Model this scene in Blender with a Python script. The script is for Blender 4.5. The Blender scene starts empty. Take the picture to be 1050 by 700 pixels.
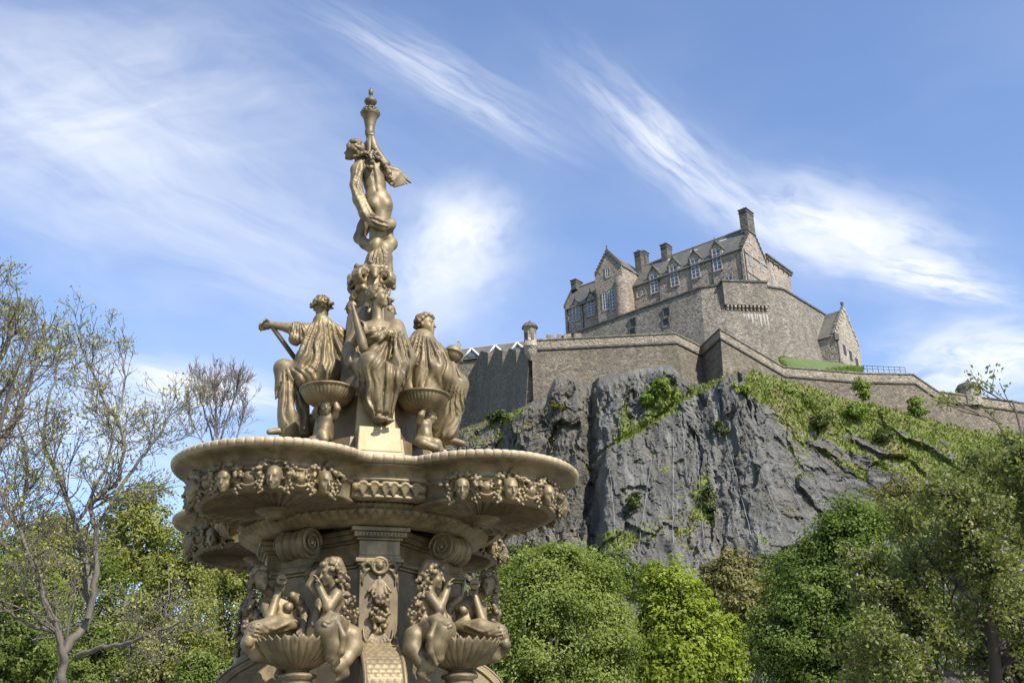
import bpy, bmesh, math, random
import numpy as np
from mathutils import Vector, Matrix

random.seed(7)
RNG = np.random.default_rng(11)
SC = bpy.context.scene
COL = SC.collection
PI = math.pi

# ------------------------------------------------------------------ camera
FPX, PITCH, ROLL, CAMZ = 1100.0, 0.398, -0.029, 1.6      # focal length in photo pixels (1050 wide), pitch up, roll
cd = bpy.data.cameras.new('camera')
cd.lens = 36.0 * FPX / 1050.0
cd.sensor_width = 36.0
cd.clip_end = 6000
cd.clip_start = 0.1
cam = bpy.data.objects.new('camera', cd)
COL.objects.link(cam)
cam.location = (0, 0, CAMZ)
cam.matrix_world = Matrix.Translation((0, 0, CAMZ)) @ Matrix.Rotation(PI/2 + PITCH, 4, 'X') @ Matrix.Rotation(ROLL, 4, 'Z')
SC.camera = cam

# ------------------------------------------------------------------ sun, sky, exposure
SUN_AZ = np.array([0.64, -0.77]); SUN_AZ /= np.linalg.norm(SUN_AZ)
SUN_EL = math.radians(43)
SUNV = Vector((SUN_AZ[0]*math.cos(SUN_EL), SUN_AZ[1]*math.cos(SUN_EL), math.sin(SUN_EL)))
sl = bpy.data.lights.new('sun', 'SUN')
sl.energy = 4.6
sl.angle = math.radians(0.5)
sl.color = (1.0, 0.94, 0.84)
so = bpy.data.objects.new('sun', sl)
COL.objects.link(so)
so.rotation_euler = SUNV.to_track_quat('Z', 'Y').to_euler()
so.location = (40, -40, 60)

vs = SC.view_settings
vs.view_transform = 'Standard'
vs.look = 'None'
vs.gamma = 1.0
vs.exposure = 0.75
try:
    vs.use_curve_mapping = False
except Exception:
    pass
SC.cycles.use_denoising = True
SC.cycles.max_bounces = 6
SC.cycles.transparent_max_bounces = 8

def survey_ray(px, py):
    """direction of a sight line measured on the 1050 x 700 photograph"""
    u, v = px - 525.0, py - 350.0
    c, s = math.cos(ROLL), math.sin(ROLL)
    u, v = c*u + s*v, -s*u + c*v
    xc, zc = u/FPX, -v/FPX
    return np.array([xc, math.cos(PITCH) - zc*math.sin(PITCH), math.sin(PITCH) + zc*math.cos(PITCH)])
def at(px, py, Y):
    d = survey_ray(px, py)
    P = d * (Y/d[1]); P[2] += CAMZ
    return P
def atz(px, py, z):
    d = survey_ray(px, py)
    P = d * ((z - CAMZ)/d[2]); P[2] += CAMZ
    return P
def onplane(px, py, P0, n):
    """where a sight line meets the vertical plane through P0 with plan normal n"""
    d = survey_ray(px, py)
    t = (P0[0]*n[0] + P0[1]*n[1]) / (d[0]*n[0] + d[1]*n[1])
    P = d*t; P[2] += CAMZ
    return P

# ------------------------------------------------------------------ node helpers
class NT:
    def __init__(self, tree):
        self.t = tree; self.n = tree.nodes; self.l = tree.links
    def node(self, typ, **kw):
        nd = self.n.new(typ)
        for k, v in kw.items():
            setattr(nd, k, v)
        return nd
    def put(self, sock, v):
        if v is None: return
        if hasattr(v, 'is_output'): self.l.new(v, sock)
        elif isinstance(v, (tuple, list)) and len(v) == 3 and sock.type == 'RGBA': sock.default_value = (*v, 1)
        else: sock.default_value = v
    def math(self, op, a, b=None, c=None, clamp=False):
        nd = self.node('ShaderNodeMath', operation=op, use_clamp=clamp)
        for i, v in enumerate((a, b, c)):
            if v is not None: self.put(nd.inputs[i], v)
        return nd.outputs[0]
    def vec(self, op, a, b=None):
        nd = self.node('ShaderNodeVectorMath', operation=op)
        self.put(nd.inputs[0], a)
        if b is not None:
            if op == 'SCALE': self.put(nd.inputs['Scale'], b)
            else: self.put(nd.inputs[1], b)
        return nd.outputs['Value'] if op in ('DOT_PRODUCT', 'LENGTH') else nd.outputs[0]
    def noise(self, v, scale, detail=4, rough=0.55, dist=0.0, out='Fac'):
        nd = self.node('ShaderNodeTexNoise')
        if v is not None: self.put(nd.inputs['Vector'], v)
        self.put(nd.inputs['Scale'], scale)
        nd.inputs['Detail'].default_value = detail
        nd.inputs['Roughness'].default_value = rough
        nd.inputs['Distortion'].default_value = dist
        return nd.outputs['Fac'] if out == 'Fac' else nd.outputs['Color']
    def voro(self, v, scale, feature='F1', out='Distance', rand=1.0):
        nd = self.node('ShaderNodeTexVoronoi', feature=feature)
        if v is not None: self.put(nd.inputs['Vector'], v)
        nd.inputs['Scale'].default_value = scale
        nd.inputs['Randomness'].default_value = rand
        return nd.outputs[out]
    def mapv(self, v, scale=(1, 1, 1), loc=(0, 0, 0), rot=(0, 0, 0)):
        nd = self.node('ShaderNodeMapping')
        self.put(nd.inputs['Vector'], v)
        nd.inputs['Scale'].default_value = scale
        nd.inputs['Location'].default_value = loc
        nd.inputs['Rotation'].default_value = rot
        return nd.outputs[0]
    def ramp(self, fac, stops, interp='LINEAR'):
        nd = self.node('ShaderNodeValToRGB')
        self.put(nd.inputs[0], fac)
        cr = nd.color_ramp; cr.interpolation = interp
        while len(cr.elements) < len(stops): cr.elements.new(0.5)
        for e, (p, c) in zip(cr.elements, stops):
            e.position = p
            e.color = (*c, 1) if len(c) == 3 else c
        return nd.outputs[0]
    def smooth(self, v, lo, hi):
        nd = self.node('ShaderNodeMapRange', interpolation_type='SMOOTHSTEP')
        self.put(nd.inputs[0], v)
        nd.inputs[1].default_value = lo; nd.inputs[2].default_value = hi
        return nd.outputs[0]
    def mix(self, fac, a, b, blend='MIX'):
        nd = self.node('ShaderNodeMix', data_type='RGBA', blend_type=blend)
        self.put(nd.inputs[0], fac); self.put(nd.inputs[6], a); self.put(nd.inputs[7], b)
        return nd.outputs[2]
    def bump(self, h, strength=0.3, dist=0.02, normal=None):
        nd = self.node('ShaderNodeBump')
        nd.inputs['Strength'].default_value = strength
        nd.inputs['Distance'].default_value = dist
        self.put(nd.inputs['Height'], h)
        if normal is not None: self.put(nd.inputs['Normal'], normal)
        return nd.outputs[0]
    def attr(self, name, out='Fac'):
        nd = self.node('ShaderNodeAttribute', attribute_name=name)
        return nd.outputs[out]

def material(name):
    m = bpy.data.materials.new(name); m.use_nodes = True
    t = NT(m.node_tree)
    bs = t.n['Principled BSDF']
    return m, t, bs
def obj_pos(t):
    return t.node('ShaderNodeTexCoord').outputs['Object']
def geo_pos(t):
    return t.node('ShaderNodeNewGeometry').outputs['Position']

# ------------------------------------------------------------------ world: clear spring sky with cirrus
W = bpy.data.worlds.new('World'); SC.world = W; W.use_nodes = True
W.cycles.sampling_method = 'MANUAL'; W.cycles.sample_map_resolution = 256
t = NT(W.node_tree)
bg = t.n['Background']
sky = t.node('ShaderNodeTexSky', sky_type='NISHITA')
sky.sun_disc = False
sky.sun_elevation = SUN_EL
sky.sun_rotation = math.atan2(SUN_AZ[0], SUN_AZ[1])
sky.air_density = 1.0; sky.dust_density = 0.35; sky.ozone_density = 2.2
dirv = t.vec('NORMALIZE', t.node('ShaderNodeTexCoord').outputs['Generated'])
def cloud(t, p_mid, p_end, half_w, streak, dens, seed, lo=0.42, hi=0.72, fine=1.0, power=1.0):
    """one cloud of the sky: centre direction, long axis and half width all as directions in the world"""
    c = Vector(survey_ray(*p_mid)).normalized()
    e = Vector(survey_ray(*p_end)).normalized()
    a = (e - c); L = a.length; a = (a - c*a.dot(c)).normalized()
    b = c.cross(a).normalized()
    u = t.math('DIVIDE', t.vec('DOT_PRODUCT', dirv, tuple(a)), L)
    v = t.math('DIVIDE', t.vec('DOT_PRODUCT', dirv, tuple(b)), half_w)
    # bend and fray the edges
    comb = t.node('ShaderNodeCombineXYZ')
    t.put(comb.inputs[0], u); t.put(comb.inputs[1], v); comb.inputs[2].default_value = seed*3.7
    warp = t.noise(comb.outputs[0], 1.3, 2, 0.6, out='Color')
    w2 = t.vec('SCALE', t.vec('SUBTRACT', warp, (0.5, 0.5, 0.5)), 0.9)
    uv = t.vec('ADD', comb.outputs[0], w2)
    sx = t.node('ShaderNodeSeparateXYZ'); t.put(sx.inputs[0], uv)
    r2 = t.math('ADD', t.math('MULTIPLY', sx.outputs[0], sx.outputs[0]), t.math('MULTIPLY', sx.outputs[1], sx.outputs[1]))
    g = t.math('POWER', 2.718, t.math('MULTIPLY', r2, -1.3))
    n = t.noise(t.mapv(uv, scale=(1.4*fine, 1.4*streak*fine, 1)), 1.0, 4, 0.6)
    nn = t.smooth(n, lo, hi)
    return t.math('MULTIPLY', t.math('MULTIPLY', g, nn), dens)
CL = []
def rad(px): return px/1000.0
CL.append(cloud(t, (165, 185), (470, 330), rad(125), 1.4, 0.64, 1, 0.05, 0.85))            # broad veil on the left
CL.append(cloud(t, (40, 110), (300, 75), rad(75), 1.5, 0.40, 2, 0.15, 0.85))
CL.append(cloud(t, (455, 82), (575, 150), rad(24), 1.7, 0.58, 3, 0.15, 0.80))              # comb streak over the torch
CL.append(cloud(t, (478, 232), (522, 205), rad(38), 0.9, 0.6, 5, 0.1, 0.55))
CL.append(cloud(t, (455, 285), (520, 250), rad(50), 0.9, 0.5, 25, 0.1, 0.6))               # soft puff by the torch bearer
CL.append(cloud(t, (690, 158), (775, 235), rad(27), 1.6, 0.80, 6, 0.15, 0.78))             # wisp that feeds the big cloud
CL.append(cloud(t, (868, 236), (985, 268), rad(40), 1.2, 0.92, 8, 0.1, 0.62))              # big white cloud right of the castle
CL.append(cloud(t, (960, 287), (1035, 302), rad(15), 1.3, 0.8, 9, 0.15, 0.7))
CL.append(cloud(t, (1010, 372), (1140, 352), rad(40), 1.2, 1.1, 11, 0.1, 0.7))            # low bank over the curtain wall
CL.append(cloud(t, (205, 394), (310, 411), rad(16), 1.2, 1.1, 12, 0.1, 0.7))              # low streak behind the left trees
CL.append(cloud(t, (90, 440), (240, 440), rad(50), 1.1, 0.65, 13, 0.15, 0.75))
tot = CL[0]
for c in CL[1:]:
    tot = t.math('ADD', tot, c)
# very thin overall veil of ice cloud
veil = t.smooth(t.noise(t.mapv(dirv, scale=(2.2, 2.2, 5.5), rot=(0.2, 0.5, 0.3)), 1.6, 3, 0.6), 0.35, 0.8)
tot = t.math('ADD', tot, t.math('MULTIPLY', veil, 0.07))
tot = t.math('MINIMUM', tot, 0.96)
skyc = t.mix(1.0, sky.outputs[0], (1.04, 1.03, 1.12), 'MULTIPLY')
colr = t.mix(tot, skyc, (4.9, 5.05, 5.35))
t.put(bg.inputs['Color'], colr)
bg.inputs['Strength'].default_value = 0.132

# ------------------------------------------------------------------ mesh + object helpers
def mesh_np(name, V, Q, T=None):
    """fast mesh from arrays: quads Q and / or triangles T"""
    me = bpy.data.meshes.new(name)
    V = np.asarray(V, np.float32)
    parts = []
    tot_l = []
    if Q is not None and len(Q):
        parts.append(np.asarray(Q, np.int32).ravel()); tot_l.append(np.full(len(Q), 4, np.int32))
    if T is not None and len(T):
        parts.append(np.asarray(T, np.int32).ravel()); tot_l.append(np.full(len(T), 3, np.int32))
    L = np.concatenate(parts); n = np.concatenate(tot_l)
    me.vertices.add(len(V)); me.vertices.foreach_set('co', V.ravel())
    me.loops.add(len(L)); me.loops.foreach_set('vertex_index', L)
    me.polygons.add(len(n))
    me.polygons.foreach_set('loop_start', np.concatenate([[0], np.cumsum(n)[:-1]]).astype(np.int32))
    me.update(calc_edges=True)
    return me
def shade(me, smooth=True):
    me.polygons.foreach_set('use_smooth', [smooth]*len(me.polygons))
def link(name, me, mat=None, parent=None, loc=None):
    o = bpy.data.objects.new(name, me); COL.objects.link(o)
    if mat is not None and me is not None and not me.materials: me.materials.append(mat)
    if parent is not None: o.parent = parent
    if loc is not None: o.location = loc
    return o
def empty(name, loc=(0, 0, 0), rz=0.0):
    o = bpy.data.objects.new(name, None); COL.objects.link(o)
    o.location = loc; o.rotation_euler = (0, 0, rz); o.empty_display_size = 0.3
    return o
def tag(o, label=None, cat=None, group=None, kind=None):
    if label: o['label'] = label
    if cat: o['category'] = cat
    if group: o['group'] = group
    if kind: o['kind'] = kind
    return o

class Geo:
    """collects faces with per-face UV in metres, builds ONE mesh"""
    def __init__(s):
        s.v = []; s.f = []; s.uv = []; s.sm = []
    def face(s, pts, uv=None, smooth=False):
        i = len(s.v)
        pts = [np.asarray(p, float) for p in pts]
        s.v += pts; s.f.append(list(range(i, i+len(pts)))); s.sm.append(smooth)
        if uv is None:
            n = np.cross(pts[1]-pts[0], pts[2]-pts[0]); 
            if len(pts) > 3: n = n + np.cross(pts[2]-pts[0], pts[3]-pts[0])
            h = math.hypot(n[0], n[1])
            if h > 0.15*abs(n[2]):
                tx, ty = -n[1]/h, n[0]/h
                uv = [(p[0]*tx + p[1]*ty, p[2]*(1 if h > abs(n[2]) else 1.3)) for p in pts]
            else:
                uv = [(p[0], p[1]) for p in pts]
        s.uv += uv
        return s
    def box(s, o, ax, ay, az):
        """box with corner o and edge vectors"""
        o, ax, ay, az = [np.asarray(q, float) for q in (o, ax, ay, az)]
        p = [o, o+ax, o+ax+ay, o+ay, o+az, o+ax+az, o+ax+ay+az, o+ay+az]
        if np.dot(np.cross(ax, ay), az) > 0:
            fs = [(3, 2, 1, 0), (4, 5, 6, 7), (0, 1, 5, 4), (1, 2, 6, 5), (2, 3, 7, 6), (3, 0, 4, 7)]
        else:
            fs = [(0, 1, 2, 3), (7, 6, 5, 4), (4, 5, 1, 0), (5, 6, 2, 1), (6, 7, 3, 2), (7, 4, 0, 3)]
        for f in fs: s.face([p[i] for i in f])
        return s
    def cbox(s, c, hx, hy, hz, rz=0.0):
        c = np.asarray(c, float); ca, sa = math.cos(rz), math.sin(rz)
        ax = np.array([ca, sa, 0])*2*hx; ay = np.array([-sa, ca, 0])*2*hy; az = np.array([0, 0, 2*hz])
        return s.box(c - ax/2 - ay/2 - az/2, ax, ay, az)
    def prism(s, poly, z0, z1, cap=True):
        """vertical prism over a counter-clockwise plan polygon; z1 (and z0) may be lists per corner"""
        n = len(poly)
        zb = z0 if hasattr(z0, '__len__') else [z0]*n
        zt = z1 if hasattr(z1, '__len__') else [z1]*n
        B = [np.array([p[0], p[1], zb[i]]) for i, p in enumerate(poly)]
        T = [np.array([p[0], p[1], zt[i]]) for i, p in enumerate(poly)]
        for i in range(n):
            j = (i+1) % n
            s.face([B[i], B[j], T[j], T[i]])
        if cap:
            s.face(T); s.face(B[::-1])
        return s
    def lathe(s, prof, c=(0, 0, 0), seg=48, a0=0.0, a1=2*PI, rfun=None, smooth=True):
        """profile of (r, z); rfun(theta, r, z) may return a modified r"""
        full = abs(a1-a0-2*PI) < 1e-6
        i0 = len(s.v); m = len(prof); ns = seg if full else seg+1
        for k in range(ns):
            a = a0 + (a1-a0)*k/seg
            for (r, z) in prof:
                rr = rfun(a, r, z) if rfun else r
                s.v.append(np.array([c[0]+rr*math.cos(a), c[1]+rr*math.sin(a), c[2]+z]))
                s.uv.append((a*1.0, z))
        # uv is per loop, kept parallel with s.v only for the simple faces; lathe faces index shared vertices
        for k in range(seg):
            k2 = (k+1) % ns
            for q in range(m-1):
                s.f.append([i0+k*m+q, i0+k2*m+q, i0+k2*m+q+1, i0+k*m+q+1]); s.sm.append(smooth)
        return s
    def tube(s, pts, rad, seg=8, cap=True):
        pts = [np.asarray(p, float) for p in pts]; n = len(pts)
        rad = rad if hasattr(rad, '__len__') else [rad]*n
        i0 = len(s.v); prev = None
        for i, p in enumerate(pts):
            d = pts[min(i+1, n-1)] - pts[max(i-1, 0)]
            d = d/(np.linalg.norm(d)+1e-9)
            if prev is None:
                h = np.array([0, 0, 1.0]) if abs(d[2]) < 0.9 else np.array([1.0, 0, 0])
                x = np.cross(d, h)
            else:
                x = prev - d*np.dot(prev, d)
            x /= np.linalg.norm(x)+1e-9; prev = x
            y = np.cross(d, x)
            for k in range(seg):
                a = 2*PI*k/seg
                s.v.append(p + rad[i]*(math.cos(a)*x + math.sin(a)*y)); s.uv.append((k/seg, i))
        for i in range(n-1):
            for k in range(seg):
                k2 = (k+1) % seg
                s.f.append([i0+i*seg+k, i0+i*seg+k2, i0+(i+1)*seg+k2, i0+(i+1)*seg+k]); s.sm.append(True)
        if cap:
            s.f.append([i0+k for k in range(seg)][::-1]); s.sm.append(False)
            s.f.append([i0+(n-1)*seg+k for k in range(seg)]); s.sm.append(False)
        return s
    def mesh(s, name):
        me = bpy.data.meshes.new(name)
        me.from_pydata([tuple(p) for p in s.v], [], s.f)
        ul = me.uv_layers.new(name='UVMap')
        li = np.empty(len(me.loops), np.int32); me.loops.foreach_get('vertex_index', li)
        ul.data.foreach_set('uv', np.asarray(s.uv, np.float32)[li].ravel())
        me.polygons.foreach_set('use_smooth', s.sm)
        me.update()
        return me
    def build(s, name, mat, parent=None, loc=None, bevel=0.0):
        o = link(name, s.mesh(name), mat, parent, loc)
        if bevel:
            md = o.modifiers.new('bevel', 'BEVEL'); md.width = bevel; md.segments = 2; md.limit_method = 'ANGLE'; md.angle_limit = math.radians(40)
            w = o.modifiers.new('weld', 'WELD'); w.merge_threshold = 0.0005
            o.modifiers.move(1, 0)
        return o

# ------------------------------------------------------------------ vectorised gradient noise (for rock and cloth)
_perm = np.random.default_rng(5).permutation(256).astype(np.int32)
_perm = np.concatenate([_perm, _perm, _perm])
_grad = np.random.default_rng(6).normal(size=(256, 3)); _grad /= np.linalg.norm(_grad, axis=1, keepdims=True)
def perlin(x, y, z):
    xi, yi, zi = np.floor(x).astype(np.int32), np.floor(y).astype(np.int32), np.floor(z).astype(np.int32)
    xf, yf, zf = x-xi, y-yi, z-zi
    u, v, w = [q*q*q*(q*(q*6-15)+10) for q in (xf, yf, zf)]
    def g(a, b, c):
        h = _perm[_perm[_perm[(xi+a) & 255] + ((yi+b) & 255)] + ((zi+c) & 255)]
        G = _grad[h]
        return G[..., 0]*(xf-a) + G[..., 1]*(yf-b) + G[..., 2]*(zf-c)
    def lp(a, b, q): return a + q*(b-a)
    return lp(lp(lp(g(0, 0, 0), g(1, 0, 0), u), lp(g(0, 1, 0), g(1, 1, 0), u), v),
              lp(lp(g(0, 0, 1), g(1, 0, 1), u), lp(g(0, 1, 1), g(1, 1, 1), u), v), w)*1.6
def fbm(x, y, z, oct=4, gain=0.5, ridge=False):
    s = 0; a = 1.0; f = 1.0
    for i in range(oct):
        n = perlin(x*f+i*17.3, y*f+i*5.1, z*f-i*9.7)
        if ridge: n = 1-2*np.abs(n)
        s = s + a*n; a *= gain; f *= 2.03
    return s

# ------------------------------------------------------------------ sculpting: smooth-blended distance fields -> one skin
def nrm(a):
    a = np.asarray(a, float); return a/(np.linalg.norm(a)+1e-12)
class Clay:
    def __init__(s, lo, hi, h=0.012):
        s.lo = np.asarray(lo, float); s.h = h
        s.n = np.ceil((np.asarray(hi, float)-s.lo)/h).astype(int)+1
        s.f = np.full(s.n, 0.3, np.float32)
        s.ax = [(s.lo[i]+h*np.arange(s.n[i])).astype(np.float32) for i in range(3)]
    def _win(s, lo, hi, pad):
        pad = max(pad, 0.09)
        a = np.clip(np.floor((np.asarray(lo)-pad-s.lo)/s.h).astype(int), 0, s.n)
        b = np.clip(np.ceil((np.asarray(hi)+pad-s.lo)/s.h).astype(int)+1, 0, s.n)
        if np.any(b <= a): return None
        sl_ = tuple(slice(a[i], b[i]) for i in range(3))
        return sl_, s.ax[0][a[0]:b[0]][:, None, None], s.ax[1][a[1]:b[1]][None, :, None], s.ax[2][a[2]:b[2]][None, None, :]
    def put(s, sl_, d, k, sub=False):
        f = s.f[sl_]
        if sub:
            d = -d
            if k > 0:
                h = np.maximum(k-np.abs(f-d), 0)/k; r = np.maximum(f, d)+h*h*k*0.25
            else: r = np.maximum(f, d)
        else:
            if k > 0:
                h = np.maximum(k-np.abs(f-d), 0)/k; r = np.minimum(f, d)-h*h*k*0.25
            else: r = np.minimum(f, d)
        s.f[sl_] = r
    def cap(s, a, b, ra, rb, k=0.02, sub=False, flat=None):
        """tapered capsule; flat=(axis, factor) squeezes it along a direction"""
        a = np.asarray(a, float); b = np.asarray(b, float)
        R = max(ra, rb)
        w = s._win(np.minimum(a, b)-R, np.maximum(a, b)+R, k+2*s.h)
        if w is None: return
        sl_, x, y, z = w
        ab = b-a; L2 = float(ab@ab)+1e-12
        px, py, pz = x-a[0], y-a[1], z-a[2]
        tt = np.clip((px*ab[0]+py*ab[1]+pz*ab[2])/L2, 0, 1)
        qx, qy, qz = px-tt*ab[0], py-tt*ab[1], pz-tt*ab[2]
        if flat is not None:
            ax, fac = nrm(flat[0]), flat[1]
            m = qx*ax[0]+qy*ax[1]+qz*ax[2]
            d2 = qx*qx+qy*qy+qz*qz + m*m*(fac*fac-1)
        else:
            d2 = qx*qx+qy*qy+qz*qz
        s.put(sl_, np.sqrt(d2)-(ra+(rb-ra)*tt), k, sub)
    def ell(s, c, r, axes=None, k=0.02, sub=False):
        c = np.asarray(c, float); r = np.asarray(r, float)
        R = r.max() if axes is not None else r
        w = s._win(c-R, c+R, k+2*s.h)
        if w is None: return
        sl_, x, y, z = w
        x, y, z = x-c[0], y-c[1], z-c[2]
        if axes is None: u, v, q = x, y, z
        else:
            A = axes
            u = x*A[0][0]+y*A[0][1]+z*A[0][2]; v = x*A[1][0]+y*A[1][1]+z*A[1][2]; q = x*A[2][0]+y*A[2][1]+z*A[2][2]
        k0 = np.sqrt((u/r[0])**2+(v/r[1])**2+(q/r[2])**2)
        k1 = np.sqrt((u/r[0]**2)**2+(v/r[1]**2)**2+(q/r[2]**2)**2)+1e-9
        s.put(sl_, k0*(k0-1)/k1, k, sub)
    def ball(s, c, r, k=0.012, sub=False): s.ell(c, (r, r, r), None, k, sub)
    def box(s, c, hs, axes=None, rnd=0.01, k=0.0, sub=False):
        c = np.asarray(c, float); hs = np.asarray(hs, float)
        w = s._win(c-np.linalg.norm(hs), c+np.linalg.norm(hs), k+2*s.h)
        if w is None: return
        sl_, x, y, z = w
        x, y, z = x-c[0], y-c[1], z-c[2]
        if axes is None: u, v, q = x, y, z
        else:
            A = axes
            u = x*A[0][0]+y*A[0][1]+z*A[0][2]; v = x*A[1][0]+y*A[1][1]+z*A[1][2]; q = x*A[2][0]+y*A[2][1]+z*A[2][2]
        qx, qy, qz = np.abs(u)-hs[0]+rnd, np.abs(v)-hs[1]+rnd, np.abs(q)-hs[2]+rnd
        d = np.sqrt(np.maximum(qx, 0)**2+np.maximum(qy, 0)**2+np.maximum(qz, 0)**2)+np.minimum(np.maximum(np.maximum(qx, qy), qz), 0)-rnd
        s.put(sl_, d, k, sub)
    def tube(s, pts, r, k=0.012, sub=False, flat=None):
        r = r if hasattr(r, '__len__') else [r]*len(pts)
        for i in range(len(pts)-1):
            s.cap(pts[i], pts[i+1], r[i], r[i+1], k, sub, flat)
    def grad(s):
        s.g = np.gradient(s.f, s.h)
    def snap(s, P, it=6):
        """pull points onto the present surface"""
        P = np.array(P, float)
        for _ in range(it):
            I = np.clip(np.round((P-s.lo)/s.h).astype(int), 0, s.n-1)
            f = s.f[I[:, 0], I[:, 1], I[:, 2]]
            g = np.stack([q[I[:, 0], I[:, 1], I[:, 2]] for q in s.g], 1)
            g /= np.linalg.norm(g, axis=1, keepdims=True)+1e-6
            P = P - g*np.clip(f, -0.08, 0.08)[:, None]
        return P
    def folds(s, A, B, n, r=0.012, sag=0.0, k=0.014, seed=0, groove=True, jit=0.012, taper=True):
        """a fan of cloth folds from polyline A to polyline B lying on the surface"""
        rg = np.random.default_rng(seed)
        A = np.atleast_2d(np.asarray(A, float)); B = np.atleast_2d(np.asarray(B, float))
        def along(Q, q):
            if len(Q) == 1: return Q[0]
            q *= len(Q)-1; i = min(int(q), len(Q)-2); return Q[i]+(Q[i+1]-Q[i])*(q-i)
        s.grad(); lines = []
        for i in range(n):
            q = (i+0.5+rg.uniform(-.25, .25))/n
            a = along(A, q)+rg.normal(0, jit, 3); b = along(B, q)+rg.normal(0, jit, 3)
            m = 9; tt = np.linspace(0, 1, m)[:, None]
            P = a+(b-a)*tt
            P[:, 2] -= sag*4*(tt*(1-tt))[:, 0]
            P += rg.normal(0, jit*0.8, 3)*(tt*(1-tt)*4)
            P = s.snap(P)
            for _ in range(2): P[1:-1] = 0.25*P[:-2]+0.5*P[1:-1]+0.25*P[2:]
            lines.append((P, rg.uniform(0.75, 1.3)))
        for P, q in lines:
            rr = r*q*(np.clip(np.sin(np.linspace(0.18, PI-0.25, len(P)))*1.25, 0.35, 1) if taper else np.ones(len(P)))
            s.tube(P, list(rr), k)
        if groove:
            for i in range(len(lines)-1):
                P = (lines[i][0]+lines[i+1][0])*0.5
                P = s.snap(P, 3)
                s.tube(P, list(r*0.75*np.clip(np.sin(np.linspace(0.3, PI-0.3, len(P)))*1.4, 0.3, 1)), k, sub=True)
    def pleat(s, G, n, amp, c, rad, seed=0, axis=(0, 1, 0), warp=0.5, sharp=0.75):
        """cloth pleats radiating from the gathering point G, seen along axis, inside a soft ellipsoid"""
        c = np.asarray(c, float); rad = np.asarray(rad, float)
        w = s._win(c-rad*1.15, c+rad*1.15, 0)
        if w is None: return
        sl_, x, y, z = w
        axis = nrm(axis); hx = nrm(np.cross(axis, (0, 0, 1)))
        dx, dy, dz = x-G[0], y-G[1], z-G[2]
        u = dx*hx[0]+dy*hx[1]+0*dz; v = -(dz+0*dx+0*dy)
        u = u+0*v
        X, Y, Z = np.broadcast_arrays(x, y, z)
        nz = perlin(X*3.1+seed*7.7, Y*3.1, Z*2.2)+0.5*perlin(X*7.3, Y*7.3+seed*3.1, Z*4.5)
        ang = np.arctan2(u, np.abs(v)+1e-6)+warp*0.22*nz
        p1 = np.abs(np.sin(n*ang))**sharp-0.6
        p2 = np.abs(np.sin(n*1.9*ang+2.0*nz+seed))**sharp-0.6
        q = ((x-c[0])/rad[0])**2+((y-c[1])/rad[1])**2+((z-c[2])/rad[2])**2
        m = np.clip((1.25-q)/0.6, 0, 1); m = m*m*(3-2*m)
        s.f[sl_] -= (amp*m*(p1*(0.75+0.5*np.clip(nz+.3, 0, 1))+0.38*p2)).astype(np.float32)
    def mesh(s, name, smooth=1):
        f = s.f.copy()
        f[0] = f[-1] = 0.3; f[:, 0] = f[:, -1] = 0.3; f[:, :, 0] = f[:, :, -1] = 0.3
        S = f < 0
        nx, ny, nz = s.n
        c = np.zeros((nx-1, ny-1, nz-1), np.int8)
        offs = [(i, j, k) for i in (0, 1) for j in (0, 1) for k in (0, 1)]
        for (i, j, k) in offs: c += S[i:nx-1+i, j:ny-1+j, k:nz-1+k]
        act = (c > 0) & (c < 8)
        I = np.argwhere(act)
        idx = np.full(act.shape, -1, np.int32); idx[act] = np.arange(len(I))
        P = np.zeros((len(I), 3)); cnt = np.zeros(len(I))
        F = {o: f[I[:, 0]+o[0], I[:, 1]+o[1], I[:, 2]+o[2]] for o in offs}
        for a in offs:
            for ax in range(3):
                if a[ax] == 0:
                    b = list(a); b[ax] = 1; b = tuple(b)
                    fa, fb = F[a], F[b]
                    cr = (fa < 0) != (fb < 0)
                    tt = np.where(cr, fa/np.where(cr, fa-fb, 1), 0)
                    q = np.array(a, float)[None].repeat(len(I), 0); q[:, ax] += tt
                    P += np.where(cr[:, None], q, 0); cnt += cr
        V = s.lo + s.h*(I + P/np.maximum(cnt, 1)[:, None])
        quads = []
        for ax in range(3):
            o = [0, 0, 0]; o[ax] = 1
            A = S[:nx-o[0], :ny-o[1], :nz-o[2]]; Bq = S[o[0]:, o[1]:, o[2]:]
            cr = np.argwhere(A != Bq)
            e1, e2 = [(1, 2), (2, 0), (0, 1)][ax]
            ok = (cr[:, e1] > 0) & (cr[:, e2] > 0) & np.all(cr < np.array([nx-1, ny-1, nz-1]), axis=1)
            cr = cr[ok]
            d1 = np.zeros(3, int); d1[e1] = 1; d2 = np.zeros(3, int); d2[e2] = 1
            def gi(q): return idx[q[:, 0], q[:, 1], q[:, 2]]
            q4 = np.stack([gi(cr), gi(cr-d1), gi(cr-d1-d2), gi(cr-d2)], 1)
            fl = A[cr[:, 0], cr[:, 1], cr[:, 2]]
            q4 = np.where(fl[:, None], q4, q4[:, ::-1])
            quads.append(q4)
        Q = np.concatenate(quads)
        Q = Q[(Q >= 0).all(1)]
        for _ in range(smooth):
            acc = np.zeros_like(V); n = np.zeros(len(V))
            for a in range(4):
                i, j = Q[:, a], Q[:, (a+1) % 4]
                for ax in range(3):
                    acc[:, ax] += np.bincount(i, V[j, ax], len(V)) + np.bincount(j, V[i, ax], len(V))
                n += np.bincount(i, minlength=len(V)) + np.bincount(j, minlength=len(V))
            V = V*0.5 + 0.5*acc/np.maximum(n, 1)[:, None]
        me = mesh_np(name, V, Q)
        shade(me, True)
        return me

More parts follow.
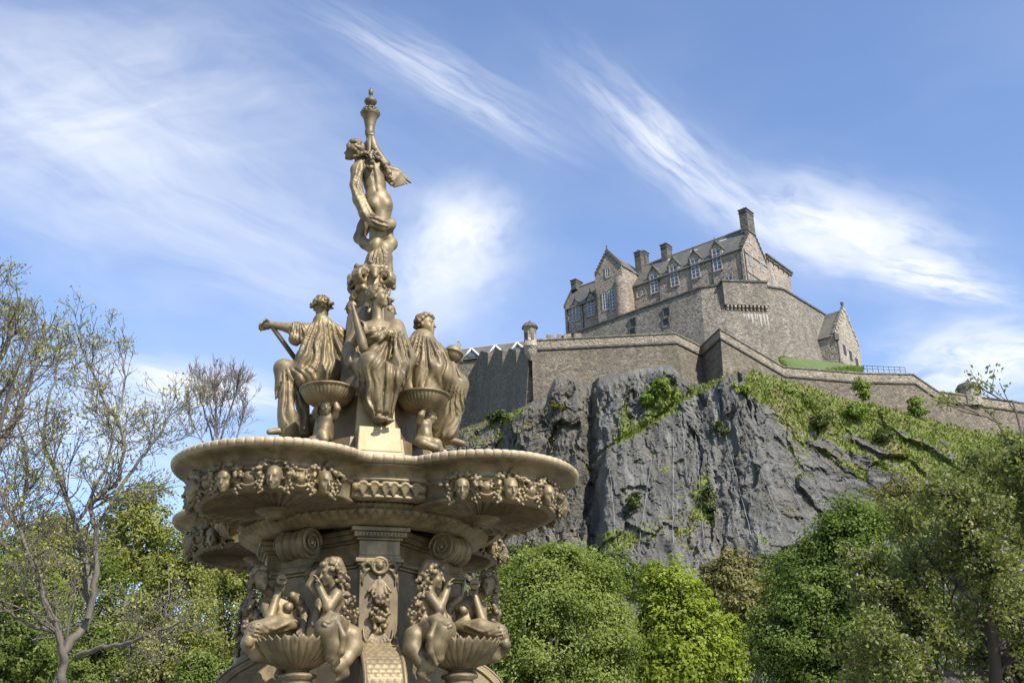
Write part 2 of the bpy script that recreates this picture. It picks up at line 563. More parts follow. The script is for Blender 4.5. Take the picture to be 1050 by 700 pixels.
# =================================================================== THE FOUNTAIN
FX, FY, FTH = -1.51, 10.5, 0.289
_c, _s = math.cos(FTH), math.sin(FTH)
def L(px, py, ly):
    """a point surveyed on the fountain, in the fountain's own axes, at the given depth ly in front of its axis"""
    P = onplane(px, py, (FX - _s*ly, FY + _c*ly), (-_s, _c))
    dx, dy = P[0]-FX, P[1]-FY
    return np.array([_c*dx+_s*dy, -_s*dx+_c*dy, P[2]])

def bronze(name, c1, c2, dust, rough=0.47, metal=0.30, dust_amt=0.4):
    m, t, bs = material(name)
    g = t.node('ShaderNodeNewGeometry')
    pos = g.outputs['Position']
    n1 = t.noise(pos, 3.2, 6, 0.62, 0.6)
    n2 = t.noise(t.mapv(pos, scale=(9, 9, 1.6)), 1.0, 5, 0.6)            # run marks down the casting
    n3 = t.noise(pos, 42, 3, 0.6)
    base = t.mix(t.smooth(n1, 0.36, 0.66), c1, c2)
    base = t.mix(t.math('MULTIPLY', t.smooth(n2, 0.48, 0.72), 0.6), base, tuple(q*0.62 for q in c2))
    sx = t.node('ShaderNodeSeparateXYZ'); t.put(sx.inputs[0], g.outputs['True Normal'])
    up = t.smooth(sx.outputs[2], 0.25, 0.95)
    dm = t.math('MULTIPLY', t.math('MULTIPLY', up, t.smooth(t.math('ADD', n1, t.math('MULTIPLY', n3, 0.4)), 0.45, 0.85)), dust_amt)
    col = t.mix(dm, base, dust)
    spk = t.smooth(t.noise(pos, 26, 2, 0.5), 0.68, 0.78)
    col = t.mix(t.math('MULTIPLY', spk, 0.35), col, (0.11, 0.08, 0.045))
    t.put(bs.inputs['Base Color'], col)
    bs.inputs['Metallic'].default_value = metal
    t.put(bs.inputs['Roughness'], t.math('ADD', rough-0.06, t.math('MULTIPLY', n3, 0.2)))
    h = t.math('ADD', t.math('MULTIPLY', n3, 0.5), t.noise(pos, 150, 2, 0.5))
    t.put(bs.inputs['Normal'], t.bump(h, 0.35, 0.005))
    return m
M_BR = bronze('bronze_paint', (0.248, 0.188, 0.100), (0.115, 0.086, 0.046), (0.40, 0.335, 0.225))
M_BRD = bronze('bronze_paint_worn', (0.20, 0.15, 0.083), (0.115, 0.085, 0.047), (0.36, 0.30, 0.20))
M_LIP = bronze('weathered_rim', (0.40, 0.31, 0.185), (0.29, 0.22, 0.13), (0.46, 0.40, 0.31), 0.55, 0.15, 0.9)
M_PLI = bronze('plinth_paint', (0.40, 0.32, 0.175), (0.32, 0.25, 0.13), (0.44, 0.38, 0.26), 0.5, 0.15)

F = tag(empty('fountain', (FX, FY, 0), FTH), 'tall tiered bronze coloured fountain with statues and scalloped quatrefoil basin', 'fountain')

# ---------- basin: four round lobes round a drum
LOBE_C, LOBE_R = 0.93, 0.93
LOBE_Y = {-1: -0.97, 1: 1.12}
def lobe_profile(R):
    k = R/0.98
    lip = [(R-0.22, 4.348), (R-0.13, 4.358), (R-0.06, 4.366), (R-0.018, 4.354), (R+0.004, 4.334), (R+0.002, 4.310), (R-0.012, 4.290), (R-0.055, 4.276)]
    cove = [(R-0.030, 4.282), (R-0.04, 4.272), (R-0.07, 4.266), (R-0.11, 4.256), (R-0.150, 4.236), (R-0.182, 4.200), (R-0.198, 4.150)]
    band = [(R-0.180, 4.146), (R-0.172, 4.134), (R-0.180, 4.122), (R-0.196, 4.118), (R-0.206, 4.06), (R-0.226, 3.995), (R-0.210, 3.988), (R-0.208, 3.974), (R-0.224, 3.962), (R-0.25, 3.958)]
    return lip, cove, band
def spin(name, prof, fn, seg, mat, parent, c=(0, 0, 0), a0=0.0, a1=2*PI):
    """surface of revolution whose profile points fn(i, a, r, z) may be modelled further"""
    m = len(prof); full = abs(a1-a0-2*PI) < 1e-6; ns = seg if full else seg+1
    A = a0+(a1-a0)*np.arange(ns)/seg
    V = np.zeros((ns, m, 3))
    for i, (r, z) in enumerate(prof):
        rr, zz = fn(i, A, r, z)
        V[:, i, 0] = c[0]+rr*np.cos(A); V[:, i, 1] = c[1]+rr*np.sin(A); V[:, i, 2] = c[2]+zz
    idx = np.arange(ns*m).reshape(ns, m)
    i2 = np.roll(idx, -1, 0) if full else idx[1:]
    i1 = idx if full else idx[:-1]
    Q = np.stack([i1[:, 1:], i2[:, 1:], i2[:, :-1], i1[:, :-1]], -1).reshape(-1, 4)
    me = mesh_np(name, V.reshape(-1, 3), Q); shade(me, True)
    return link(name, me, mat, parent)
def gadroon(A, n, p=0.45):            # rounded ribs with narrow grooves between
    return np.abs(np.sin(A*n/2))**p
basin = None
for kx, ky in ((-1, -1), (1, -1), (1, 1), (-1, 1)):
    lip, cove, band = lobe_profile(LOBE_R)
    c = (kx*LOBE_C, LOBE_Y[ky], 0)
    def f_lip(i, A, r, z):
        g = gadroon(A, 74, .22); w = [0, .3, .8, 1, 1, 1, .7, 0.2][i]
        return r-0.014*w*(1-g), z-(0.012*w*(1-g) if i < 4 else -0.006*w*(1-g))
    body = spin('basin_lobe', cove+band, lambda i, A, r, z: (r+0*A, z+0*A), 96, M_BR, F, c)
    rim = spin('rim', lip, f_lip, 74*10, M_LIP, body, c)
    # fluted underside like a scallop shell
    und = [(0.681, 3.958), (0.66, 3.946), (0.63, 3.957), (0.60, 3.972), (0.48, 3.975), (0.36, 3.97), (0.24, 3.96), (0.15, 3.95), (0.05, 3.945)]
    def f_und(i, A, r, z):
        w = [0, 0, .4, 1, 1, 1, .8, .3, 0][i]
        return r+0*A, z+0.034*w*(np.abs(np.sin(A*20))**0.7-0.6)
    spin('fluted_underside', und, f_und, 40*8, M_BRD, body, c)
    drop = Geo().lathe([(0.02, 3.87), (0.07, 3.872), (0.10, 3.89), (0.085, 3.91), (0.15, 3.92), (0.19, 3.95)], c, 28)
    drop.build('drop_boss', M_BRD, body)
lip, cove, band = lobe_profile(1.575)
def f_c(i, A, r, z):
    g = gadroon(A, 108, .22); w = [0, .3, .8, 1, 1, 1, .7, 0.2][i]
    return r-0.014*w*(1-g), z-(0.012*w*(1-g) if i < 4 else -0.006*w*(1-g))
drum = spin('basin_drum', [(1.54, 4.270), (1.53, 4.256), (1.50, 4.244), (1.47, 4.224), (1.445, 4.195), (1.435, 4.178), (1.445, 4.165), (1.44, 4.15), (1.42, 4.146), (1.385, 4.03), (1.40, 4.02), (1.395, 4.005), (1.31, 3.995)], lambda i, A, r, z: (r+0*A, z+0*A), 128, M_BR, F)
spin('rim', lip, f_c, 108*10, M_LIP, drum)
# leafy frieze of the drum
Vf = Clay((-0.34, -1.53, 3.99), (0.34, -1.27, 4.18), 0.007)
Vf.box((0, -1.35, 4.085), (0.33, 0.03, 0.075), None, 0.01)
for sx in (-1, 1):
    for q in range(3):
        bx = sx*(0.035+0.1*q)
        for j in range(5):
            a = (j-2)*0.42
            p0 = (bx, -1.395, 4.03); p1 = (bx+0.055*math.sin(a), -1.422, 4.035+0.10*math.cos(a*0.9))
            Vf.cap(p0, p1, 0.012, 0.016, 0.008)
            Vf.ball((p1[0], p1[1]-0.006, p1[2]-0.004), 0.016, 0.006)
    Vf.ball((sx*0.30, -1.40, 4.09), 0.04)
Vf.ball((0, -1.41, 4.13), 0.024)
me_fr = Vf.mesh('leaf_frieze')
for k in range(4):
    o = link('leaf_frieze', me_fr, M_BR, drum); o.rotation_euler = (0, 0, k*PI/2)
# egg-and-dart ring under the basin
def f_ring(i, A, r, z):
    w = [0, 0, 1, 1, 1, 0, 0, 0, .8, 1, 1, .6, 0, 0, 0, 0][i]
    if i < 6: return r+0.016*w*(gadroon(A, 136, .5)-0.8), z+0*A
    return r+0.034*w*(gadroon(A, 88, .55)-0.72), z-0.02*w*(gadroon(A, 88, .55)-0.72)
spin('egg_and_dart_ring', [(1.10, 4.03), (1.195, 4.025), (1.222, 4.014), (1.23, 4.0), (1.222, 3.986), (1.195, 3.978), (1.192, 3.970), (1.205, 3.966), (1.212, 3.950), (1.205, 3.93), (1.188, 3.912), (1.165, 3.90), (1.155, 3.885), (1.10, 3.872), (1.09, 3.85), (0.95, 3.845)], f_ring, 136*8, M_BR, F)

# ---------- a leafy-haired mask and a round boss, repeated round each lobe
def head(V, c, f, up, s=1.0, beard=False):
    c = np.asarray(c, float); f = nrm(f); up = np.asarray(up, float); up = nrm(up-f*np.dot(up, f)); r = np.cross(f, up)
    ax = (r, f, up)
    P = lambda a, b, d: c+s*(r*a+f*b+up*d)
    V.ell(P(0, -0.008, 0.03), (0.074*s, 0.092*s, 0.084*s), ax, 0.01)
    V.ell(P(0, 0.028, -0.035), (0.058*s, 0.062*s, 0.078*s), ax, 0.02*s)
    V.cap(P(-0.034, 0.078, 0.03), P(0.034, 0.078, 0.03), 0.012*s, 0.012*s, 0.014*s)
    for q in (-1, 1):
        V.ell(P(q*0.031, 0.096, 0.008), (0.019*s, 0.02*s, 0.012*s), ax, 0.008*s, sub=True)
        V.ball(P(q*0.030, 0.073, 0.008), 0.012*s, 0.003)
        V.ell(P(q*0.038, 0.058, -0.03), (0.02*s, 0.022*s, 0.024*s), ax, 0.014*s)
        V.ell(P(q*0.072, -0.005, -0.005), (0.01*s, 0.018*s, 0.03*s), ax, 0.006*s)
    V.cap(P(0, 0.086, 0.018), P(0, 0.110, -0.028), 0.009*s, 0.015*s, 0.008*s)
    V.cap(P(-0.017, 0.086, -0.054), P(0.017, 0.086, -0.054), 0.009*s, 0.009*s, 0.006*s)
    V.cap(P(-0.02, 0.101, -0.056), P(0.02, 0.101, -0.056), 0.0035*s, 0.0035*s, 0.003*s, sub=True)
    V.cap(P(-0.013, 0.084, -0.068), P(0.013, 0.084, -0.068), 0.009*s, 0.009*s, 0.006*s)
    V.ball(P(0, 0.074, -0.092), 0.021*s, 0.016*s)
    if beard:
        rg = np.random.default_rng(3)
        for _ in range(26):
            a = rg.uniform(-1, 1)
            V.ball(P(a*0.055, 0.065-abs(a)*0.05+rg.uniform(0, .02), -0.085-rg.uniform(0, .055)), 0.018*s, 0.006)
def curls(V, c, f, up, s, n=60, r0=0.02, seed=1, face=0.45, low=-0.25, k=0.006):
    """a cap of curls over the skull, leaving the face free"""
    rg = np.random.default_rng(seed)
    c = np.asarray(c, float); f = nrm(f); up = np.asarray(up, float); up = nrm(up-f*np.dot(up, f)); r = np.cross(f, up)
    i = 0; tries = 0
    while i < n and tries < 5000:
        tries += 1
        d = nrm(rg.normal(size=3))
        if d[2] < low-0.5*max(0, -d[1]): continue
        if d[1] > face and d[2] < 0.55: continue
        p = c+s*(r*d[0]*0.082+f*(d[1]*0.098-0.008)+up*(d[2]*0.094+0.03))
        V.ball(p, s*r0*rg.uniform(0.75, 1.3), k); i += 1
def mask_mesh(seed, tilt):
    rg = np.random.default_rng(seed)
    V = Clay((-0.22, -0.16, -0.2), (0.22, 0.14, 0.2), 0.008)
    f = nrm((tilt, -1, -0.28)); up = (0, 0, 1)
    head(V, (0, 0.0, -0.01), f, up, 0.86)
    for i in range(120):                                # broad leafy hair, fuller at the sides than on top
        a = rg.uniform(-0.25, PI+0.25); q = rg.uniform(0.55, 1.0)
        p = np.array([math.cos(a)*0.185*q, 0.01+rg.uniform(-0.055, 0.05), 0.015+math.sin(a)*0.118*(0.35+0.65*q)])
        if abs(p[0]) < 0.06 and p[2] < 0.065: p[2] = 0.07+rg.uniform(0, .03)
        V.ball(p, rg.uniform(0.012, 0.022), 0.004)
    for q in (-1, 1):                                   # ivy leaves beside the cheeks
        for j in range(6):
            z = 0.05-0.030*j; p0 = np.array([q*(0.085+0.012*math.sin(j*2.1)), 0.02, z])
            V.cap(p0, p0+np.array([q*(0.075-0.006*j), -0.015, 0.015-0.01*j]), 0.017, 0.011, 0.004)
            V.ball(p0+np.array([q*0.03, -0.03, 0]), 0.014, 0.004)
    return V.mesh('mask_head')
mask_me = [mask_mesh(2, 0.25), mask_mesh(5, -0.3), mask_mesh(9, 0.0)]
boss_g = Geo()
boss_g.lathe([(0.001, 0.062), (0.03, 0.058), (0.055, 0.044), (0.07, 0.02), (0.073, 0.008), (0.085, 0.006), (0.09, 0.018), (0.102, 0.022), (0.112, 0.014), (0.116, 0.0), (0.118, -0.03)], (0, 0, 0), 32)
boss_me = boss_g.mesh('oval_boss')
BAND_R = LOBE_R-0.204
lobes = [o for o in F.children if o.name.startswith('basin_lobe')]
for o in lobes: pass
n_mask = 0
for li, (kx, ky) in enumerate(((-1, -1), (1, -1), (1, 1), (-1, 1))):
    par = [q for q in bpy.data.objects if q.name.split('.')[0] == 'basin_lobe'][li]
    for j in range(6):
        for what in ('mask', 'boss'):
            a = math.radians(132.5+32.8*j+(16.4 if what == 'boss' else 0))
            if what == 'boss' and j == 5: continue
            dx, dy = math.cos(a), math.sin(a)           # as surveyed on the front left lobe, mirrored for the others
            dx, dy = (dx if kx < 0 else -dx), (dy if ky < 0 else -dy)
            if what == 'mask':
                o = link('mask_head', mask_me[(j+li) % 3], M_BR, par)
                o.location = (kx*LOBE_C+dx*(BAND_R+0.015), LOBE_Y[ky]+dy*(BAND_R+0.015), 4.062)
                o.scale = (1.06, 1.06, 1.04)
                o.rotation_euler = (0, 0, math.atan2(dy, dx)+PI/2)
            else:
                o = link('oval_boss', boss_me, M_BR, par)
                o.location = (kx*LOBE_C+dx*(BAND_R-0.012), LOBE_Y[ky]+dy*(BAND_R-0.012), 4.055)
                o.rotation_euler = (PI/2-0.33, 0, math.atan2(dy, dx)+PI/2)
                o.scale = (0.84, 0.78, 1.15)

# ---------- pedestal below the basin
def cross(off=0.0, hw=0.175, r=0.93, rec=0.80):
    pts = []
    for k in range(4):
        a = -PI/2+k*PI/2; u = np.array([math.cos(a), math.sin(a)]); w = np.array([-u[1], u[0]])
        for (q, e) in ((-(hw+off), rec+off*0.6), (-(hw+off), r+off), (hw+off, r+off), (hw+off, rec+off*0.6)):
            pts.append(u*e+w*q)
    return pts
g = Geo()
g.prism(cross(0), 2.2, 3.505)
g.build('pedestal_shaft', M_BRD, F, bevel=0.008)
for z0, z1, off in ((3.505, 3.53, 0.02), (3.53, 3.565, 0.045), (3.565, 3.595, 0.02), (3.595, 3.73, 0.01), (3.73, 3.752, 0.035), (3.752, 3.80, 0.065), (3.80, 3.84, 0.09)):
    Geo().prism(cross(off), z0, z1).build('pedestal_moulding', M_BR, F, bevel=0.006)
# dentils on the moulding over each pilaster
g = Geo()
for q in np.linspace(-0.19, 0.19, 13):
    g.box((q-0.009, -1.010, 3.757), (0.018, 0, 0), (0, 0.022, 0), (0, 0, 0.03))
den_me = g.mesh('dentil_course')
for k in range(4):
    link('dentil_course', den_me, M_BR, F).rotation_euler = (0, 0, k*PI/2)
# pilaster ornament: rosette, bows, swag of fruit, leaves and a scaled cushion below
V = Clay((-0.26, -1.16, 2.62), (0.26, -0.88, 3.56), 0.0085)
rg = np.random.default_rng(4)
for i in range(70):
    z = rg.uniform(2.92, 3.24); wd = 0.092*math.sin(PI*min(1, (z-2.88)/0.42))**0.8
    V.ball((rg.uniform(-1, 1)*wd, -0.94-rg.uniform(0, 0.06)*(1 if wd > 0.05 else .5), z), rg.uniform(0.017, 0.027), 0.003)
V.tube([(0, -0.94, 3.43), (0, -0.95, 3.34), (0, -0.955, 3.24)], [0.02, 0.024, 0.03], 0.006)
for j in range(7):                                        # narrow leaves hanging over the fruit
    a = (j-3)*0.3
    V.cap((a*0.035, -0.955, 3.37), (a*0.11, -0.97, 3.21+0.02*abs(j-3)), 0.010, 0.015, 0.005)
for j in range(7):                                        # hanging leaf spray
    a = (j-3)*0.3
    V.cap((a*.03, -0.945, 2.95), (a*0.10, -0.965, 2.80+0.015*abs(j-3)), 0.012, 0.016, 0.006)
for q in (-1, 1):                                         # ribbon ends either side of the rosette
    V.tube([(q*0.07, -0.95, 3.50), (q*0.115, -0.965, 3.53), (q*0.155, -0.955, 3.50), (q*0.135, -0.95, 3.45), (q*0.09, -0.95, 3.47)], [0.014, 0.020, 0.020, 0.016, 0.012], 0.005)
    V.tube([(q*0.12, -0.945, 3.45), (q*0.15, -0.945, 3.40), (q*0.145, -0.94, 3.33)], [0.016, 0.014, 0.008], 0.004)
    V.tube([(q*0.165, -0.94, 3.46), (q*0.168, -0.94, 3.36), (q*0.172, -0.935, 3.27)], [0.012, 0.010, 0.006], 0.004)
    V.tube([(q*0.13, -0.94, 2.95), (q*0.125, -0.955, 2.88), (q*0.10, -0.965, 2.82)], [0.010, 0.014, 0.014], 0.005)
fruit_me = V.mesh('fruit_swag')
ros = Geo().lathe([(0.001, 0.055), (0.022, 0.052), (0.034, 0.036), (0.04, 0.022), (0.052, 0.02), (0.06, 0.032), (0.072, 0.036), (0.083, 0.026), (0.088, 0.0), (0.088, -0.04)], (0, 0, 0), 28)
ros_me = ros.mesh('rosette')
FOOT = [(0.905, 2.90), (0.95, 2.845), (1.02, 2.795), (1.11, 2.745), (1.20, 2.69), (1.29, 2.61), (1.36, 2.51), (1.40, 2.39), (1.40, 2.26), (1.36, 2.14), (1.28, 2.05), (1.18, 2.0)]
fp = np.array(FOOT); tt_ = np.linspace(0, len(fp)-1, 120); fc = np.stack([np.interp(tt_, np.arange(len(fp)), fp[:, k]) for k in range(2)], 1)
for _ in range(6): fc[1:-1] = 0.25*fc[:-2]+0.5*fc[1:-1]+0.25*fc[2:]
fl = np.concatenate([[0], np.cumsum(np.linalg.norm(np.diff(fc, axis=0), axis=1))]); fn_ = np.gradient(fc, axis=0); fn_ = np.stack([-fn_[:, 1], fn_[:, 0]], 1); fn_ /= np.linalg.norm(fn_, axis=1, keepdims=True)
nq = 72; cu = []
for i in range(nq+1):
    x = -0.185+0.37*i/nq; row = []
    for j in range(120):
        e = abs(2*i/nq-1)
        if e > 0.80: d = 0.02*(1-((e-0.9)/0.1)**2*0.8)
        else:
            v_ = fl[j]/0.052; u_ = x/0.062+0.5*(int(v_) % 2)
            d = 0.020*max(0, 0.75-math.hypot((u_ % 1)-0.5, 0.8*(v_ % 1)))-0.004
        r_, z_ = fc[j]+fn_[j]*d*(1 if fl[j] < 2 else 0); row.append((x, -r_, z_))
    cu.append(row)
Vv = np.array(cu).reshape(-1, 3); idx = np.arange(len(Vv)).reshape(nq+1, 120)
Qv = np.stack([idx[:-1, :-1], idx[1:, :-1], idx[1:, 1:], idx[:-1, 1:]], -1).reshape(-1, 4)
cush_me = mesh_np('scaled_cushion', Vv, Qv); shade(cush_me)
for k in range(4):
    for nm, me, loc, rot in (('fruit_swag', fruit_me, (0, 0, 0), 0), ('scaled_cushion', cush_me, (0, 0, 0), 0)):
        o = link(nm, me, M_BR, F); o.rotation_euler = (0, 0, k*PI/2)
    o = link('rosette', ros_me, M_BR, F); a = -PI/2+k*PI/2
    o.location = (0.945*math.cos(a), 0.945*math.sin(a), 3.50); o.rotation_euler = (PI/2, 0, k*PI/2)
# scroll brackets on the diagonals carrying the lobes
def scroll_geo(r=0.125, w=0.155, n=2.2):
    g = Geo()
    # barrel with ribs
    prof = []
    for i in range(25):
        q = i/24; x = -w+2*w*q
        prof.append((r*(1.0+0.16*abs(2*q-1)**1.6)-0.03*(abs(math.sin(q*PI*4)) < 0.3), x))
    i0 = len(g.v); g.lathe(prof, (0, 0, 0), 32)
    for q in (-1, 1):
        pts = []
        for i in range(46):
            a = i/45*n*2*PI; rr = r*1.12*(1-0.86*i/45)
            pts.append((rr*math.cos(a), rr*math.sin(a), q*(w+0.004+0.014*i/45)))
        g.tube(pts, [0.017*(1-0.3*i/45) for i in range(46)], 6)
        g.lathe([(0.001, q*(w+0.035)), (0.02, q*(w+0.03)), (0.026, q*(w+0.004))], (0, 0, 0), 12)
        ring = [(r*1.13*math.cos(2*PI*k/32), r*1.13*math.sin(2*PI*k/32), q*(w-0.002)) for k in range(32)]
        g.face(ring if q > 0 else ring[::-1])
    return g
sc_me = scroll_geo().mesh('scroll_bracket')
for kx, ky in ((-1, -1), (1, -1), (1, 1), (-1, 1)):
    o = link('scroll_bracket', sc_me, M_BR, F)
    o.location = (kx*0.71, ky*0.71, 3.715)
    d = math.atan2(ky, kx)
    o.rotation_euler = (PI/2, 0, d+PI/2+PI/2)
    g = Geo()   # leaf under the scroll down the diagonal face
    u = np.array([kx, ky, 0])/math.sqrt(2); w = np.array([-u[1], u[0], 0])
    for j in range(7):
        a = (j-3)*0.34
        p0 = u*0.72+np.array([0, 0, 3.60])
        g.tube([p0, p0+w*0.09*math.sin(a)*1.2+u*0.03-np.array([0, 0, 0.10]), p0+w*0.17*math.sin(a)+u*0.0-np.array([0, 0, 0.19*math.cos(a)+0.02])], [0.02, 0.026, 0.008], 6)
    g.build('bracket_leaf', M_BRD, F)
# cheeks of the scroll feet
for k in range(4):
    a = -PI/2+k*PI/2; u = np.array([math.cos(a), math.sin(a), 0]); w = np.array([-u[1], u[0], 0]); hw = 0.18
    out = [(0.6, 2.90)]+FOOT+[(1.10, 1.6), (0.6, 1.6)]; g = Geo()
    A = [u*(r-.004)+w*hw+np.array([0, 0, z]) for r, z in out]; B = [u*(r-.004)-w*hw+np.array([0, 0, z]) for r, z in out]
    g.face(A[::-1]); g.face(B)
    for i in range(len(out)):
        j = (i+1) % len(out); g.face([A[i], A[j], B[j], B[i]])
    for q in (-1, 1):
        pts = []
        for i in range(56):
            t_ = i/55
            if t_ < .4: r_, z_ = fc[int(t_/.4*70)]; pts.append(u*(r_-.05)+w*q*(hw+.004)+np.array([0, 0, z_-.03]))
            else:
                b_ = 0.15-(t_-.4)/.6*3.4*PI; rr = 0.15*(1-0.82*(t_-.4)/.6); pts.append(u*(1.20+rr*math.cos(b_))+w*q*(hw+.004)+np.array([0, 0, 2.32+rr*math.sin(b_)]))
        g.tube(pts, 0.016, 6)
    g.build('scroll_foot', M_BR, F)
g = Geo()
g.lathe([(0.0, 2.3), (1.25, 2.3), (1.28, 1.9), (1.55, 1.75), (1.6, 1.5), (1.62, 0.9), (1.9, 0.8), (1.95, 0.0)], (0, 0, 0), 64)
g.build('base_drum', M_BRD, F)

# ---------- core above the basin, plinths and the small shell basins
g = Geo()
def octo(r, c=0.42, z=0):
    return [(r*math.cos(PI/8+k*PI/4), r*math.sin(PI/8+k*PI/4)) for k in range(8)]
for (r0, r1, z0, z1) in ((0.98, 0.92, 4.30, 4.50), (0.74, 0.66, 4.50, 4.80), (0.56, 0.46, 4.80, 5.36), (0.36, 0.26, 5.36, 6.36)):
    P0, P1 = octo(r0), octo(r1)
    B = [np.array([*p, z0]) for p in P0]; T = [np.array([*p, z1]) for p in P1]
    for i in range(8):
        j = (i+1) % 8; g.face([B[i], B[j], T[j], T[i]])
    g.face(T)
g.build('core', M_BRD, F)
for k in range(4):
    a = -PI/2+k*PI/2; u = np.array([math.cos(a), math.sin(a), 0]); w = np.array([-u[1], u[0], 0])
    g = Geo()
    def blk(h0, h1, e0, e1, d0, d1, z0, z1):
        B = [u*d0-w*h0, u*e0-w*h0, u*e0+w*h0, u*d0+w*h0]; T = [u*d1-w*h1, u*e1-w*h1, u*e1+w*h1, u*d1+w*h1]
        B = [b+np.array([0, 0, z0]) for b in B]; T = [b+np.array([0, 0, z1]) for b in T]
        for i in range(4):
            j = (i+1) % 4; g.face([B[i], B[j], T[j], T[i]])
        g.face(T); g.face(B[::-1])
    blk(0.25, 0.215, 0.90, 0.83, 0.3, 0.3, 4.35, 4.60)
    blk(0.212, 0.20, 0.82, 0.79, 0.3, 0.3, 4.60, 4.855)
    blk(0.20, 0.17, 0.56, 0.50, 0.2, 0.2, 4.855, 5.40)     # seat behind the figure
    g.build('plinth', M_PLI, F, bevel=0.012)
shell_prof = [(0.05, 5.115), (0.10, 5.118), (0.17, 5.145), (0.225, 5.19), (0.262, 5.245), (0.282, 5.30), (0.284, 5.318), (0.302, 5.322), (0.310, 5.335), (0.306, 5.352), (0.290, 5.358), (0.27, 5.345), (0.16, 5.30), (0.001, 5.28)]
shell_prof = [(r*0.90, 5.30+(z-5.358)*0.74) for r, z in shell_prof]
def f_sh(i, A, r, z):
    w = [0, .3, .8, 1, 1, .7, 0, 0, 0, 0, 0, 0, 0, 0][i]
    return r+0.012*w*(gadroon(A, 40)-0.7), z+0*A
for kx, ky in ((-1, -1), (1, -1), (1, 1), (-1, 1)):
    spin('shell_basin', shell_prof, f_sh, 40*6, M_BR, F, (kx*0.475, ky*0.50, 0))
# child figures holding up the shells
def putto():
    V = Clay((-0.24, -0.26, -0.45), (0.24, 0.2, 0.08), 0.0095)
    V.cap((0, 0, -0.31), (0.005, -0.02, -0.155), 0.062, 0.068, 0.03)
    V.ell((0.0, -0.055, -0.25), (0.052, 0.04, 0.055), None, 0.03)
    head(V, (0.03, -0.05, -0.045), (0.55, -0.8, -0.25), (0, 0, 1), 0.68)
    V.cap((0.01, -0.01, -0.11), (0.02, -0.03, -0.07), 0.03, 0.03, 0.02)
    V.tube([(-0.07, -0.01, -0.14), (-0.095, -0.05, -0.08), (-0.055, -0.06, 0.0)], [0.034, 0.03, 0.024], 0.015)
    V.tube([(0.075, 0.0, -0.14), (0.12, -0.02, -0.07), (0.10, -0.03, 0.01)], [0.034, 0.03, 0.024], 0.015)
    V.tube([(-0.02, 0, -0.31), (0.05, -0.11, -0.33), (0.085, -0.13, -0.385)], [0.06, 0.05, 0.036], 0.02)        # curled tail legs
    V.tube([(-0.03, 0, -0.32), (-0.09, -0.07, -0.36), (-0.02, -0.15, -0.40), (0.07, -0.10, -0.42)], [0.055, 0.048, 0.038, 0.028], 0.02)
    H = Clay((-0.12, -0.2, -0.1), (0.16, 0.1, 0.06), 0.0095)
    curls(H, (0.03, -0.05, -0.045), (0.55, -0.8, -0.25), (0, 0, 1), 0.68, 40, 0.024, 4, 0.5, -0.1)
    return V.mesh('putto'), H.mesh('hair')
pm, ph = putto()
for kx, ky in ((-1, -1), (1, -1), (1, 1), (-1, 1)):
    o = link('putto', pm, M_BR, F); o.location = (kx*0.47, ky*0.50, 5.145); o.scale = (1.12, 1.12, 1.06)
    o.rotation_euler = (0, 0, math.atan2(ky, kx)+PI/2)
    link('hair', ph, M_BRD, o)

# ---------- statues
def hand(V, w, d, side, s=1.0, curl=0.35, n=None):
    """wrist w, direction d, side = thumb side; a palm, four curled fingers and a thumb"""
    d = nrm(d); side = np.asarray(side, float); side = nrm(side-d*np.dot(side, d)); pn = np.cross(d, side)
    V.ell(np.asarray(w)+d*0.045*s, (0.05*s, 0.042*s, 0.02*s), (d, side, pn), 0.012)
    for i in range(4):
        b = np.asarray(w)+s*(d*0.085+side*(0.032-0.021*i))
        l = [0.036, 0.041, 0.038, 0.030][i]*s
        m_ = b+nrm(d-pn*curl)*l; e = m_+nrm(d-pn*curl*3.2)*l*0.8
        V.tube([b-d*0.02*s, b, m_, e], [0.011*s, 0.0105*s, 0.010*s, 0.008*s], 0.003)
    b = np.asarray(w)+s*(d*0.025+side*0.035)
    V.tube([b, b+nrm(d*0.7+side*0.8)*0.035*s, b+nrm(d+side*0.35-pn*0.6)*0.065*s], [0.014*s, 0.012*s, 0.009*s], 0.006)
def torso(V, neck, pelvis, sl, sr, hl, hr, front, s=1.0, fem=False, grow=0.0):
    neck, pelvis = np.asarray(neck, float), np.asarray(pelvis, float); front = nrm(front)
    up = nrm(neck-pelvis); front = nrm(front-up*np.dot(front, up)); r = nrm(np.asarray(sr, float)-np.asarray(sl, float)); r = nrm(r-up*np.dot(r, up))
    ln = np.linalg.norm(neck-pelvis); q = grow
    ch = pelvis+up*ln*0.68; wa = pelvis+up*ln*0.33
    fr = np.cross(up, r)
    V.ell(ch, (0.150*s+q, 0.105*s+q, 0.17*s+q), (r, fr, up), 0.04)
    V.ell(wa, (0.118*s+q, 0.088*s+q, 0.12*s+q), (r, fr, up), 0.05)
    V.ell(pelvis, (0.150*s+q, 0.108*s+q, 0.11*s+q), (r, fr, up), 0.05)
    for p in (sl, sr): V.cap(ch+up*0.10*s, p, 0.062*s+q, 0.058*s+q, 0.04)
    if fem:
        for sd in (-1, 1): V.ball(ch+r*sd*0.066*s+front*(0.095*s+q)-up*0.005, 0.052*s, 0.025)
    V.cap(ch+up*0.13*s, neck+up*0.03, 0.055*s, 0.046*s, 0.03)
def limb(V, a, b, c, r, k=0.02):
    V.cap(a, b, r[0], r[1], k); V.cap(b, c, r[1]*1.02, r[2], k)

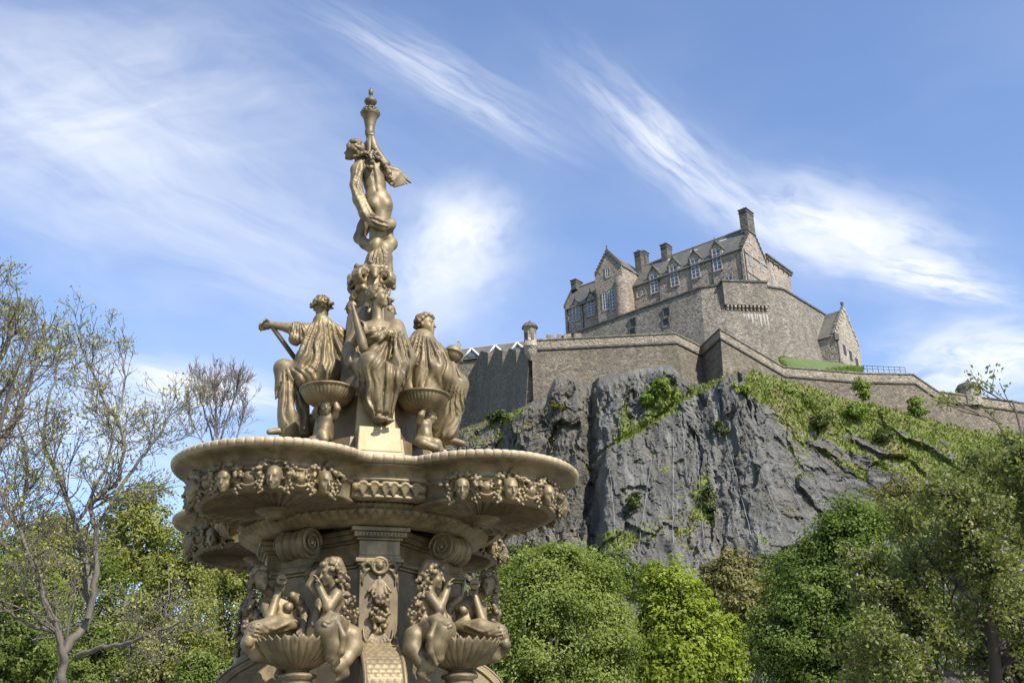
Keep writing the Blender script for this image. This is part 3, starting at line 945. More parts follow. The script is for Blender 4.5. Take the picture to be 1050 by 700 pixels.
# --- the seated woman in front, holding a distaff
def woman():
    lo, hi = (-0.42, -1.0, 4.80), (0.46, -0.12, 6.62)
    face = nrm((0.80, -0.6, -0.02)); hc = L(388.5, 305, -0.42)
    nk = L(387, 325, -0.39); pv = L(388, 384, -0.46)
    sl_, sr_ = L(368, 336, -0.40), L(406, 336, -0.38)
    el, hl = L(361, 357, -0.46), L(367, 343, -0.66)
    er, hr = L(414, 368, -0.44), L(405, 391, -0.68)
    kl, kr = L(379, 372, -0.82), L(402, 388, -0.80)
    al, ar = L(388, 425, -0.76), L(395, 427, -0.72)
    hipl, hipr = L(380, 386, -0.46), L(399, 386, -0.46)
    B = Clay(lo, hi, 0.0105)
    torso(B, nk, pv, sl_, sr_, hipl, hipr, (0, -1, 0), 1.0, True)
    B.cap(nk-np.array([0, 0, .03]), hc-face*0.02-np.array([0, 0, 0.05]), 0.056, 0.050, 0.02)
    head(B, hc, face, (0, 0, 1), 1.08)
    limb(B, sl_, el, hl, (0.062, 0.05, 0.034)); limb(B, sr_, er, hr, (0.062, 0.052, 0.036))
    hand(B, hl, (0.3, -0.25, 0.85), (0.6, -0.6, 0), 1.0, 0.7); hand(B, hr, (-0.1, -0.3, -1), (-1, -0.3, 0), 1.05, 0.2)
    for h_, k_, a_ in ((hipl, kl, al), (hipr, kr, ar)):
        limb(B, h_, k_, a_, (0.09, 0.075, 0.045))
        toe = a_+np.array([0.02, -0.14, -0.085])
        B.cap(a_+np.array([0, 0.02, -0.05]), toe, 0.042, 0.03, 0.02)
        for j in range(5): B.ball(toe+np.array([-0.035+0.017*j, -0.02-0.006*(2-abs(j-1.5)), -0.004]), 0.014, 0.004)
    bo = link('seated_statue', B.mesh('seated_statue'), M_BR, F)
    # dress and mantle
    R = Clay(lo, hi, 0.0105)
    torso(R, nk-np.array([0, 0, .05]), pv, sl_-np.array([0, 0, .02]), sr_-np.array([0, 0, .02]), hipl, hipr, (0, -1, 0), 0.97, True, 0.018)
    for h_, k_, a_ in ((hipl, kl, al), (hipr, kr, ar)):
        R.cap(h_, k_, 0.125, 0.095, 0.05); R.cap(k_, a_+np.array([0, 0.03, 0.03]), 0.095, 0.072, 0.08)
    R.cap((kl+kr)/2+np.array([0, .05, 0]), (al+ar)/2+np.array([-.01, 0.03, 0.02]), 0.11, 0.085, 0.08)
    R.tube([sl_+np.array([-.03, -.01, .03]), L(374, 341, -.50), L(388, 346, -.54), L(400, 341, -.52), sr_+np.array([.02, .0, .02])], [0.035, 0.034, 0.034, 0.034, 0.035], 0.03)
    R.tube([L(406, 340, -.44), L(411, 356, -.52), L(409, 376, -.62), L(405, 394, -.68)], [0.07, 0.082, 0.085, 0.045], 0.05)
    R.cap(L(372, 395, -0.62), L(379, 420, -0.66), 0.07, 0.035, 0.05)               # skirt falling by her left in the picture
    R.tube([sr_+np.array([0, 0, .01]), er+np.array([0.02, 0, 0]), L(408, 388, -0.6)], [0.085, 0.10, 0.06], 0.04)      # mantle over the arm
    R.tube([L(410, 362, -0.45), L(412, 385, -0.5), L(407, 402, -0.58)], [0.07, 0.075, 0.03], 0.04)
    R.tube([sl_, el+np.array([-0.01, 0, -0.03]), L(362, 372, -0.5)], [0.075, 0.085, 0.08], 0.04)
    R.tube([L(362, 368, -0.5), L(372, 378, -0.66), L(384, 374, -0.86)], [0.075, 0.075, 0.06], 0.04)
    # neckline roll and folds
    R.pleat(L(405, 333, -.45), 13, 0.026, L(388, 354, -.55), (0.19, 0.22, 0.20), 1)
    R.pleat(L(406, 326, -.5), 22, 0.034, L(409, 366, -.58), (0.13, 0.3, 0.36), 2)
    R.pleat(L(391, 476, -.75), 24, 0.036, L(391, 402, -.75), (0.27, 0.36, 0.36), 3)
    R.pleat(L(362, 345, -.5), 14, 0.030, L(370, 372, -.6), (0.13, 0.25, 0.22), 4)
    for q, a_ in ((0, al), (1, ar)):
        R.ell(a_+np.array([0, -0.09, -0.035]), (0.05, 0.09, 0.05), None, 0.01, sub=True)
    link('robe', R.mesh('robe'), M_BR, bo)
    Hc = Clay(hc-0.2, hc+0.2, 0.009)
    curls(Hc, hc, face, (0, 0, 1), 1.1, 80, 0.021, 4, 0.42, -0.35)
    Hc.ball(hc-face*0.10+np.array([0, 0, 0.0]), 0.05, 0.02)
    Hc.tube([hc-face*0.07+np.array([0, 0, -0.03]), hc-face*0.09+np.array([0, 0, -0.1]), hc-face*0.06+np.array([-0.05, 0, -0.16])], [0.03, 0.026, 0.016], 0.01)
    link('hair', Hc.mesh('hair'), M_BR, bo)
    g = Geo()
    a, b = L(360.5, 309, -0.70), L(374, 361, -0.70)
    pts = [a+(b-a)*q for q in (0, .12, .3, .31, .5, .75, .95, 1.0)]
    g.tube(pts, [0.008, 0.018, 0.028, 0.030, 0.040, 0.050, 0.046, 0.02], 12)
    g.build('distaff', M_BRD, bo)
    return bo
woman()

# --- the man on the left, seen from behind, leaning on a long hammer shaft
def man_left():
    lo, hi = (-1.42, -0.42, 4.78), (-0.12, 0.52, 6.66)
    hc = L(330, 316, 0.03); face = nrm((0.22, 0.85, -0.12))
    nk = L(329, 330, 0.03); pv = L(327, 384, 0.02)
    sn, sf = L(314, 340, 0.0), L(345, 343, 0.05)
    el, hn = L(296, 336, 0.06), L(279, 333, 0.10)
    kn, an = L(291, 378, 0.05), L(293, 436, 0.0)
    k2, a2 = L(308, 384, 0.30), L(312, 440, 0.28)
    B = Clay(lo, hi, 0.0105)
    torso(B, nk, pv, sn, sf, pv, pv, (0, 1, 0), 1.0)
    B.cap(nk-np.array([0, 0, .03]), hc-np.array([0, 0, 0.06]), 0.062, 0.056, 0.02)
    head(B, hc, face, (0, 0, 1), 1.12, True)
    B.cap(sn, el, 0.066, 0.054, 0.02); B.cap(el, hn, 0.052, 0.036, 0.02)
    hand(B, hn, (-0.95, 0.0, -0.25), (0, -0.6, 0.8), 1.15, 0.8)
    B.cap(sf, L(352, 366, 0.2), 0.062, 0.05, 0.02)
    limb(B, pv+np.array([-.05, -.02, 0]), kn, an, (0.095, 0.078, 0.048)); limb(B, pv+np.array([-.04, .1, 0]), k2, a2, (0.095, 0.078, 0.048))
    for a_ in (an, a2): B.cap(a_+np.array([0.02, 0, -0.05]), a_+np.array([-0.16, -0.02, -0.085]), 0.045, 0.03, 0.02)
    bo = link('seated_statue', B.mesh('seated_statue'), M_BR, F)
    R = Clay(lo, hi, 0.0105)
    torso(R, nk-np.array([0, 0, .02]), pv, sn, sf, pv, pv, (0, 1, 0), 1.04, False, 0.022)
    R.cap(sn, L(304, 338, 0.04), 0.088, 0.088, 0.03)                       # short wide sleeve
    R.cap(L(304, 336, 0.04), L(303, 347, 0.02), 0.055, 0.075, 0.02)
    R.ell(L(297.5, 338, 0.055), (0.05, 0.06, 0.06), None, 0.005, sub=True)
    R.cap(nk+np.array([0.0, -.02, 0.0]), sf, 0.085, 0.085, 0.04)           # cloak slung over the far shoulder
    R.tube([sf, L(349, 362, 0.06), L(350, 384, 0.05)], [0.09, 0.115, 0.14], 0.05)
    R.tube([L(318, 345, -.02), L(313, 368, -.04), L(310, 388, -.05)], [0.07, 0.09, 0.085], 0.05)
    R.tube([L(330, 350, -.03), L(332, 385, -.04)], [0.11, 0.15], 0.06)
    R.cap(L(322, 388, 0.0), kn, 0.14, 0.10, 0.04); R.cap(kn, an+np.array([.02, 0, 0.0]), 0.102, 0.085, 0.03)
    R.cap(L(322, 388, 0.1), k2, 0.14, 0.10, 0.04); R.cap(k2, a2, 0.09, 0.06, 0.03)
    R.cap(an+np.array([.02, 0, 0.10]), an+np.array([0.035, 0.02, -0.07]), 0.088, 0.098, 0.04)
    R.pleat(L(331, 312, 0), 19, 0.038, L(332, 364, 0), (0.30, 0.42, 0.36), 11)
    R.pleat(L(304, 322, 0), 22, 0.026, L(304, 342, 0.03), (0.10, 0.2, 0.12), 12)
    R.pleat(L(289, 356, 0), 20, 0.034, L(297, 412, 0.05), (0.22, 0.35, 0.34), 13, warp=.8)
    R.pleat(L(283, 360, 0), 9, 0.028, L(310, 389, 0.0), (0.17, 0.3, 0.12), 14)
    link('robe', R.mesh('robe'), M_BR, bo)
    Hc = Clay(hc-0.24, hc+0.24, 0.009)
    curls(Hc, hc, face, (0, 0, 1), 1.08, 70, 0.016, 8, 0.5, -0.2)
    rgl = np.random.default_rng(2); r_ = np.cross(face, (0, 0, 1))
    for i in range(46):                                                    # laurel wreath
        a = 2*PI*i/46+rgl.uniform(-.05, .05); tilt = 0.32*math.cos(a)
        p = hc+face*0.112*math.cos(a)+r_*0.098*math.sin(a)+np.array([0, 0, 0.035+tilt*0.1+rgl.uniform(-.018, .018)])
        o_ = nrm(p-hc); Hc.cap(p, p+nrm(o_*0.7+np.array([0, 0, rgl.uniform(-.6, .7)]))*0.035, 0.016, 0.008, 0.003)
    link('laurel_wreath', Hc.mesh('laurel_wreath'), M_BR, bo)
    g = Geo(); a, b = L(277.5, 333, 0.10), L(306, 372, 0.16)
    g.tube([a, a+(b-a)*.05, b], [0.02, 0.024, 0.027], 10)
    g.build('hammer_shaft', M_BRD, bo)
    return bo
man_left()

# --- the man on the right with a globe
def man_right():
    lo, hi = (0.1, -0.46, 4.72), (1.32, 0.46, 6.56)
    hc = L(436, 334, -0.02); face = nrm((0.80, -0.58, 0.0))
    nk = L(433, 347, 0.0); pv = L(436, 396, 0.0)
    sn, sf = L(424, 357, -0.06), L(447, 357, 0.08)
    en, hn = L(452, 380, -0.16), L(467, 374, -0.06)
    kn, an = L(466, 396, -0.06), L(460, 446, -0.02)
    k2, a2 = L(464, 398, 0.18), L(452, 444, 0.16)
    B = Clay(lo, hi, 0.0105)
    torso(B, nk, pv, sn, sf, pv, pv, (0.7, -0.5, 0), 1.0)
    B.cap(nk-np.array([0, 0, .03]), hc-np.array([0, 0, 0.06]), 0.058, 0.054, 0.02)
    head(B, hc, face, (0, 0, 1), 1.10)
    limb(B, sn, en, hn, (0.064, 0.052, 0.036)); hand(B, hn, (0.75, 0.3, 0.75), (0.3, -0.9, 0.2), 1.1, 0.25)
    e2, h2 = L(414, 377, -0.12), L(420, 378, -0.22)
    B.cap(L(412, 376, -0.2), L(423, 376, -0.2), 0.04, 0.034, 0.015); hand(B, L(422, 376, -0.2), (0.9, -0.1, -0.3), (0.2, -0.9, 0.3), 1.0, 0.5)
    for k_, a_, q in ((kn, an, -.03), (k2, a2, .1)):
        limb(B, pv+np.array([.05, q, 0]), k_, a_, (0.095, 0.08, 0.05))
        B.cap(a_+np.array([-0.02, 0, -0.05]), a_+np.array([0.14, -0.05, -0.10]), 0.05, 0.034, 0.02)
    bo = link('seated_statue', B.mesh('seated_statue'), M_BR, F)
    R = Clay(lo, hi, 0.0105)
    torso(R, nk-np.array([0, 0, .03]), pv, sn, sf, pv, pv, (0.7, -0.5, 0), 1.02, False, 0.02)
    R.cap(nk-np.array([0, 0, .02]), nk-np.array([0, 0, .05]), 0.09, 0.10, 0.04)
    R.tube([nk+np.array([-.03, -.02, -.02]), L(421, 372, -.08), L(421, 400, -.08)], [0.10, 0.13, 0.10], 0.06)     # cloak down the back
    R.tube([nk+np.array([.0, -.04, -.03]), L(432, 378, -.12), L(438, 405, -.14)], [0.10, 0.14, 0.13], 0.06)
    R.tube([sn+np.array([.03, -.03, 0]), en+np.array([-.04, -.02, -.02]), en+np.array([.02, 0, -.02]), hn+np.array([-.06, 0, -.02])], [0.12, 0.12, 0.10, 0.065], 0.06)
    R.tube([nk+np.array([.03, -.06, -.05]), L(446, 366, -.10), L(452, 388, -.12), L(462, 396, -.1)], [0.09, 0.13, 0.14, 0.12], 0.06)
    R.cap(L(440, 402, -.02), kn, 0.15, 0.125, 0.06); R.cap(kn, an, 0.125, 0.09, 0.05)
    R.cap(L(440, 402, .1), k2, 0.15, 0.12, 0.06); R.cap(k2, a2, 0.12, 0.09, 0.05)
    R.tube([L(462, 383, -.1), L(470, 394, -.06), L(468, 415, -.02)], [0.08, 0.10, 0.07], 0.05)
    R.cap(L(456, 420, 0.0), L(452, 448, 0.05), 0.10, 0.10, 0.06)
    R.pleat(L(433, 334, 0), 19, 0.036, L(430, 376, -.05), (0.24, 0.4, 0.34), 21)
    R.pleat(L(440, 346, 0), 13, 0.036, L(455, 380, -.1), (0.20, 0.36, 0.22), 22, warp=.8)
    R.pleat(L(470, 384, 0), 18, 0.034, L(459, 424, 0.0), (0.22, 0.36, 0.32), 23, warp=.8)
    link('robe', R.mesh('robe'), M_BR, bo)
    Hc = Clay(hc-0.22, hc+0.22, 0.009)
    curls(Hc, hc, face, (0, 0, 1), 1.1, 95, 0.021, 14, 0.40, -0.45)
    link('hair', Hc.mesh('hair'), M_BR, bo)
    gc = L(464.5, 362.5, -0.10)
    g = Geo(); R0 = 0.098
    g.lathe([(max(0.001, R0*math.cos(a)), R0*math.sin(a)) for a in np.linspace(-PI/2, PI/2, 19)], gc, 32)
    o = g.build('globe', M_BR, bo)
    g = Geo(); g.lathe([(R0-0.004, -0.012), (R0+0.016, -0.012), (R0+0.020, 0.0), (R0+0.016, 0.012), (R0-0.004, 0.012)], (0, 0, 0), 40)
    o2 = g.build('globe_band', M_BRD, o); o2.location = gc; o2.rotation_euler = (-0.06, 0.22, 0)
    return bo
man_right()
# the fourth seat, hidden behind the core: the front figure's counterpart turned about
w0 = [o for o in bpy.data.objects if o.name.split('.')[0] == 'seated_statue'][0]
wc = w0.copy(); COL.objects.link(wc); wc.rotation_euler = (0, 0, PI)
for ch in w0.children:
    c2 = ch.copy(); COL.objects.link(c2); c2.parent = wc

# ---------- scrolled capital with small heads that carries the torch bearer
def capital():
    V = Clay((-0.44, -0.40, 6.24), (0.44, 0.40, 7.0), 0.0105)
    V.cap((0, 0, 6.3), (0, 0, 6.62), 0.17, 0.15, 0.02); V.cap((0, 0, 6.62), (0, 0, 6.86), 0.16, 0.14, 0.03)
    rg = np.random.default_rng(8)
    for k in range(4):
        a = k*PI/2+PI/4; u = np.array([math.cos(a), math.sin(a), 0]); w = np.array([-u[1], u[0], 0])
        pts = [u*0.08+np.array([0, 0, 6.84])]
        for i in range(16):
            q = i/15; b = PI*0.62-q*PI*2.4; rr = 0.085*(1-0.6*q)
            pts.append(u*(0.20+rr*math.cos(b))+np.array([0, 0, 6.74+rr*math.sin(b)]))
        for dw in (-0.035, 0.0, 0.035):
            V.tube([p+w*dw for p in pts], 0.026, 0.008)
        a2 = k*PI/2; u2 = np.array([math.cos(a2), math.sin(a2), 0])
        if k != 3: head(V, u2*0.20+np.array([0, 0, 6.44]), u2+np.array([0, 0, -.1]), (0, 0, 1), 0.72)
        for _ in range(26):
            p = u2*rg.uniform(0.14, 0.22)+np.array([-u2[1], u2[0], 0])*rg.uniform(-.09, .09)+np.array([0, 0, rg.uniform(6.50, 6.60)])
            V.ball(p, 0.026, 0.004)
        V.tube([u2*0.14+np.array([0, 0, 6.80]), u2*0.22+np.array([0, 0, 6.79]), u2*0.24+np.array([0, 0, 6.72])], [0.05, 0.045, 0.03], 0.015)
        for _ in range(10):
            p = u*rg.uniform(0.13, 0.2)+w*rg.uniform(-.1, .1)+np.array([0, 0, rg.uniform(6.56, 6.68)])
            V.cap(p, p+rg.normal(0, .022, 3), 0.03, 0.018, 0.006)
    V.ell((0, 0, 6.88), (0.20, 0.17, 0.06), None, 0.03)
    for _ in range(24):
        a = rg.uniform(0, 2*PI); V.ball((0.18*math.cos(a), 0.16*math.sin(a), rg.uniform(6.86, 6.93)), 0.03, 0.008)
    return V.mesh('scroll_capital')
link('scroll_capital', capital(), M_BR, F)

# ---------- torch bearer: nude seen from behind, sash, garland and wings
def bearer():
    lo, hi = (-0.44, -0.42, 6.84), (0.50, 0.44, 8.80)
    P = lambda x, y, d=0.0: L(x, y, d)
    B = Clay(lo, hi, 0.010)
    hc = P(362.5, 155, -0.03); face = nrm((-0.75, 0.55, 0.25))
    nk = P(371, 165, 0.0); sl_, sr_ = P(368.5, 168, 0.0), P(395, 169, 0.0)
    pv = P(388, 208, 0.02); wa = P(384.5, 190, 0.0)
    B.ell(P(381.5, 177, 0.0), (0.150, 0.105, 0.16), (nrm((1, 0, 0.05)), (0, 1, 0), nrm((-.05, 0, 1))), 0.04)
    B.ell(wa, (0.128, 0.098, 0.13), None, 0.06)
    B.ell(P(387.5, 205, 0.0), (0.155, 0.12, 0.14), None, 0.06)
    for q, px in ((-1, 382.5), (1, 395)): B.ell(P(px, 210, -0.062), (0.078, 0.07, 0.09), None, 0.03)
    B.tube([P(389.2, 204, -.15), P(389.4, 214, -.15), P(389, 221, -.13)], [0.006, 0.009, 0.008], 0.012, sub=True)
    B.tube([P(381, 166, -.10), P(383, 180, -.095), P(385.5, 196, -.10)], [0.010, 0.012, 0.008], 0.025, sub=True)   # spine
    for q, px in ((-1, 373), (1, 387)): B.ell(P(px, 171, -0.06), (0.035, 0.03, 0.05), None, 0.02)                  # shoulder blades
    B.cap(sl_, P(382, 171, 0), 0.058, 0.07, 0.05); B.cap(sr_, P(382, 171, 0), 0.058, 0.07, 0.05)
    B.cap(P(377, 168, 0), hc+np.array([.03, 0, -.03]), 0.065, 0.05, 0.04)
    head(B, hc, face, (-0.3, 0.1, 1), 0.98)
    # arms raised along the torch
    B.tube([sl_, P(369.5, 157, 0.16), P(377.5, 146, 0.03)], [0.052, 0.046, 0.032], 0.02)
    B.tube([sr_, P(384.5, 153, -0.02), P(380.5, 138, -0.0)], [0.054, 0.044, 0.032], 0.02)
    hand(B, P(378, 147, -.01), (0.1, -0.1, 1), (1, 0, 0), 0.8, 0.4); hand(B, P(381.5, 140, -.03), (-.1, 0, 1), (-1, 0, 0), 0.8, 0.4)
    # standing leg, and the other bent back to the left
    B.tube([P(392, 212, 0.0), P(388, 240, -0.01), P(385, 252, -0.02), P(390, 277, 0.0)], [0.118, 0.092, 0.074, 0.048], 0.04)
    B.tube([P(382, 214, 0.03), P(373, 233, 0.10), P(368.5, 244, 0.12)], [0.092, 0.072, 0.064], 0.03)
    B.tube([P(368.5, 244, 0.12), P(374, 250, 0.06), P(381, 257, 0.0)], [0.062, 0.056, 0.04], 0.03)
    B.cap(P(381, 257, 0.0), P(387, 263, -0.03), 0.036, 0.025, 0.02)
    B.cap(P(390, 277, 0), P(386, 283, -.06), 0.04, 0.03, 0.02)
    bo = link('torch_bearer', B.mesh('torch_bearer'), M_BR, F)
    S = Clay(lo, hi, 0.010)
    S.tube([P(372, 163, -.04), P(366, 174, -.06), P(365, 190, -.06), P(368.5, 205, -.08), P(375, 219, -.12), P(384, 228, -.15), P(393, 232, -.13), P(401, 229, -.05), P(402, 226, .06)],
           [0.05, 0.062, 0.060, 0.064, 0.066, 0.062, 0.056, 0.046, 0.03], 0.03, flat=((0.9, 0, 0.1), 0.9))
    S.tube([P(400, 232, -.05), P(396, 240, .04), P(401, 250, .02), P(394, 256, -.03), P(388, 266, -.04), P(385, 277, -.04)], [0.05, 0.06, 0.065, 0.08, 0.10, 0.115], 0.05)
    S.tube([P(392, 252, -.05), P(397, 264, -.03), P(398, 281, 0)], [0.05, 0.055, 0.06], 0.03)
    S.tube([P(380, 262, -.05), P(377, 276, -.03)], [0.04, 0.06], 0.03)
    S.folds([P(368, 163, -.12), P(374, 168, -.12)], [P(360, 190, -.12), P(367, 190, -.12)], 4, 0.015, 0, seed=31, jit=.006)
    S.folds([P(360, 190, -.12), P(368, 190, -.12)], [P(376, 228, -.2), P(383, 219, -.2)], 5, 0.015, 0, seed=32, jit=.006)
    S.folds([P(376, 228, -.2), P(382, 220, -.2)], [P(398, 236, -.18), P(401, 226, -.16)], 4, 0.014, 0.02, seed=33, jit=.006)
    S.folds([P(384, 258, -.1), P(396, 254, -.1)], [P(376, 280, -.1), P(399, 281, -.08)], 7, 0.014, 0, seed=34, jit=.008)
    link('sash', S.mesh('sash'), M_BR, bo)
    G_ = Clay(lo, hi, 0.010); rg = np.random.default_rng(12)
    for pts in ([P(364, 160, -.1), P(374, 158, -.12), P(384, 158, -.1), P(393, 166, -.1), P(399, 178, -.08), P(402, 189, -.05)], [P(379, 159, -.13), P(381, 167, -.14), P(380, 173, -.13)]):
        pts = np.array(pts)
        for i in range(len(pts)-1):
            for q in np.linspace(0, 1, 7):
                p = pts[i]+(pts[i+1]-pts[i])*q
                for _ in range(2): G_.ball(p+rg.normal(0, 0.014, 3), rg.uniform(0.016, 0.027), 0.004)
    curls(G_, hc, face, (-0.3, 0.1, 1), 1.02, 75, 0.021, 6, 0.5, -0.4)
    G_.ball(hc-face*0.09+np.array([0, 0, .02]), 0.05, 0.015)
    link('hair_and_garland', G_.mesh('hair_and_garland'), M_BR, bo)
    for sd in (1,):
        W_ = Clay((0.0, -0.3, 7.7), (0.62, 0.3, 8.4), 0.009)
        root = P(397, 176, 0.0); tip = P(421, 187.5, 0.03)
        for j in range(7):
            q = j/6; e = tip+(P(405, 192, 0.0)-tip)*q**0.8
            st = root+np.array([0.01, 0, 0.06-0.16*q])
            mid = (st+e)/2+np.array([0, -0.01, 0.025*(1-q)])
            W_.tube([st, mid, e], [0.036, 0.034, 0.012], 0.012, flat=((0, 1, 0), 1.5))
        W_.tube([root+np.array([-.03, 0, .05]), root+(tip-root)*.45+np.array([0, 0, .075]), tip], [0.04, 0.034, 0.010], 0.012)
        link('wing', W_.mesh('wing'), M_BRD, bo)
    # torch
    tc = P(379.6, 120, 0.0); x0, y0 = tc[0], tc[1]
    zz = lambda y: P(379.6, y, 0.0)[2]
    g = Geo()
    pr = [(0.03, zz(160)), (0.035, zz(146)), (0.042, zz(140)), (0.055, zz(138)), (0.058, zz(135)), (0.05, zz(133)), (0.055, zz(131)), (0.062, zz(128)), (0.08, zz(121.5)), (0.10, zz(119)), (0.112, zz(117.5)), (0.10, zz(116)), (0.05, zz(114)), (0.03, zz(112)), (0.022, zz(109)), (0.03, zz(108)), (0.06, zz(106.5)), (0.075, zz(104.6)), (0.07, zz(103)), (0.03, zz(102)), (0.016, zz(101)), (0.016, zz(97.5)), (0.026, zz(97)), (0.028, zz(93)), (0.02, zz(92)), (0.014, zz(91.5)), (0.014, zz(90.5)), (0.001, zz(90))]
    g.lathe(pr, (x0, y0, 0), 28)
    to = g.build('torch', M_BRD, bo)
    Lf = Clay((x0-.2, y0-.2, zz(122)), (x0+.2, y0+.2, zz(108)), 0.008)
    for k in range(14):
        a = 2*PI*k/14
        for rr, z_, s_ in ((0.098, zz(116.5), 0.022), (0.082, zz(113.5), 0.019)):
            Lf.ball((x0+rr*math.cos(a+z_), y0+rr*math.sin(a+z_), z_), s_, 0.004)
    link('leaf_crown', Lf.mesh('leaf_crown'), M_BRD, to)
bearer()

# ---------- mermaids on the diagonals, seated either side of a scallop basin
def mermaid_a():
    """outer mermaid: faces out over the basin, one hand raised to a horn"""
    lo, hi = (-1.42, -1.30, 2.42), (-0.56, -0.42, 3.66)
    B = Clay(lo, hi, 0.0095)
    hc = L(267.5, 594, -0.86); face = nrm((0.25, -0.95, -0.05)); nk = L(275, 609, -0.80)
    pv = L(290, 646, -0.84); ch = L(287, 624, -0.80)
    sl_, sr_ = L(271, 618, -0.78), L(303, 614, -0.80)
    B.ell(ch, (0.115, 0.085, 0.125), (nrm((1, 0, 0.12)), (0, 1, 0), nrm((-.12, 0, 1))), 0.04)
    B.ell(L(291, 638, -0.84), (0.095, 0.08, 0.09), None, 0.05); B.ell(pv, (0.118, 0.10, 0.09), None, 0.05)
    for px in (281, 296): B.ball(L(px, 622, -0.90), 0.042, 0.02)
    B.cap(ch, sl_, 0.06, 0.05, 0.03); B.cap(ch, sr_, 0.06, 0.05, 0.03)
    B.cap(ch+np.array([0, 0, .08]), hc-np.array([0, 0, .05]), 0.05, 0.042, 0.03)
    head(B, hc, face, (-0.2, 0, 1), 0.92)
    B.tube([sl_, L(277, 633, -0.98), L(285, 607, -0.94)], [0.05, 0.043, 0.03], 0.02); hand(B, L(285, 608, -.94), (0, 0.1, 1), (1, 0, 0), 0.85, 0.5)
    B.tube([sr_, L(313, 628, -0.86), L(311, 645, -0.98)], [0.05, 0.042, 0.03], 0.02); hand(B, L(311, 644, -.98), (-0.1, -.2, -1), (-1, 0, 0), 0.85, 0.4)
    B.tube([pv, L(264, 648, -1.0), L(257, 660, -1.05)], [0.095, 0.088, 0.075], 0.03)
    B.tube([L(257, 658, -1.05), L(264, 670, -1.04), L(280, 676, -1.0)], [0.078, 0.06, 0.045], 0.03)
    B.tube([L(280, 674, -1.0), L(292, 682, -0.95), L(284, 692, -1.0)], [0.05, 0.045, 0.03], 0.03)          # tail end
    bo = B.mesh('mermaid')
    D = Clay(lo, hi, 0.0095)
    D.tube([L(302, 640, -.92), L(280, 640, -1.0), L(262, 646, -1.09), L(255, 658, -1.12)], [0.05, 0.075, 0.075, 0.05], 0.03)
    D.folds([L(300, 636, -1.0), L(300, 648, -1.0)], [L(260, 640, -1.1), L(255, 656, -1.15)], 6, 0.012, 0.03, seed=41, jit=.008)
    D.tube([L(300, 610, -.88), L(308, 618, -.84), L(306, 630, -.80)], [0.035, 0.04, 0.02], 0.02)
    H = Clay(lo, hi, 0.0095)
    curls(H, hc, face, (-0.2, 0, 1), 0.95, 60, 0.022, 5, 0.5, -0.5)
    rg = np.random.default_rng(5)
    for i in range(60):
        q = rg.uniform(0, 1); p = hc+np.array([-0.07-0.02*q, 0.04+0.05*q, -0.02-0.42*q])+rg.normal(0, 0.022, 3)
        H.ball(p, rg.uniform(0.016, 0.028), 0.005)
    return bo, D.mesh('cloth'), H.mesh('hair')
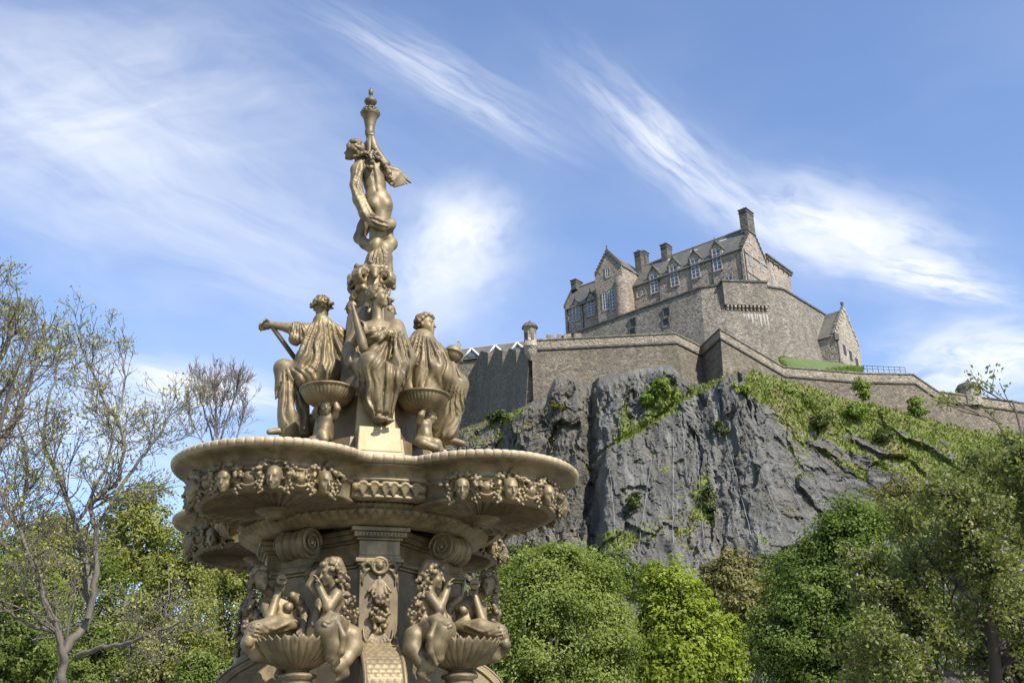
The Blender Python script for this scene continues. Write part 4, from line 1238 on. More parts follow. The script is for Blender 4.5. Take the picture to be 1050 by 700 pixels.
def mermaid_b():
    """inner mermaid: in profile, hand at her mouth, long plaited hair down her back, tail in front"""
    lo, hi = (-0.95, -1.62, 2.40), (-0.10, -0.82, 3.66)
    B = Clay(lo, hi, 0.0095)
    hc = L(339, 588, -1.12); face = nrm((-0.92, -0.35, -0.18)); nk = L(343, 603, -1.10)
    ch = L(346, 616, -1.12); pv = L(350, 648, -1.12)
    B.ell(ch, (0.095, 0.10, 0.125), (nrm((1, 0, .2)), (0, 1, 0), nrm((-.2, 0, 1))), 0.04); B.ell(L(348, 632, -1.12), (0.085, 0.085, 0.09), None, 0.05); B.ell(pv, (0.105, 0.11, 0.10), None, 0.05)
    B.ball(L(337, 618, -1.16), 0.042, 0.02)
    sn, sf = L(345, 610, -1.22), L(345, 608, -1.02)
    B.cap(ch, sn, 0.06, 0.05, 0.03); B.cap(ch, sf, 0.06, 0.05, 0.03)
    B.cap(ch+np.array([0, 0, .07]), hc-np.array([0, 0, .05]), 0.05, 0.044, 0.03)
    head(B, hc, face, (0, 0, 1), 0.95)
    B.tube([sn, L(337, 623, -1.27), L(327, 600, -1.22)], [0.052, 0.044, 0.03], 0.02); hand(B, L(328, 602, -1.22), (-0.3, 0, 1), (0, -1, 0), 0.85, 0.5)
    B.tube([sf, L(328, 618, -1.06), L(322, 640, -1.12)], [0.05, 0.042, 0.03], 0.02)
    # scaly tail: thigh forward, big knee, curling down
    B.tube([pv, L(341, 641, -1.30), L(334, 645, -1.36)], [0.11, 0.10, 0.095], 0.03)
    B.tube([L(336, 644, -1.36), L(342, 662, -1.34), L(340, 672, -1.34)], [0.10, 0.085, 0.06], 0.03)
    B.tube([pv, L(360, 652, -1.2), L(362, 664, -1.22), L(354, 676, -1.26), L(345, 684, -1.28)], [0.10, 0.085, 0.078, 0.062, 0.045], 0.03)
    B.tube([L(348, 682, -1.28), L(353, 690, -1.25), L(345, 697, -1.25)], [0.05, 0.04, 0.02], 0.03)
    bo = B.mesh('mermaid')
    D = Clay(lo, hi, 0.0095)
    D.tube([L(352, 640, -1.24), L(344, 636, -1.36), L(334, 640, -1.44)], [0.05, 0.055, 0.04], 0.03)
    D.tube([L(347, 640, -1.40), L(352, 652, -1.42), L(350, 668, -1.40), L(342, 680, -1.36)], [0.03, 0.03, 0.028, 0.02], 0.02)
    D.folds([L(352, 636, -1.3), L(354, 646, -1.3)], [L(332, 636, -1.46), L(332, 646, -1.48)], 4, 0.011, 0.02, seed=45, jit=.006)
    H = Clay(lo, hi, 0.0095); rg = np.random.default_rng(6)
    curls(H, hc, face, (0, 0, 1), 0.98, 50, 0.022, 7, 0.45, -0.3)
    H.tube([hc+np.array([-.03, 0, .10]), hc+np.array([.05, -.01, .10]), hc+np.array([.10, 0, .02])], [0.035, 0.045, 0.04], 0.02)
    for i in range(120):
        q = rg.uniform(0, 1); p = L(347+13*math.sin(q*1.5), 582+58*q, -1.18)+rg.normal(0, 0.024, 3)*np.array([1, 1.3, 1])
        H.ball(p, rg.uniform(0.014, 0.024), 0.004)
    H.tube([L(336, 580, -1.1), L(322, 590, -1.0), L(318, 600, -0.98), L(326, 612, -1.0)], [0.03, 0.035, 0.04, 0.03], 0.02)
    return bo, D.mesh('cloth'), H.mesh('hair')
ma = mermaid_a(); mb = mermaid_b()
horn = Geo()
a, b = L(281, 604, -0.88), L(289, 594, -1.02)
horn.tube([a+(b-a)*q+np.array([0, 0, 0.02*math.sin(q*3)]) for q in (0, .25, .5, .75, 1, 1.05)], [0.014, 0.024, 0.032, 0.042, 0.05, 0.042], 14)
horn.lathe([(0.001, -.01), (0.025, -0.004), (0.042, 0.0)], b, 14)
horn_me = horn.mesh('shell_horn')
# scalloped basin between them
def scallop_mesh():
    prof = [(0.06, 2.53), (0.10, 2.545), (0.19, 2.60), (0.27, 2.675), (0.335, 2.755), (0.372, 2.82), (0.392, 2.862), (0.385, 2.872), (0.36, 2.84), (0.25, 2.78), (0.001, 2.76)]
    A = 2*PI*np.arange(480)/480; V = np.zeros((480, len(prof), 3))
    for i, (r, z) in enumerate(prof):
        w = [0, .3, .7, 1, 1, 1, 1, 1, .8, .3, 0][i]
        g = np.maximum(0, 1-2.2*np.abs(((A*15/PI) % 1.0)-0.5))*1.6-0.5
        rr = r+0.022*w*(np.abs(np.sin(A*15))**0.7-0.5); zz = z+(0.028*g*(1 if 5 <= i <= 8 else 0)*w)
        V[:, i] = np.stack([rr*np.cos(A), rr*np.sin(A), zz], 1)
    m = len(prof); idx = np.arange(480*m).reshape(480, m); i2 = np.roll(idx, -1, 0)
    Q = np.stack([idx[:, :-1], i2[:, :-1], i2[:, 1:], idx[:, 1:]], -1).reshape(-1, 4)
    me = mesh_np('scallop_basin', V.reshape(-1, 3), Q); shade(me); return me
sca_me = scallop_mesh()
rg = np.random.default_rng(3)
Vw = Clay((-0.4, -0.4, 2.7), (0.4, 0.4, 3.0), 0.0095)
for i in range(34):
    a = rg.uniform(0, 2*PI); r = 0.2*math.sqrt(rg.uniform(0, 1)); Vw.ell((r*math.cos(a), r*math.sin(a), 2.84+rg.uniform(0, .06)), (0.05, 0.03, 0.03), None, 0.01)
wave_me = Vw.mesh('water_weeds')
sup = Geo().lathe([(0.30, 2.1), (0.24, 2.25), (0.16, 2.36), (0.13, 2.44), (0.18, 2.47), (0.17, 2.50), (0.11, 2.52), (0.10, 2.55)], (0, 0, 0), 32)
sup_me = sup.mesh('basin_stem')
for kx, ky in ((-1, -1), (1, -1), (1, 1), (-1, 1)):
    sxy = (-kx, -ky, 1)
    for meshes, nm in ((ma, 'a'), (mb, 'b')):
        o = link('mermaid', meshes[0], M_BR, F); o.scale = sxy
        link('cloth', meshes[1], M_BR, o); link('hair', meshes[2], M_BRD, o)
        if nm == 'a': link('shell_horn', horn_me, M_BR, o)
    o = link('scallop_basin', sca_me, M_BR, F); o.location = (kx*0.69, ky*1.09, 0.75); o.scale = (0.9, 0.9, 0.72)
    link('water_weeds', wave_me, M_BRD, o); link('basin_stem', sup_me, M_BRD, o)
# the lower pool the fountain stands in

# =================================================================== CASTLE MATERIALS
def stone(name, cols, mortar, sx=1.3, sy=2.6, stain=0.5, dark=0.25, rough=0.9, moss=0.0, bumpd=0.12):
    """coursed rubble: every block its own tone, wandering joints, soot and rain stains"""
    m, t, bs = material(name)
    uv = t.node('ShaderNodeTexCoord').outputs['UV']
    warp = t.vec('SCALE', t.vec('SUBTRACT', t.noise(uv, 0.9, 3, 0.6, out='Color'), (0.5, 0.5, 0.5)), 0.5)
    p = t.vec('ADD', uv, warp)
    p = t.mapv(p, scale=(sx*1.65, sy*1.5, 1))
    cell = t.voro(p, 1.0, 'F1', 'Color', 0.85)
    edge = t.voro(p, 1.0, 'DISTANCE_TO_EDGE', 'Distance', 0.85)
    sp = t.node('ShaderNodeSeparateColor'); t.put(sp.inputs[0], cell)
    n = len(cols)
    c = t.ramp(sp.outputs[0], [((i+0.5)/n, q) for i, q in enumerate(cols)], 'CONSTANT' if n > 4 else 'LINEAR')
    dk = t.math('MULTIPLY', t.smooth(sp.outputs[1], 1-dark, 1-dark*0.6), 0.75)
    c = t.mix(dk, c, tuple(0.30*q for q in cols[0]))
    big = t.noise(geo_pos(t), 0.11, 5, 0.62, 0.4)
    fine = t.noise(geo_pos(t), 1.7, 4, 0.65)
    streak = t.noise(t.mapv(geo_pos(t), scale=(0.55, 0.55, 0.05)), 1.0, 4, 0.6)
    c = t.mix(t.math('MULTIPLY', t.smooth(t.math('ADD', t.math('MULTIPLY', big, 0.6), t.math('MULTIPLY', streak, 0.45)), 0.44, 0.66), stain), c, tuple(q*0.42 for q in cols[-1]))
    c = t.mix(t.math('MULTIPLY', t.smooth(fine, 0.35, 0.75), 0.35), c, tuple(min(1, q*1.25) for q in cols[-1]))
    c = t.mix(t.math('MULTIPLY', t.math('SUBTRACT', 1.0, t.smooth(edge, 0.02, 0.09)), 0.6), c, mortar)
    if moss:
        c = t.mix(t.math('MULTIPLY', t.smooth(t.noise(geo_pos(t), 0.25, 5, 0.65), 0.52, 0.68), moss), c, (0.075, 0.085, 0.03))
    t.put(bs.inputs['Base Color'], c)
    bs.inputs['Roughness'].default_value = rough
    h = t.math('ADD', t.math('MULTIPLY', t.smooth(edge, 0.0, 0.16), 1.0), t.math('ADD', fine, t.math('MULTIPLY', sp.outputs[2], 0.8)))
    t.put(bs.inputs['Normal'], t.bump(h, 0.7, bumpd))
    return m
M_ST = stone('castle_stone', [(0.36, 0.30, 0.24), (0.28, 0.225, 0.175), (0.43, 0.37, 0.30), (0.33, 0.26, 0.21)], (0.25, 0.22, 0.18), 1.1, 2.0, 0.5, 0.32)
M_STD = stone('dressed_stone', [(0.34, 0.29, 0.23), (0.25, 0.21, 0.17), (0.40, 0.35, 0.28)], (0.2, 0.18, 0.15), 0.9, 1.5, 0.5, 0.15)
M_TW = stone('terrace_stone', [(0.27, 0.24, 0.195), (0.205, 0.18, 0.145), (0.33, 0.29, 0.24), (0.215, 0.185, 0.15)], (0.16, 0.145, 0.12), 1.2, 2.2, 0.65, 0.34)
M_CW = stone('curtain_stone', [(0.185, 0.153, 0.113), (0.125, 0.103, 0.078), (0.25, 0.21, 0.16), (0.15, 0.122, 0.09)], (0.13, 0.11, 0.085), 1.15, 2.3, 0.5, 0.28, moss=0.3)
M_PAR = stone('parapet_stone', [(0.28, 0.235, 0.175), (0.20, 0.168, 0.125), (0.33, 0.28, 0.215)], (0.19, 0.165, 0.13), 0.9, 1.7, 0.35, 0.15)
M_DK = stone('sooty_stone', [(0.11, 0.10, 0.085), (0.075, 0.068, 0.06), (0.15, 0.135, 0.115)], (0.06, 0.055, 0.05), 1.0, 2.0, 0.5, 0.2)

def slate_mat():
    m, t, bs = material('roof_slate')
    uv = t.node('ShaderNodeTexCoord').outputs['UV']
    br = t.node('ShaderNodeTexBrick'); t.put(br.inputs['Vector'], uv)
    br.inputs['Scale'].default_value = 1.0; br.inputs['Brick Width'].default_value = 0.45; br.inputs['Row Height'].default_value = 0.32
    br.inputs['Mortar Size'].default_value = 0.018
    br.inputs['Color1'].default_value = (0.125, 0.118, 0.105, 1); br.inputs['Color2'].default_value = (0.082, 0.08, 0.078, 1); br.inputs['Mortar'].default_value = (0.04, 0.04, 0.04, 1)
    big = t.noise(geo_pos(t), 0.35, 5, 0.6)
    c = t.mix(t.math('MULTIPLY', t.smooth(big, 0.42, 0.66), 0.6), br.outputs['Color'], (0.15, 0.135, 0.085))
    t.put(bs.inputs['Base Color'], c); bs.inputs['Roughness'].default_value = 0.7
    t.put(bs.inputs['Normal'], t.bump(br.outputs['Fac'], -0.4, 0.05))
    return m
M_SLATE = slate_mat()
def plain(name, col, rough=0.6, var=0.25, scale=3.0, metal=0.0):
    m, t, bs = material(name)
    n = t.noise(geo_pos(t), scale, 4, 0.6)
    t.put(bs.inputs['Base Color'], t.mix(t.math('MULTIPLY', n, var*2), col, tuple(q*0.55 for q in col)))
    bs.inputs['Roughness'].default_value = rough; bs.inputs['Metallic'].default_value = metal
    return m
M_LEAD = plain('lead_flashing', (0.42, 0.43, 0.44), 0.5)
M_WHITE = plain('white_joinery', (0.62, 0.63, 0.62), 0.5, 0.1)
M_IRON = plain('black_pipe', (0.03, 0.03, 0.032), 0.5)
def glass_mat():
    m, t, bs = material('window_glass')
    n = t.noise(geo_pos(t), 0.9, 2, 0.5)
    t.put(bs.inputs['Base Color'], t.mix(n, (0.05, 0.06, 0.075), (0.11, 0.13, 0.16)))
    bs.inputs['Roughness'].default_value = 0.06
    bs.inputs['Specular IOR Level'].default_value = 0.7
    t.put(bs.inputs['Normal'], t.bump(t.noise(geo_pos(t), 2.2, 2, 0.5), 0.12, 0.05))
    return m
M_GLASS = glass_mat()

# =================================================================== MAIN CASTLE BUILDING
CA = at(761, 253, 190); A2 = CA[:2].copy(); EAVE = CA[2]
UF = np.array([-0.77647, 0.63016]); NF = np.array([-0.63016, -0.77647]); UG = -NF
def W3(u, off, z): 
    q = A2+UF*u+NF*off; return np.array([q[0], q[1], z])
def Fc(px, py, off=0.0):
    P = onplane(px, py, A2+NF*off, NF); return float((P[:2]-A2)@UF), P[2]
def Gc(px, py, u=0.0):
    P = onplane(px, py, A2+UF*u, UF); return float((P[:2]-A2)@UG), P[2]
V3 = lambda q, z=0.0: np.array([q[0], q[1], z])

castle = tag(empty('castle', tuple(CA*np.array([1, 1, 0])+np.array([0, 0, 70]))), 'long stone castle building with dormer windows and tall end chimney on the rock top', 'castle')
def cpart(g, name, mat, parent=None, bevel=0.0):
    """link a part given in world coordinates under a parent"""
    o = g.build(name, mat, None, bevel=bevel)
    par = parent if parent is not None else castle
    o.parent = par; bpy.context.view_layer.update()
    o.matrix_parent_inverse = par.matrix_world.inverted()
    return o

def window(u, off, z0, z1, w, parent, ax=UF, nrm_=NF, org=None, cols=2, rows=5, frame=M_WHITE):
    """sash window: stone margin, reveal, glazing bars and panes, standing proud by its margin"""
    org = A2 if org is None else org
    P = lambda x, d, z: np.array([*(org+ax*(u+x)+nrm_*(off+d)), z])
    A3 = V3(ax); N3 = V3(nrm_)
    g = Geo()
    for x0, x1, za, zb in ((-w/2-.22, -w/2, z0-.05, z1+.2), (w/2, w/2+.22, z0-.05, z1+.2), (-w/2-.22, w/2+.22, z1+.2, z1+.45), (-w/2-.3, w/2+.3, z0-.3, z0-.05)):
        g.box(P(x0, -.1, za), A3*(x1-x0), N3*.19, (0, 0, zb-za))
    wo = cpart(g, 'window', M_STD, parent)
    g = Geo()
    b = 0.075
    xs = np.linspace(-w/2, w/2, cols+1); zs = np.linspace(z0, z1, rows+1)
    for x in xs: g.box(P(x-b/2, .0, z0-.04), A3*b, N3*.06, (0, 0, z1-z0+.08))
    for i, z in enumerate(zs): g.box(P(-w/2, .002, z-b/2), A3*w, N3*.056, (0, 0, b))
    fo = cpart(g, 'frame', frame, wo)
    g = Geo(); g.box(P(-w/2, -.06, z0), A3*w, N3*.075, (0, 0, z1-z0)); cpart(g, 'pane', M_GLASS, wo)
    return wo

D1 = 10.4; ZB = 82.0; RIDGE = EAVE+6.6; LU = 26.8
# walls of the main range with the near gable
g = Geo()
def quad(*p): g.face(list(p))
quad(W3(LU, 0, ZB), W3(0, 0, ZB), W3(0, 0, EAVE), W3(LU, 0, EAVE))
quad(W3(0, 0, ZB), W3(0, -D1, ZB), W3(0, -D1, EAVE), W3(0, -D1/2, RIDGE), W3(0, 0, EAVE))
quad(W3(LU, -D1, ZB), W3(LU, 0, ZB), W3(LU, 0, EAVE), W3(LU, -D1/2, RIDGE), W3(LU, -D1, EAVE))
quad(W3(0, -D1, ZB), W3(LU, -D1, ZB), W3(LU, -D1, EAVE), W3(0, -D1, EAVE))
cpart(g, 'wall', M_ST)
# steep raked skews on the near gable
g = Geo()
for s0, s1 in ((0, D1/2), (D1, D1/2)):
    for i in range(9):
        q0, q1 = i/9, (i+1)/9
        z = EAVE+(RIDGE-EAVE)*q1
        a = s0+(s1-s0)*q0; b = s0+(s1-s0)*q1
        lo_, hi_ = min(a, b), max(a, b)
        zz0 = EAVE+(RIDGE-EAVE)*q0-0.35
        g.face([W3(-.12, -lo_, zz0+(0 if s0 < s1 else (RIDGE-EAVE)/9)), W3(-.12, -hi_, zz0+((RIDGE-EAVE)/9 if s0 < s1 else 0)), W3(-.12, -hi_, z+.28), W3(-.12, -lo_, z+.28)])
        g.box(W3(-.12, -hi_, z-.42), V3(UF)*.62, -V3(UG)*0+V3(NF)*(hi_-lo_), (0, 0, .70))
cpart(g, 'gable_skew', M_DK)
# roof
def roof(u0, u1, dd, ze, zr, off0=0.0, name='roof', over=0.35, mat=M_SLATE, parent=None):
    g = Geo(); th = 0.22
    zl = ze-over*(zr-ze)/(dd/2)
    for (a, b) in ((over, -dd/2), (-dd-over, -dd/2)):
        P = [W3(u0, off0+a, zl+.08), W3(u1, off0+a, zl+.08), W3(u1, off0+b, zr+.08), W3(u0, off0+b, zr+.08)]
        sl_ = math.hypot(dd/2+over, zr-zl); ln = abs(u1-u0)
        uv = [(0, 0), (ln, 0), (ln, sl_), (0, sl_)]
        g.face(P if a > b else P[::-1], uv if a > b else uv[::-1])
        Q = [p-np.array([0, 0, th]) for p in P]
        g.face(Q[::-1] if a > b else Q)
        g.face([Q[0], Q[1], P[1], P[0]] if a > b else [P[0], P[1], Q[1], Q[0]])
    o = cpart(g, name, mat, parent)
    g = Geo(); g.box(W3(u0, off0-dd/2+.22, zr+.02), V3(UF)*(u1-u0), -V3(NF)*.44, (0, 0, .22)); cpart(g, 'ridge_flashing', M_LEAD, o)
    return o
ro = roof(0.5, LU+0.4, D1, EAVE, RIDGE)
# patches of lead and access ladders on the slates
g = Geo()
for u in (5.2, 12.1, 17.8):
    q = 0.80
    g.box(W3(u, -D1/2*q, EAVE+(RIDGE-EAVE)*q+.10), V3(UF)*1.6, V3(NF)*.35+np.array([0, 0, -.44]), (0, 0, .1))
cpart(g, 'rooflight', M_LEAD, ro)
# chimneys
def chimney(c, hx, hy, z0, z1, parent, pots=2, mat=M_DK):
    rz = math.atan2(UF[1], UF[0]); g = Geo()
    g.cbox((c[0], c[1], (z0+z1)/2), hx, hy, (z1-z0)/2, rz)
    g.cbox((c[0], c[1], z1+.12), hx+.16, hy+.16, .12, rz); g.cbox((c[0], c[1], z1-.55), hx+.1, hy+.1, .1, rz)
    o = cpart(g, 'chimney', mat, parent)
    for i in range(pots):
        p = np.array(c[:2])+UG*(i-(pots-1)/2)*0.8*(1 if hy > hx else 0)+UF*(i-(pots-1)/2)*0.8*(1 if hx >= hy else 0)
        g = Geo().lathe([(.001, .55), (.16, .55), (.2, .5), (.19, .1), (.24, 0)], (p[0], p[1], z1+.24), 10); cpart(g, 'chimney_pot', M_DK, o)
    return o
cz = Gc(767, 215)[1]
c0 = W3(0.65, -5.0, 0); chimney(c0, 0.85, 1.55, RIDGE-1.6, cz-0.4, ro, 3)
for px, py, off in ((682.8, 264, -5.2), (655.5, 263, -4.0), (660.5, 266, -6.5)):
    u, z = Fc(px, py-12 if px > 670 else py, off)
    zt = Fc(px, 253 if px > 670 else 260, off)[1]
    chimney(W3(u, off, 0), 0.75, 1.1 if px > 670 else 0.8, EAVE+3, zt, ro, 2)
# dormered windows of the facade
def dormer(u, w, z0, z1, zp, off=0.0, parent=None, back=3.2):
    """wall dormer: window rising through the eaves under a steep gablet"""
    hw = w/2+.45; ze = z1+.5
    g = Geo()
    P = lambda x, d, z: W3(u+x, off+d, z)
    zb = EAVE-0.4 if parent is None else z0-.3
    g.face([P(hw, .1, zb), P(-hw, .1, zb), P(-hw, .1, ze), P(0, .1, zp), P(hw, .1, ze)])
    for sg in (-1, 1):
        f = [P(sg*hw, .1, zb), P(sg*hw, -back, zb), P(sg*hw, -back, ze), P(sg*hw, .1, ze)]
        g.face(f if sg < 0 else f[::-1])
    o = cpart(g, 'dormer', M_ST, parent)
    g = Geo()
    for sg in (-1, 1):
        r = [P(sg*(hw+.2), .32, ze-.28), P(0, .32, zp+.12), P(0, -back, zp+.12), P(sg*(hw+.2), -back, ze-.28)]
        g.face(r if sg > 0 else r[::-1], [(0, 0), (2, 0), (2, 3), (0, 3)])
        q = [p-np.array([0, 0, .3]) for p in r]
        g.face(q[::-1] if sg > 0 else q)
        g.face([q[0], q[1], r[1], r[0]] if sg > 0 else [r[0], r[1], q[1], q[0]])
        g.face([q[3], q[0], r[0], r[3]] if sg > 0 else [r[3], r[0], q[0], q[3]])
    cpart(g, 'dormer_roof', M_DK, o)
    g = Geo().lathe([(.001, .7), (.12, .6), (.06, .35), (.14, .1), (.1, 0)], P(0, .2, zp+.05), 8); cpart(g, 'finial', M_DK, o)
    window(u, off+.1, z0, z1, w, o, rows=5)
    return o
for px, yt, yb in ((670.6, 282, 300), (691, 273, 293), (712.6, 265.7, 284.6), (735, 256.3, 277)):
    u0, z1 = Fc(px, yt, .1); u1, z0 = Fc(px+.3, yb, .1)
    zp = Fc(px-1.5, yt-9.5, .1)[1]
    dormer((u0+u1)/2, 1.65, z0, z1, zp)
for px, py in ((747.5, 287),):
    u, z = Fc(px, py); window(u, 0, z-.9, z+.75, 1.5, None, rows=2)
for px, py in ((655, 302), (660, 299)):
    u, z = Fc(px, py); window(u, 0, z-.5, z+.5, 0.7, None, rows=2, cols=1)
# downpipes
for px, yt in ((646.8, 297), (675.2, 287), (707.6, 272), (729.2, 264), (758.6, 256)):
    u, z = Fc(px, yt, .15); g = Geo().tube([W3(u, .12, ZB), W3(u, .12, z)], 0.11, 6); g.cbox(W3(u, .14, z), .2, .14, .25, math.atan2(UF[1], UF[0])); cpart(g, 'downpipe', M_IRON)
g = Geo(); g.box(W3(-.05, .04, EAVE-.5), V3(UF)*LU, V3(NF)*.2, (0, 0, .34)); cpart(g, 'eaves_course', M_DK)
# windows in the sunlit gable
for px, py, h, w in ((769.6, 266, 2.6, 1.15), (780.6, 271.5, 2.6, 1.15), (772, 289, 1.7, 1.2), (769.5, 248, 0.9, 0.55)):
    s, z = Gc(px, py); window(s, 0, z-h/2, z+h/2, w, None, ax=UG, nrm_=-UF, rows=4 if h > 2 else 2)
g = Geo(); g.tube([W3(-.12, -.5, ZB), W3(-.12, -.5, EAVE-.3)], 0.12, 6); cpart(g, 'downpipe', M_IRON)
g = Geo()
for z in (EAVE-5.2, EAVE-.9): g.box(W3(-.06, -1.0, z), V3(UG)*(D1-1), -V3(UF)*.12, (0, 0, .22))
cpart(g, 'string_course', M_STD)
# the lower flat wing behind the gable
ZW = EAVE+2.3; D2 = 21.8
g = Geo(); g.prism([W3(.12, -D2, 0)[:2], W3(9, -D2, 0)[:2], W3(9, -D1+.5, 0)[:2], W3(.12, -D1+.5, 0)[:2]][::-1], ZB, [ZW-.6, ZW-.6, ZW, ZW][::-1] if False else ZW)
cpart(g, 'wing_wall', M_ST)
g = Geo()
g.box(W3(-.15, -D1-.2, ZW-.7), V3(UG)*(D2-D1+.4), V3(UF)*.7, (0, 0, .35)); g.box(W3(-.28, -D1-.3, ZW-.1), V3(UG)*(D2-D1+.6), V3(UF)*.9, (0, 0, .4))
for i in range(5): g.box(W3(-.25, -D1-1-i*2.3, ZW-1.2), V3(UG)*.35, V3(UF)*.5, (0, 0, .5))
cpart(g, 'wing_cornice', M_DK)
s, z = Gc(793, 258); chimney(W3(3.0, -s-1.5, 0), .9, .9, ZW, z-.3, None, 2)
for i in range(3): window(D1+2.2+i*3.4, -.12, EAVE-4.2, EAVE-2.2, 1.0, None, ax=UG, nrm_=-UF, rows=3)
# cross gable projecting from the facade, with its rounded stair corner
CO = 4.0
uR, zR = Fc(637, 272, CO); uL, zL = Fc(610, 282, CO); um, zP = Fc(622.6, 257, CO); ZE2 = (zR+zL)/2; um = (uL+uR)/2
g = Geo()
g.face([W3(uL, CO, ZB), W3(uR, CO, ZB), W3(uR, CO, ZE2), W3(um, CO, zP), W3(uL, CO, ZE2)])
g.face([W3(uR, CO, ZB), W3(uR, -2, ZB), W3(uR, -2, ZE2), W3(uR, CO, ZE2)])
g.face([W3(uL, -2, ZB), W3(uL, CO, ZB), W3(uL, CO, ZE2), W3(uL, -2, ZE2)])
cg = cpart(g, 'cross_wing', M_ST)
g = Geo()
for sg, ue in ((1, uR), (-1, uL)):
    r = [W3(ue-sg*.25, CO-.2, ZE2-.1), W3(ue-sg*.25, -7, ZE2-.1), W3(um, -7, zP), W3(um, CO-.2, zP)]
    g.face(r, [(0, 0), (9, 0), (9, 5), (0, 5)])
cpart(g, 'roof', M_SLATE, cg)
g = Geo()
n = 8
for sg, ue in ((1, uR), (-1, uL)):
    for i in range(n):
        a, b = ue+(um-ue)*i/n, ue+(um-ue)*(i+1)/n; z = ZE2+(zP-ZE2)*(i+1)/n
        g.box(W3(min(a, b), CO+.14, z-.75), V3(UF)*abs(b-a), -V3(NF)*.6, (0, 0, .95))
cpart(g, 'crow_steps', M_DK, cg)
g = Geo().lathe([(.001, 1.3), (.2, 1.1), (.1, .7), (.25, .3), (.2, 0)], W3(um, CO-.1, zP+.1), 8); cpart(g, 'finial', M_DK, cg)
g = Geo(); tr = 1.55
cc = W3(uR+tr*0.55, CO-tr*0.55, 0)
g.lathe([(tr, ZB), (tr, ZE2-4.2), (tr*.98, ZE2-3.7), (tr*.75, ZE2-2.7), (tr*.5, ZE2-2.0)], cc, 24); cpart(g, 'stair_turret', M_ST, cg)
for px, y0, y1, w in ((620.5, 317.5, 300.5, 1.15), (627.8, 317, 297.5, 1.25), (623, 284, 276, .9)):
    ua, za = Fc(px, y0, CO); ub, zb = Fc(px, y1, CO); window((ua+ub)/2, CO, za, zb, w, cg, rows=5 if zb-za > 2.5 else 2)
u, z = Fc(637.5, 318, CO)
# left wing
LO = 2.0
u0, z0 = Fc(610.5, 303, LO); u1, z1 = Fc(579, 318, LO); ZE3 = (z0+z1)/2
u0 = uL-.1; DW = 7.5
ZR3 = Fc(601, 292, LO-DW/2)[1]
g = Geo()
g.face([W3(u1, LO, ZB-6), W3(u0, LO, ZB), W3(u0, LO, ZE3), W3(u1, LO, ZE3)])
g.face([W3(u1, LO-DW, ZB-6), W3(u1, LO, ZB-6), W3(u1, LO, ZE3), W3(u1, LO-DW/2, ZR3), W3(u1, LO-DW, ZE3)])
lw = cpart(g, 'left_wing', M_ST)
roof(u0, u1-.3, DW, ZE3, ZR3, LO, parent=lw)
g = Geo()
for i in range(9):
    q = (i+1)/9; a = LO-(DW/2)*i/9; b = LO-(DW/2)*q
    g.box(W3(u1-.3, b, ZE3+(ZR3-ZE3)*q-.6), V3(UF)*.55, V3(NF)*(a-b), (0, 0, .95))
cpart(g, 'gable_skew', M_DK, lw)
uc, zc = Fc(598.6, 285.5, LO-DW/2); chimney(W3(u1-1.0, LO-DW/2, 0), .7, 1.3, ZR3-.8, zc-.3, lw, 2)
for px, yt, yb in ((590.4, 315.5, 328.5), (606, 308.5, 323)):
    ua, zt = Fc(px, yt, LO+.1); ub, zb = Fc(px+.3, yb, LO+.1)
    dormer((ua+ub)/2, 1.7, zb, zt, Fc(px-.8, yt-9.5, LO+.1)[1], LO, lw)
for px in (581.5, 597.5, 613.2):
    off = LO+.1 if px < 612 else CO+.1
    u, z = Fc(px, 316, off); g = Geo().tube([W3(u, off, ZB), W3(u, off, ZE3-.3)], .11, 6); cpart(g, 'downpipe', M_IRON, lw)

# =================================================================== RAMPARTS
def run(g, pts, zt, zb, batter=0.0, thick=1.6):
    """wall following plan points (camera on its right-hand side when walking +x): front face, top and back"""
    pts = [np.asarray(p, float)[:2] for p in pts]; n = len(pts)
    zt = zt if hasattr(zt, '__len__') else [zt]*n; zb = zb if hasattr(zb, '__len__') else [zb]*n
    nr = []
    for i in range(n):
        d = nrm(pts[min(i+1, n-1)]-pts[i]) if i < n-1 else nrm(pts[i]-pts[i-1])
        e = nrm(pts[i]-pts[i-1]) if i > 0 else d
        q = nrm(d+e); m = np.array([q[1], -q[0]]); c = max(0.35, float(np.array([d[1], -d[0]])@m)); nr.append(m/c)
    F_ = [np.array([*(pts[i]), zt[i]]) for i in range(n)]; Bm = [np.array([*(pts[i]+nr[i]*batter), zb[i]]) for i in range(n)]
    K = [np.array([*(pts[i]-nr[i]*thick), zt[i]]) for i in range(n)]; Kb = [np.array([*(pts[i]-nr[i]*thick), zb[i]]) for i in range(n)]
    d = 0.0
    for i in range(n-1):
        ln = float(np.linalg.norm(pts[i+1]-pts[i]))
        g.face([Bm[i], Bm[i+1], F_[i+1], F_[i]], [(d, zb[i]), (d+ln, zb[i+1]), (d+ln, zt[i+1]), (d, zt[i])])
        g.face([F_[i], F_[i+1], K[i+1], K[i]]); g.face([K[i], K[i+1], Kb[i+1], Kb[i]]); d += ln
    g.face([Kb[0], Bm[0], F_[0], K[0]]); g.face([Bm[-1], Kb[-1], K[-1], F_[-1]])
    return nr
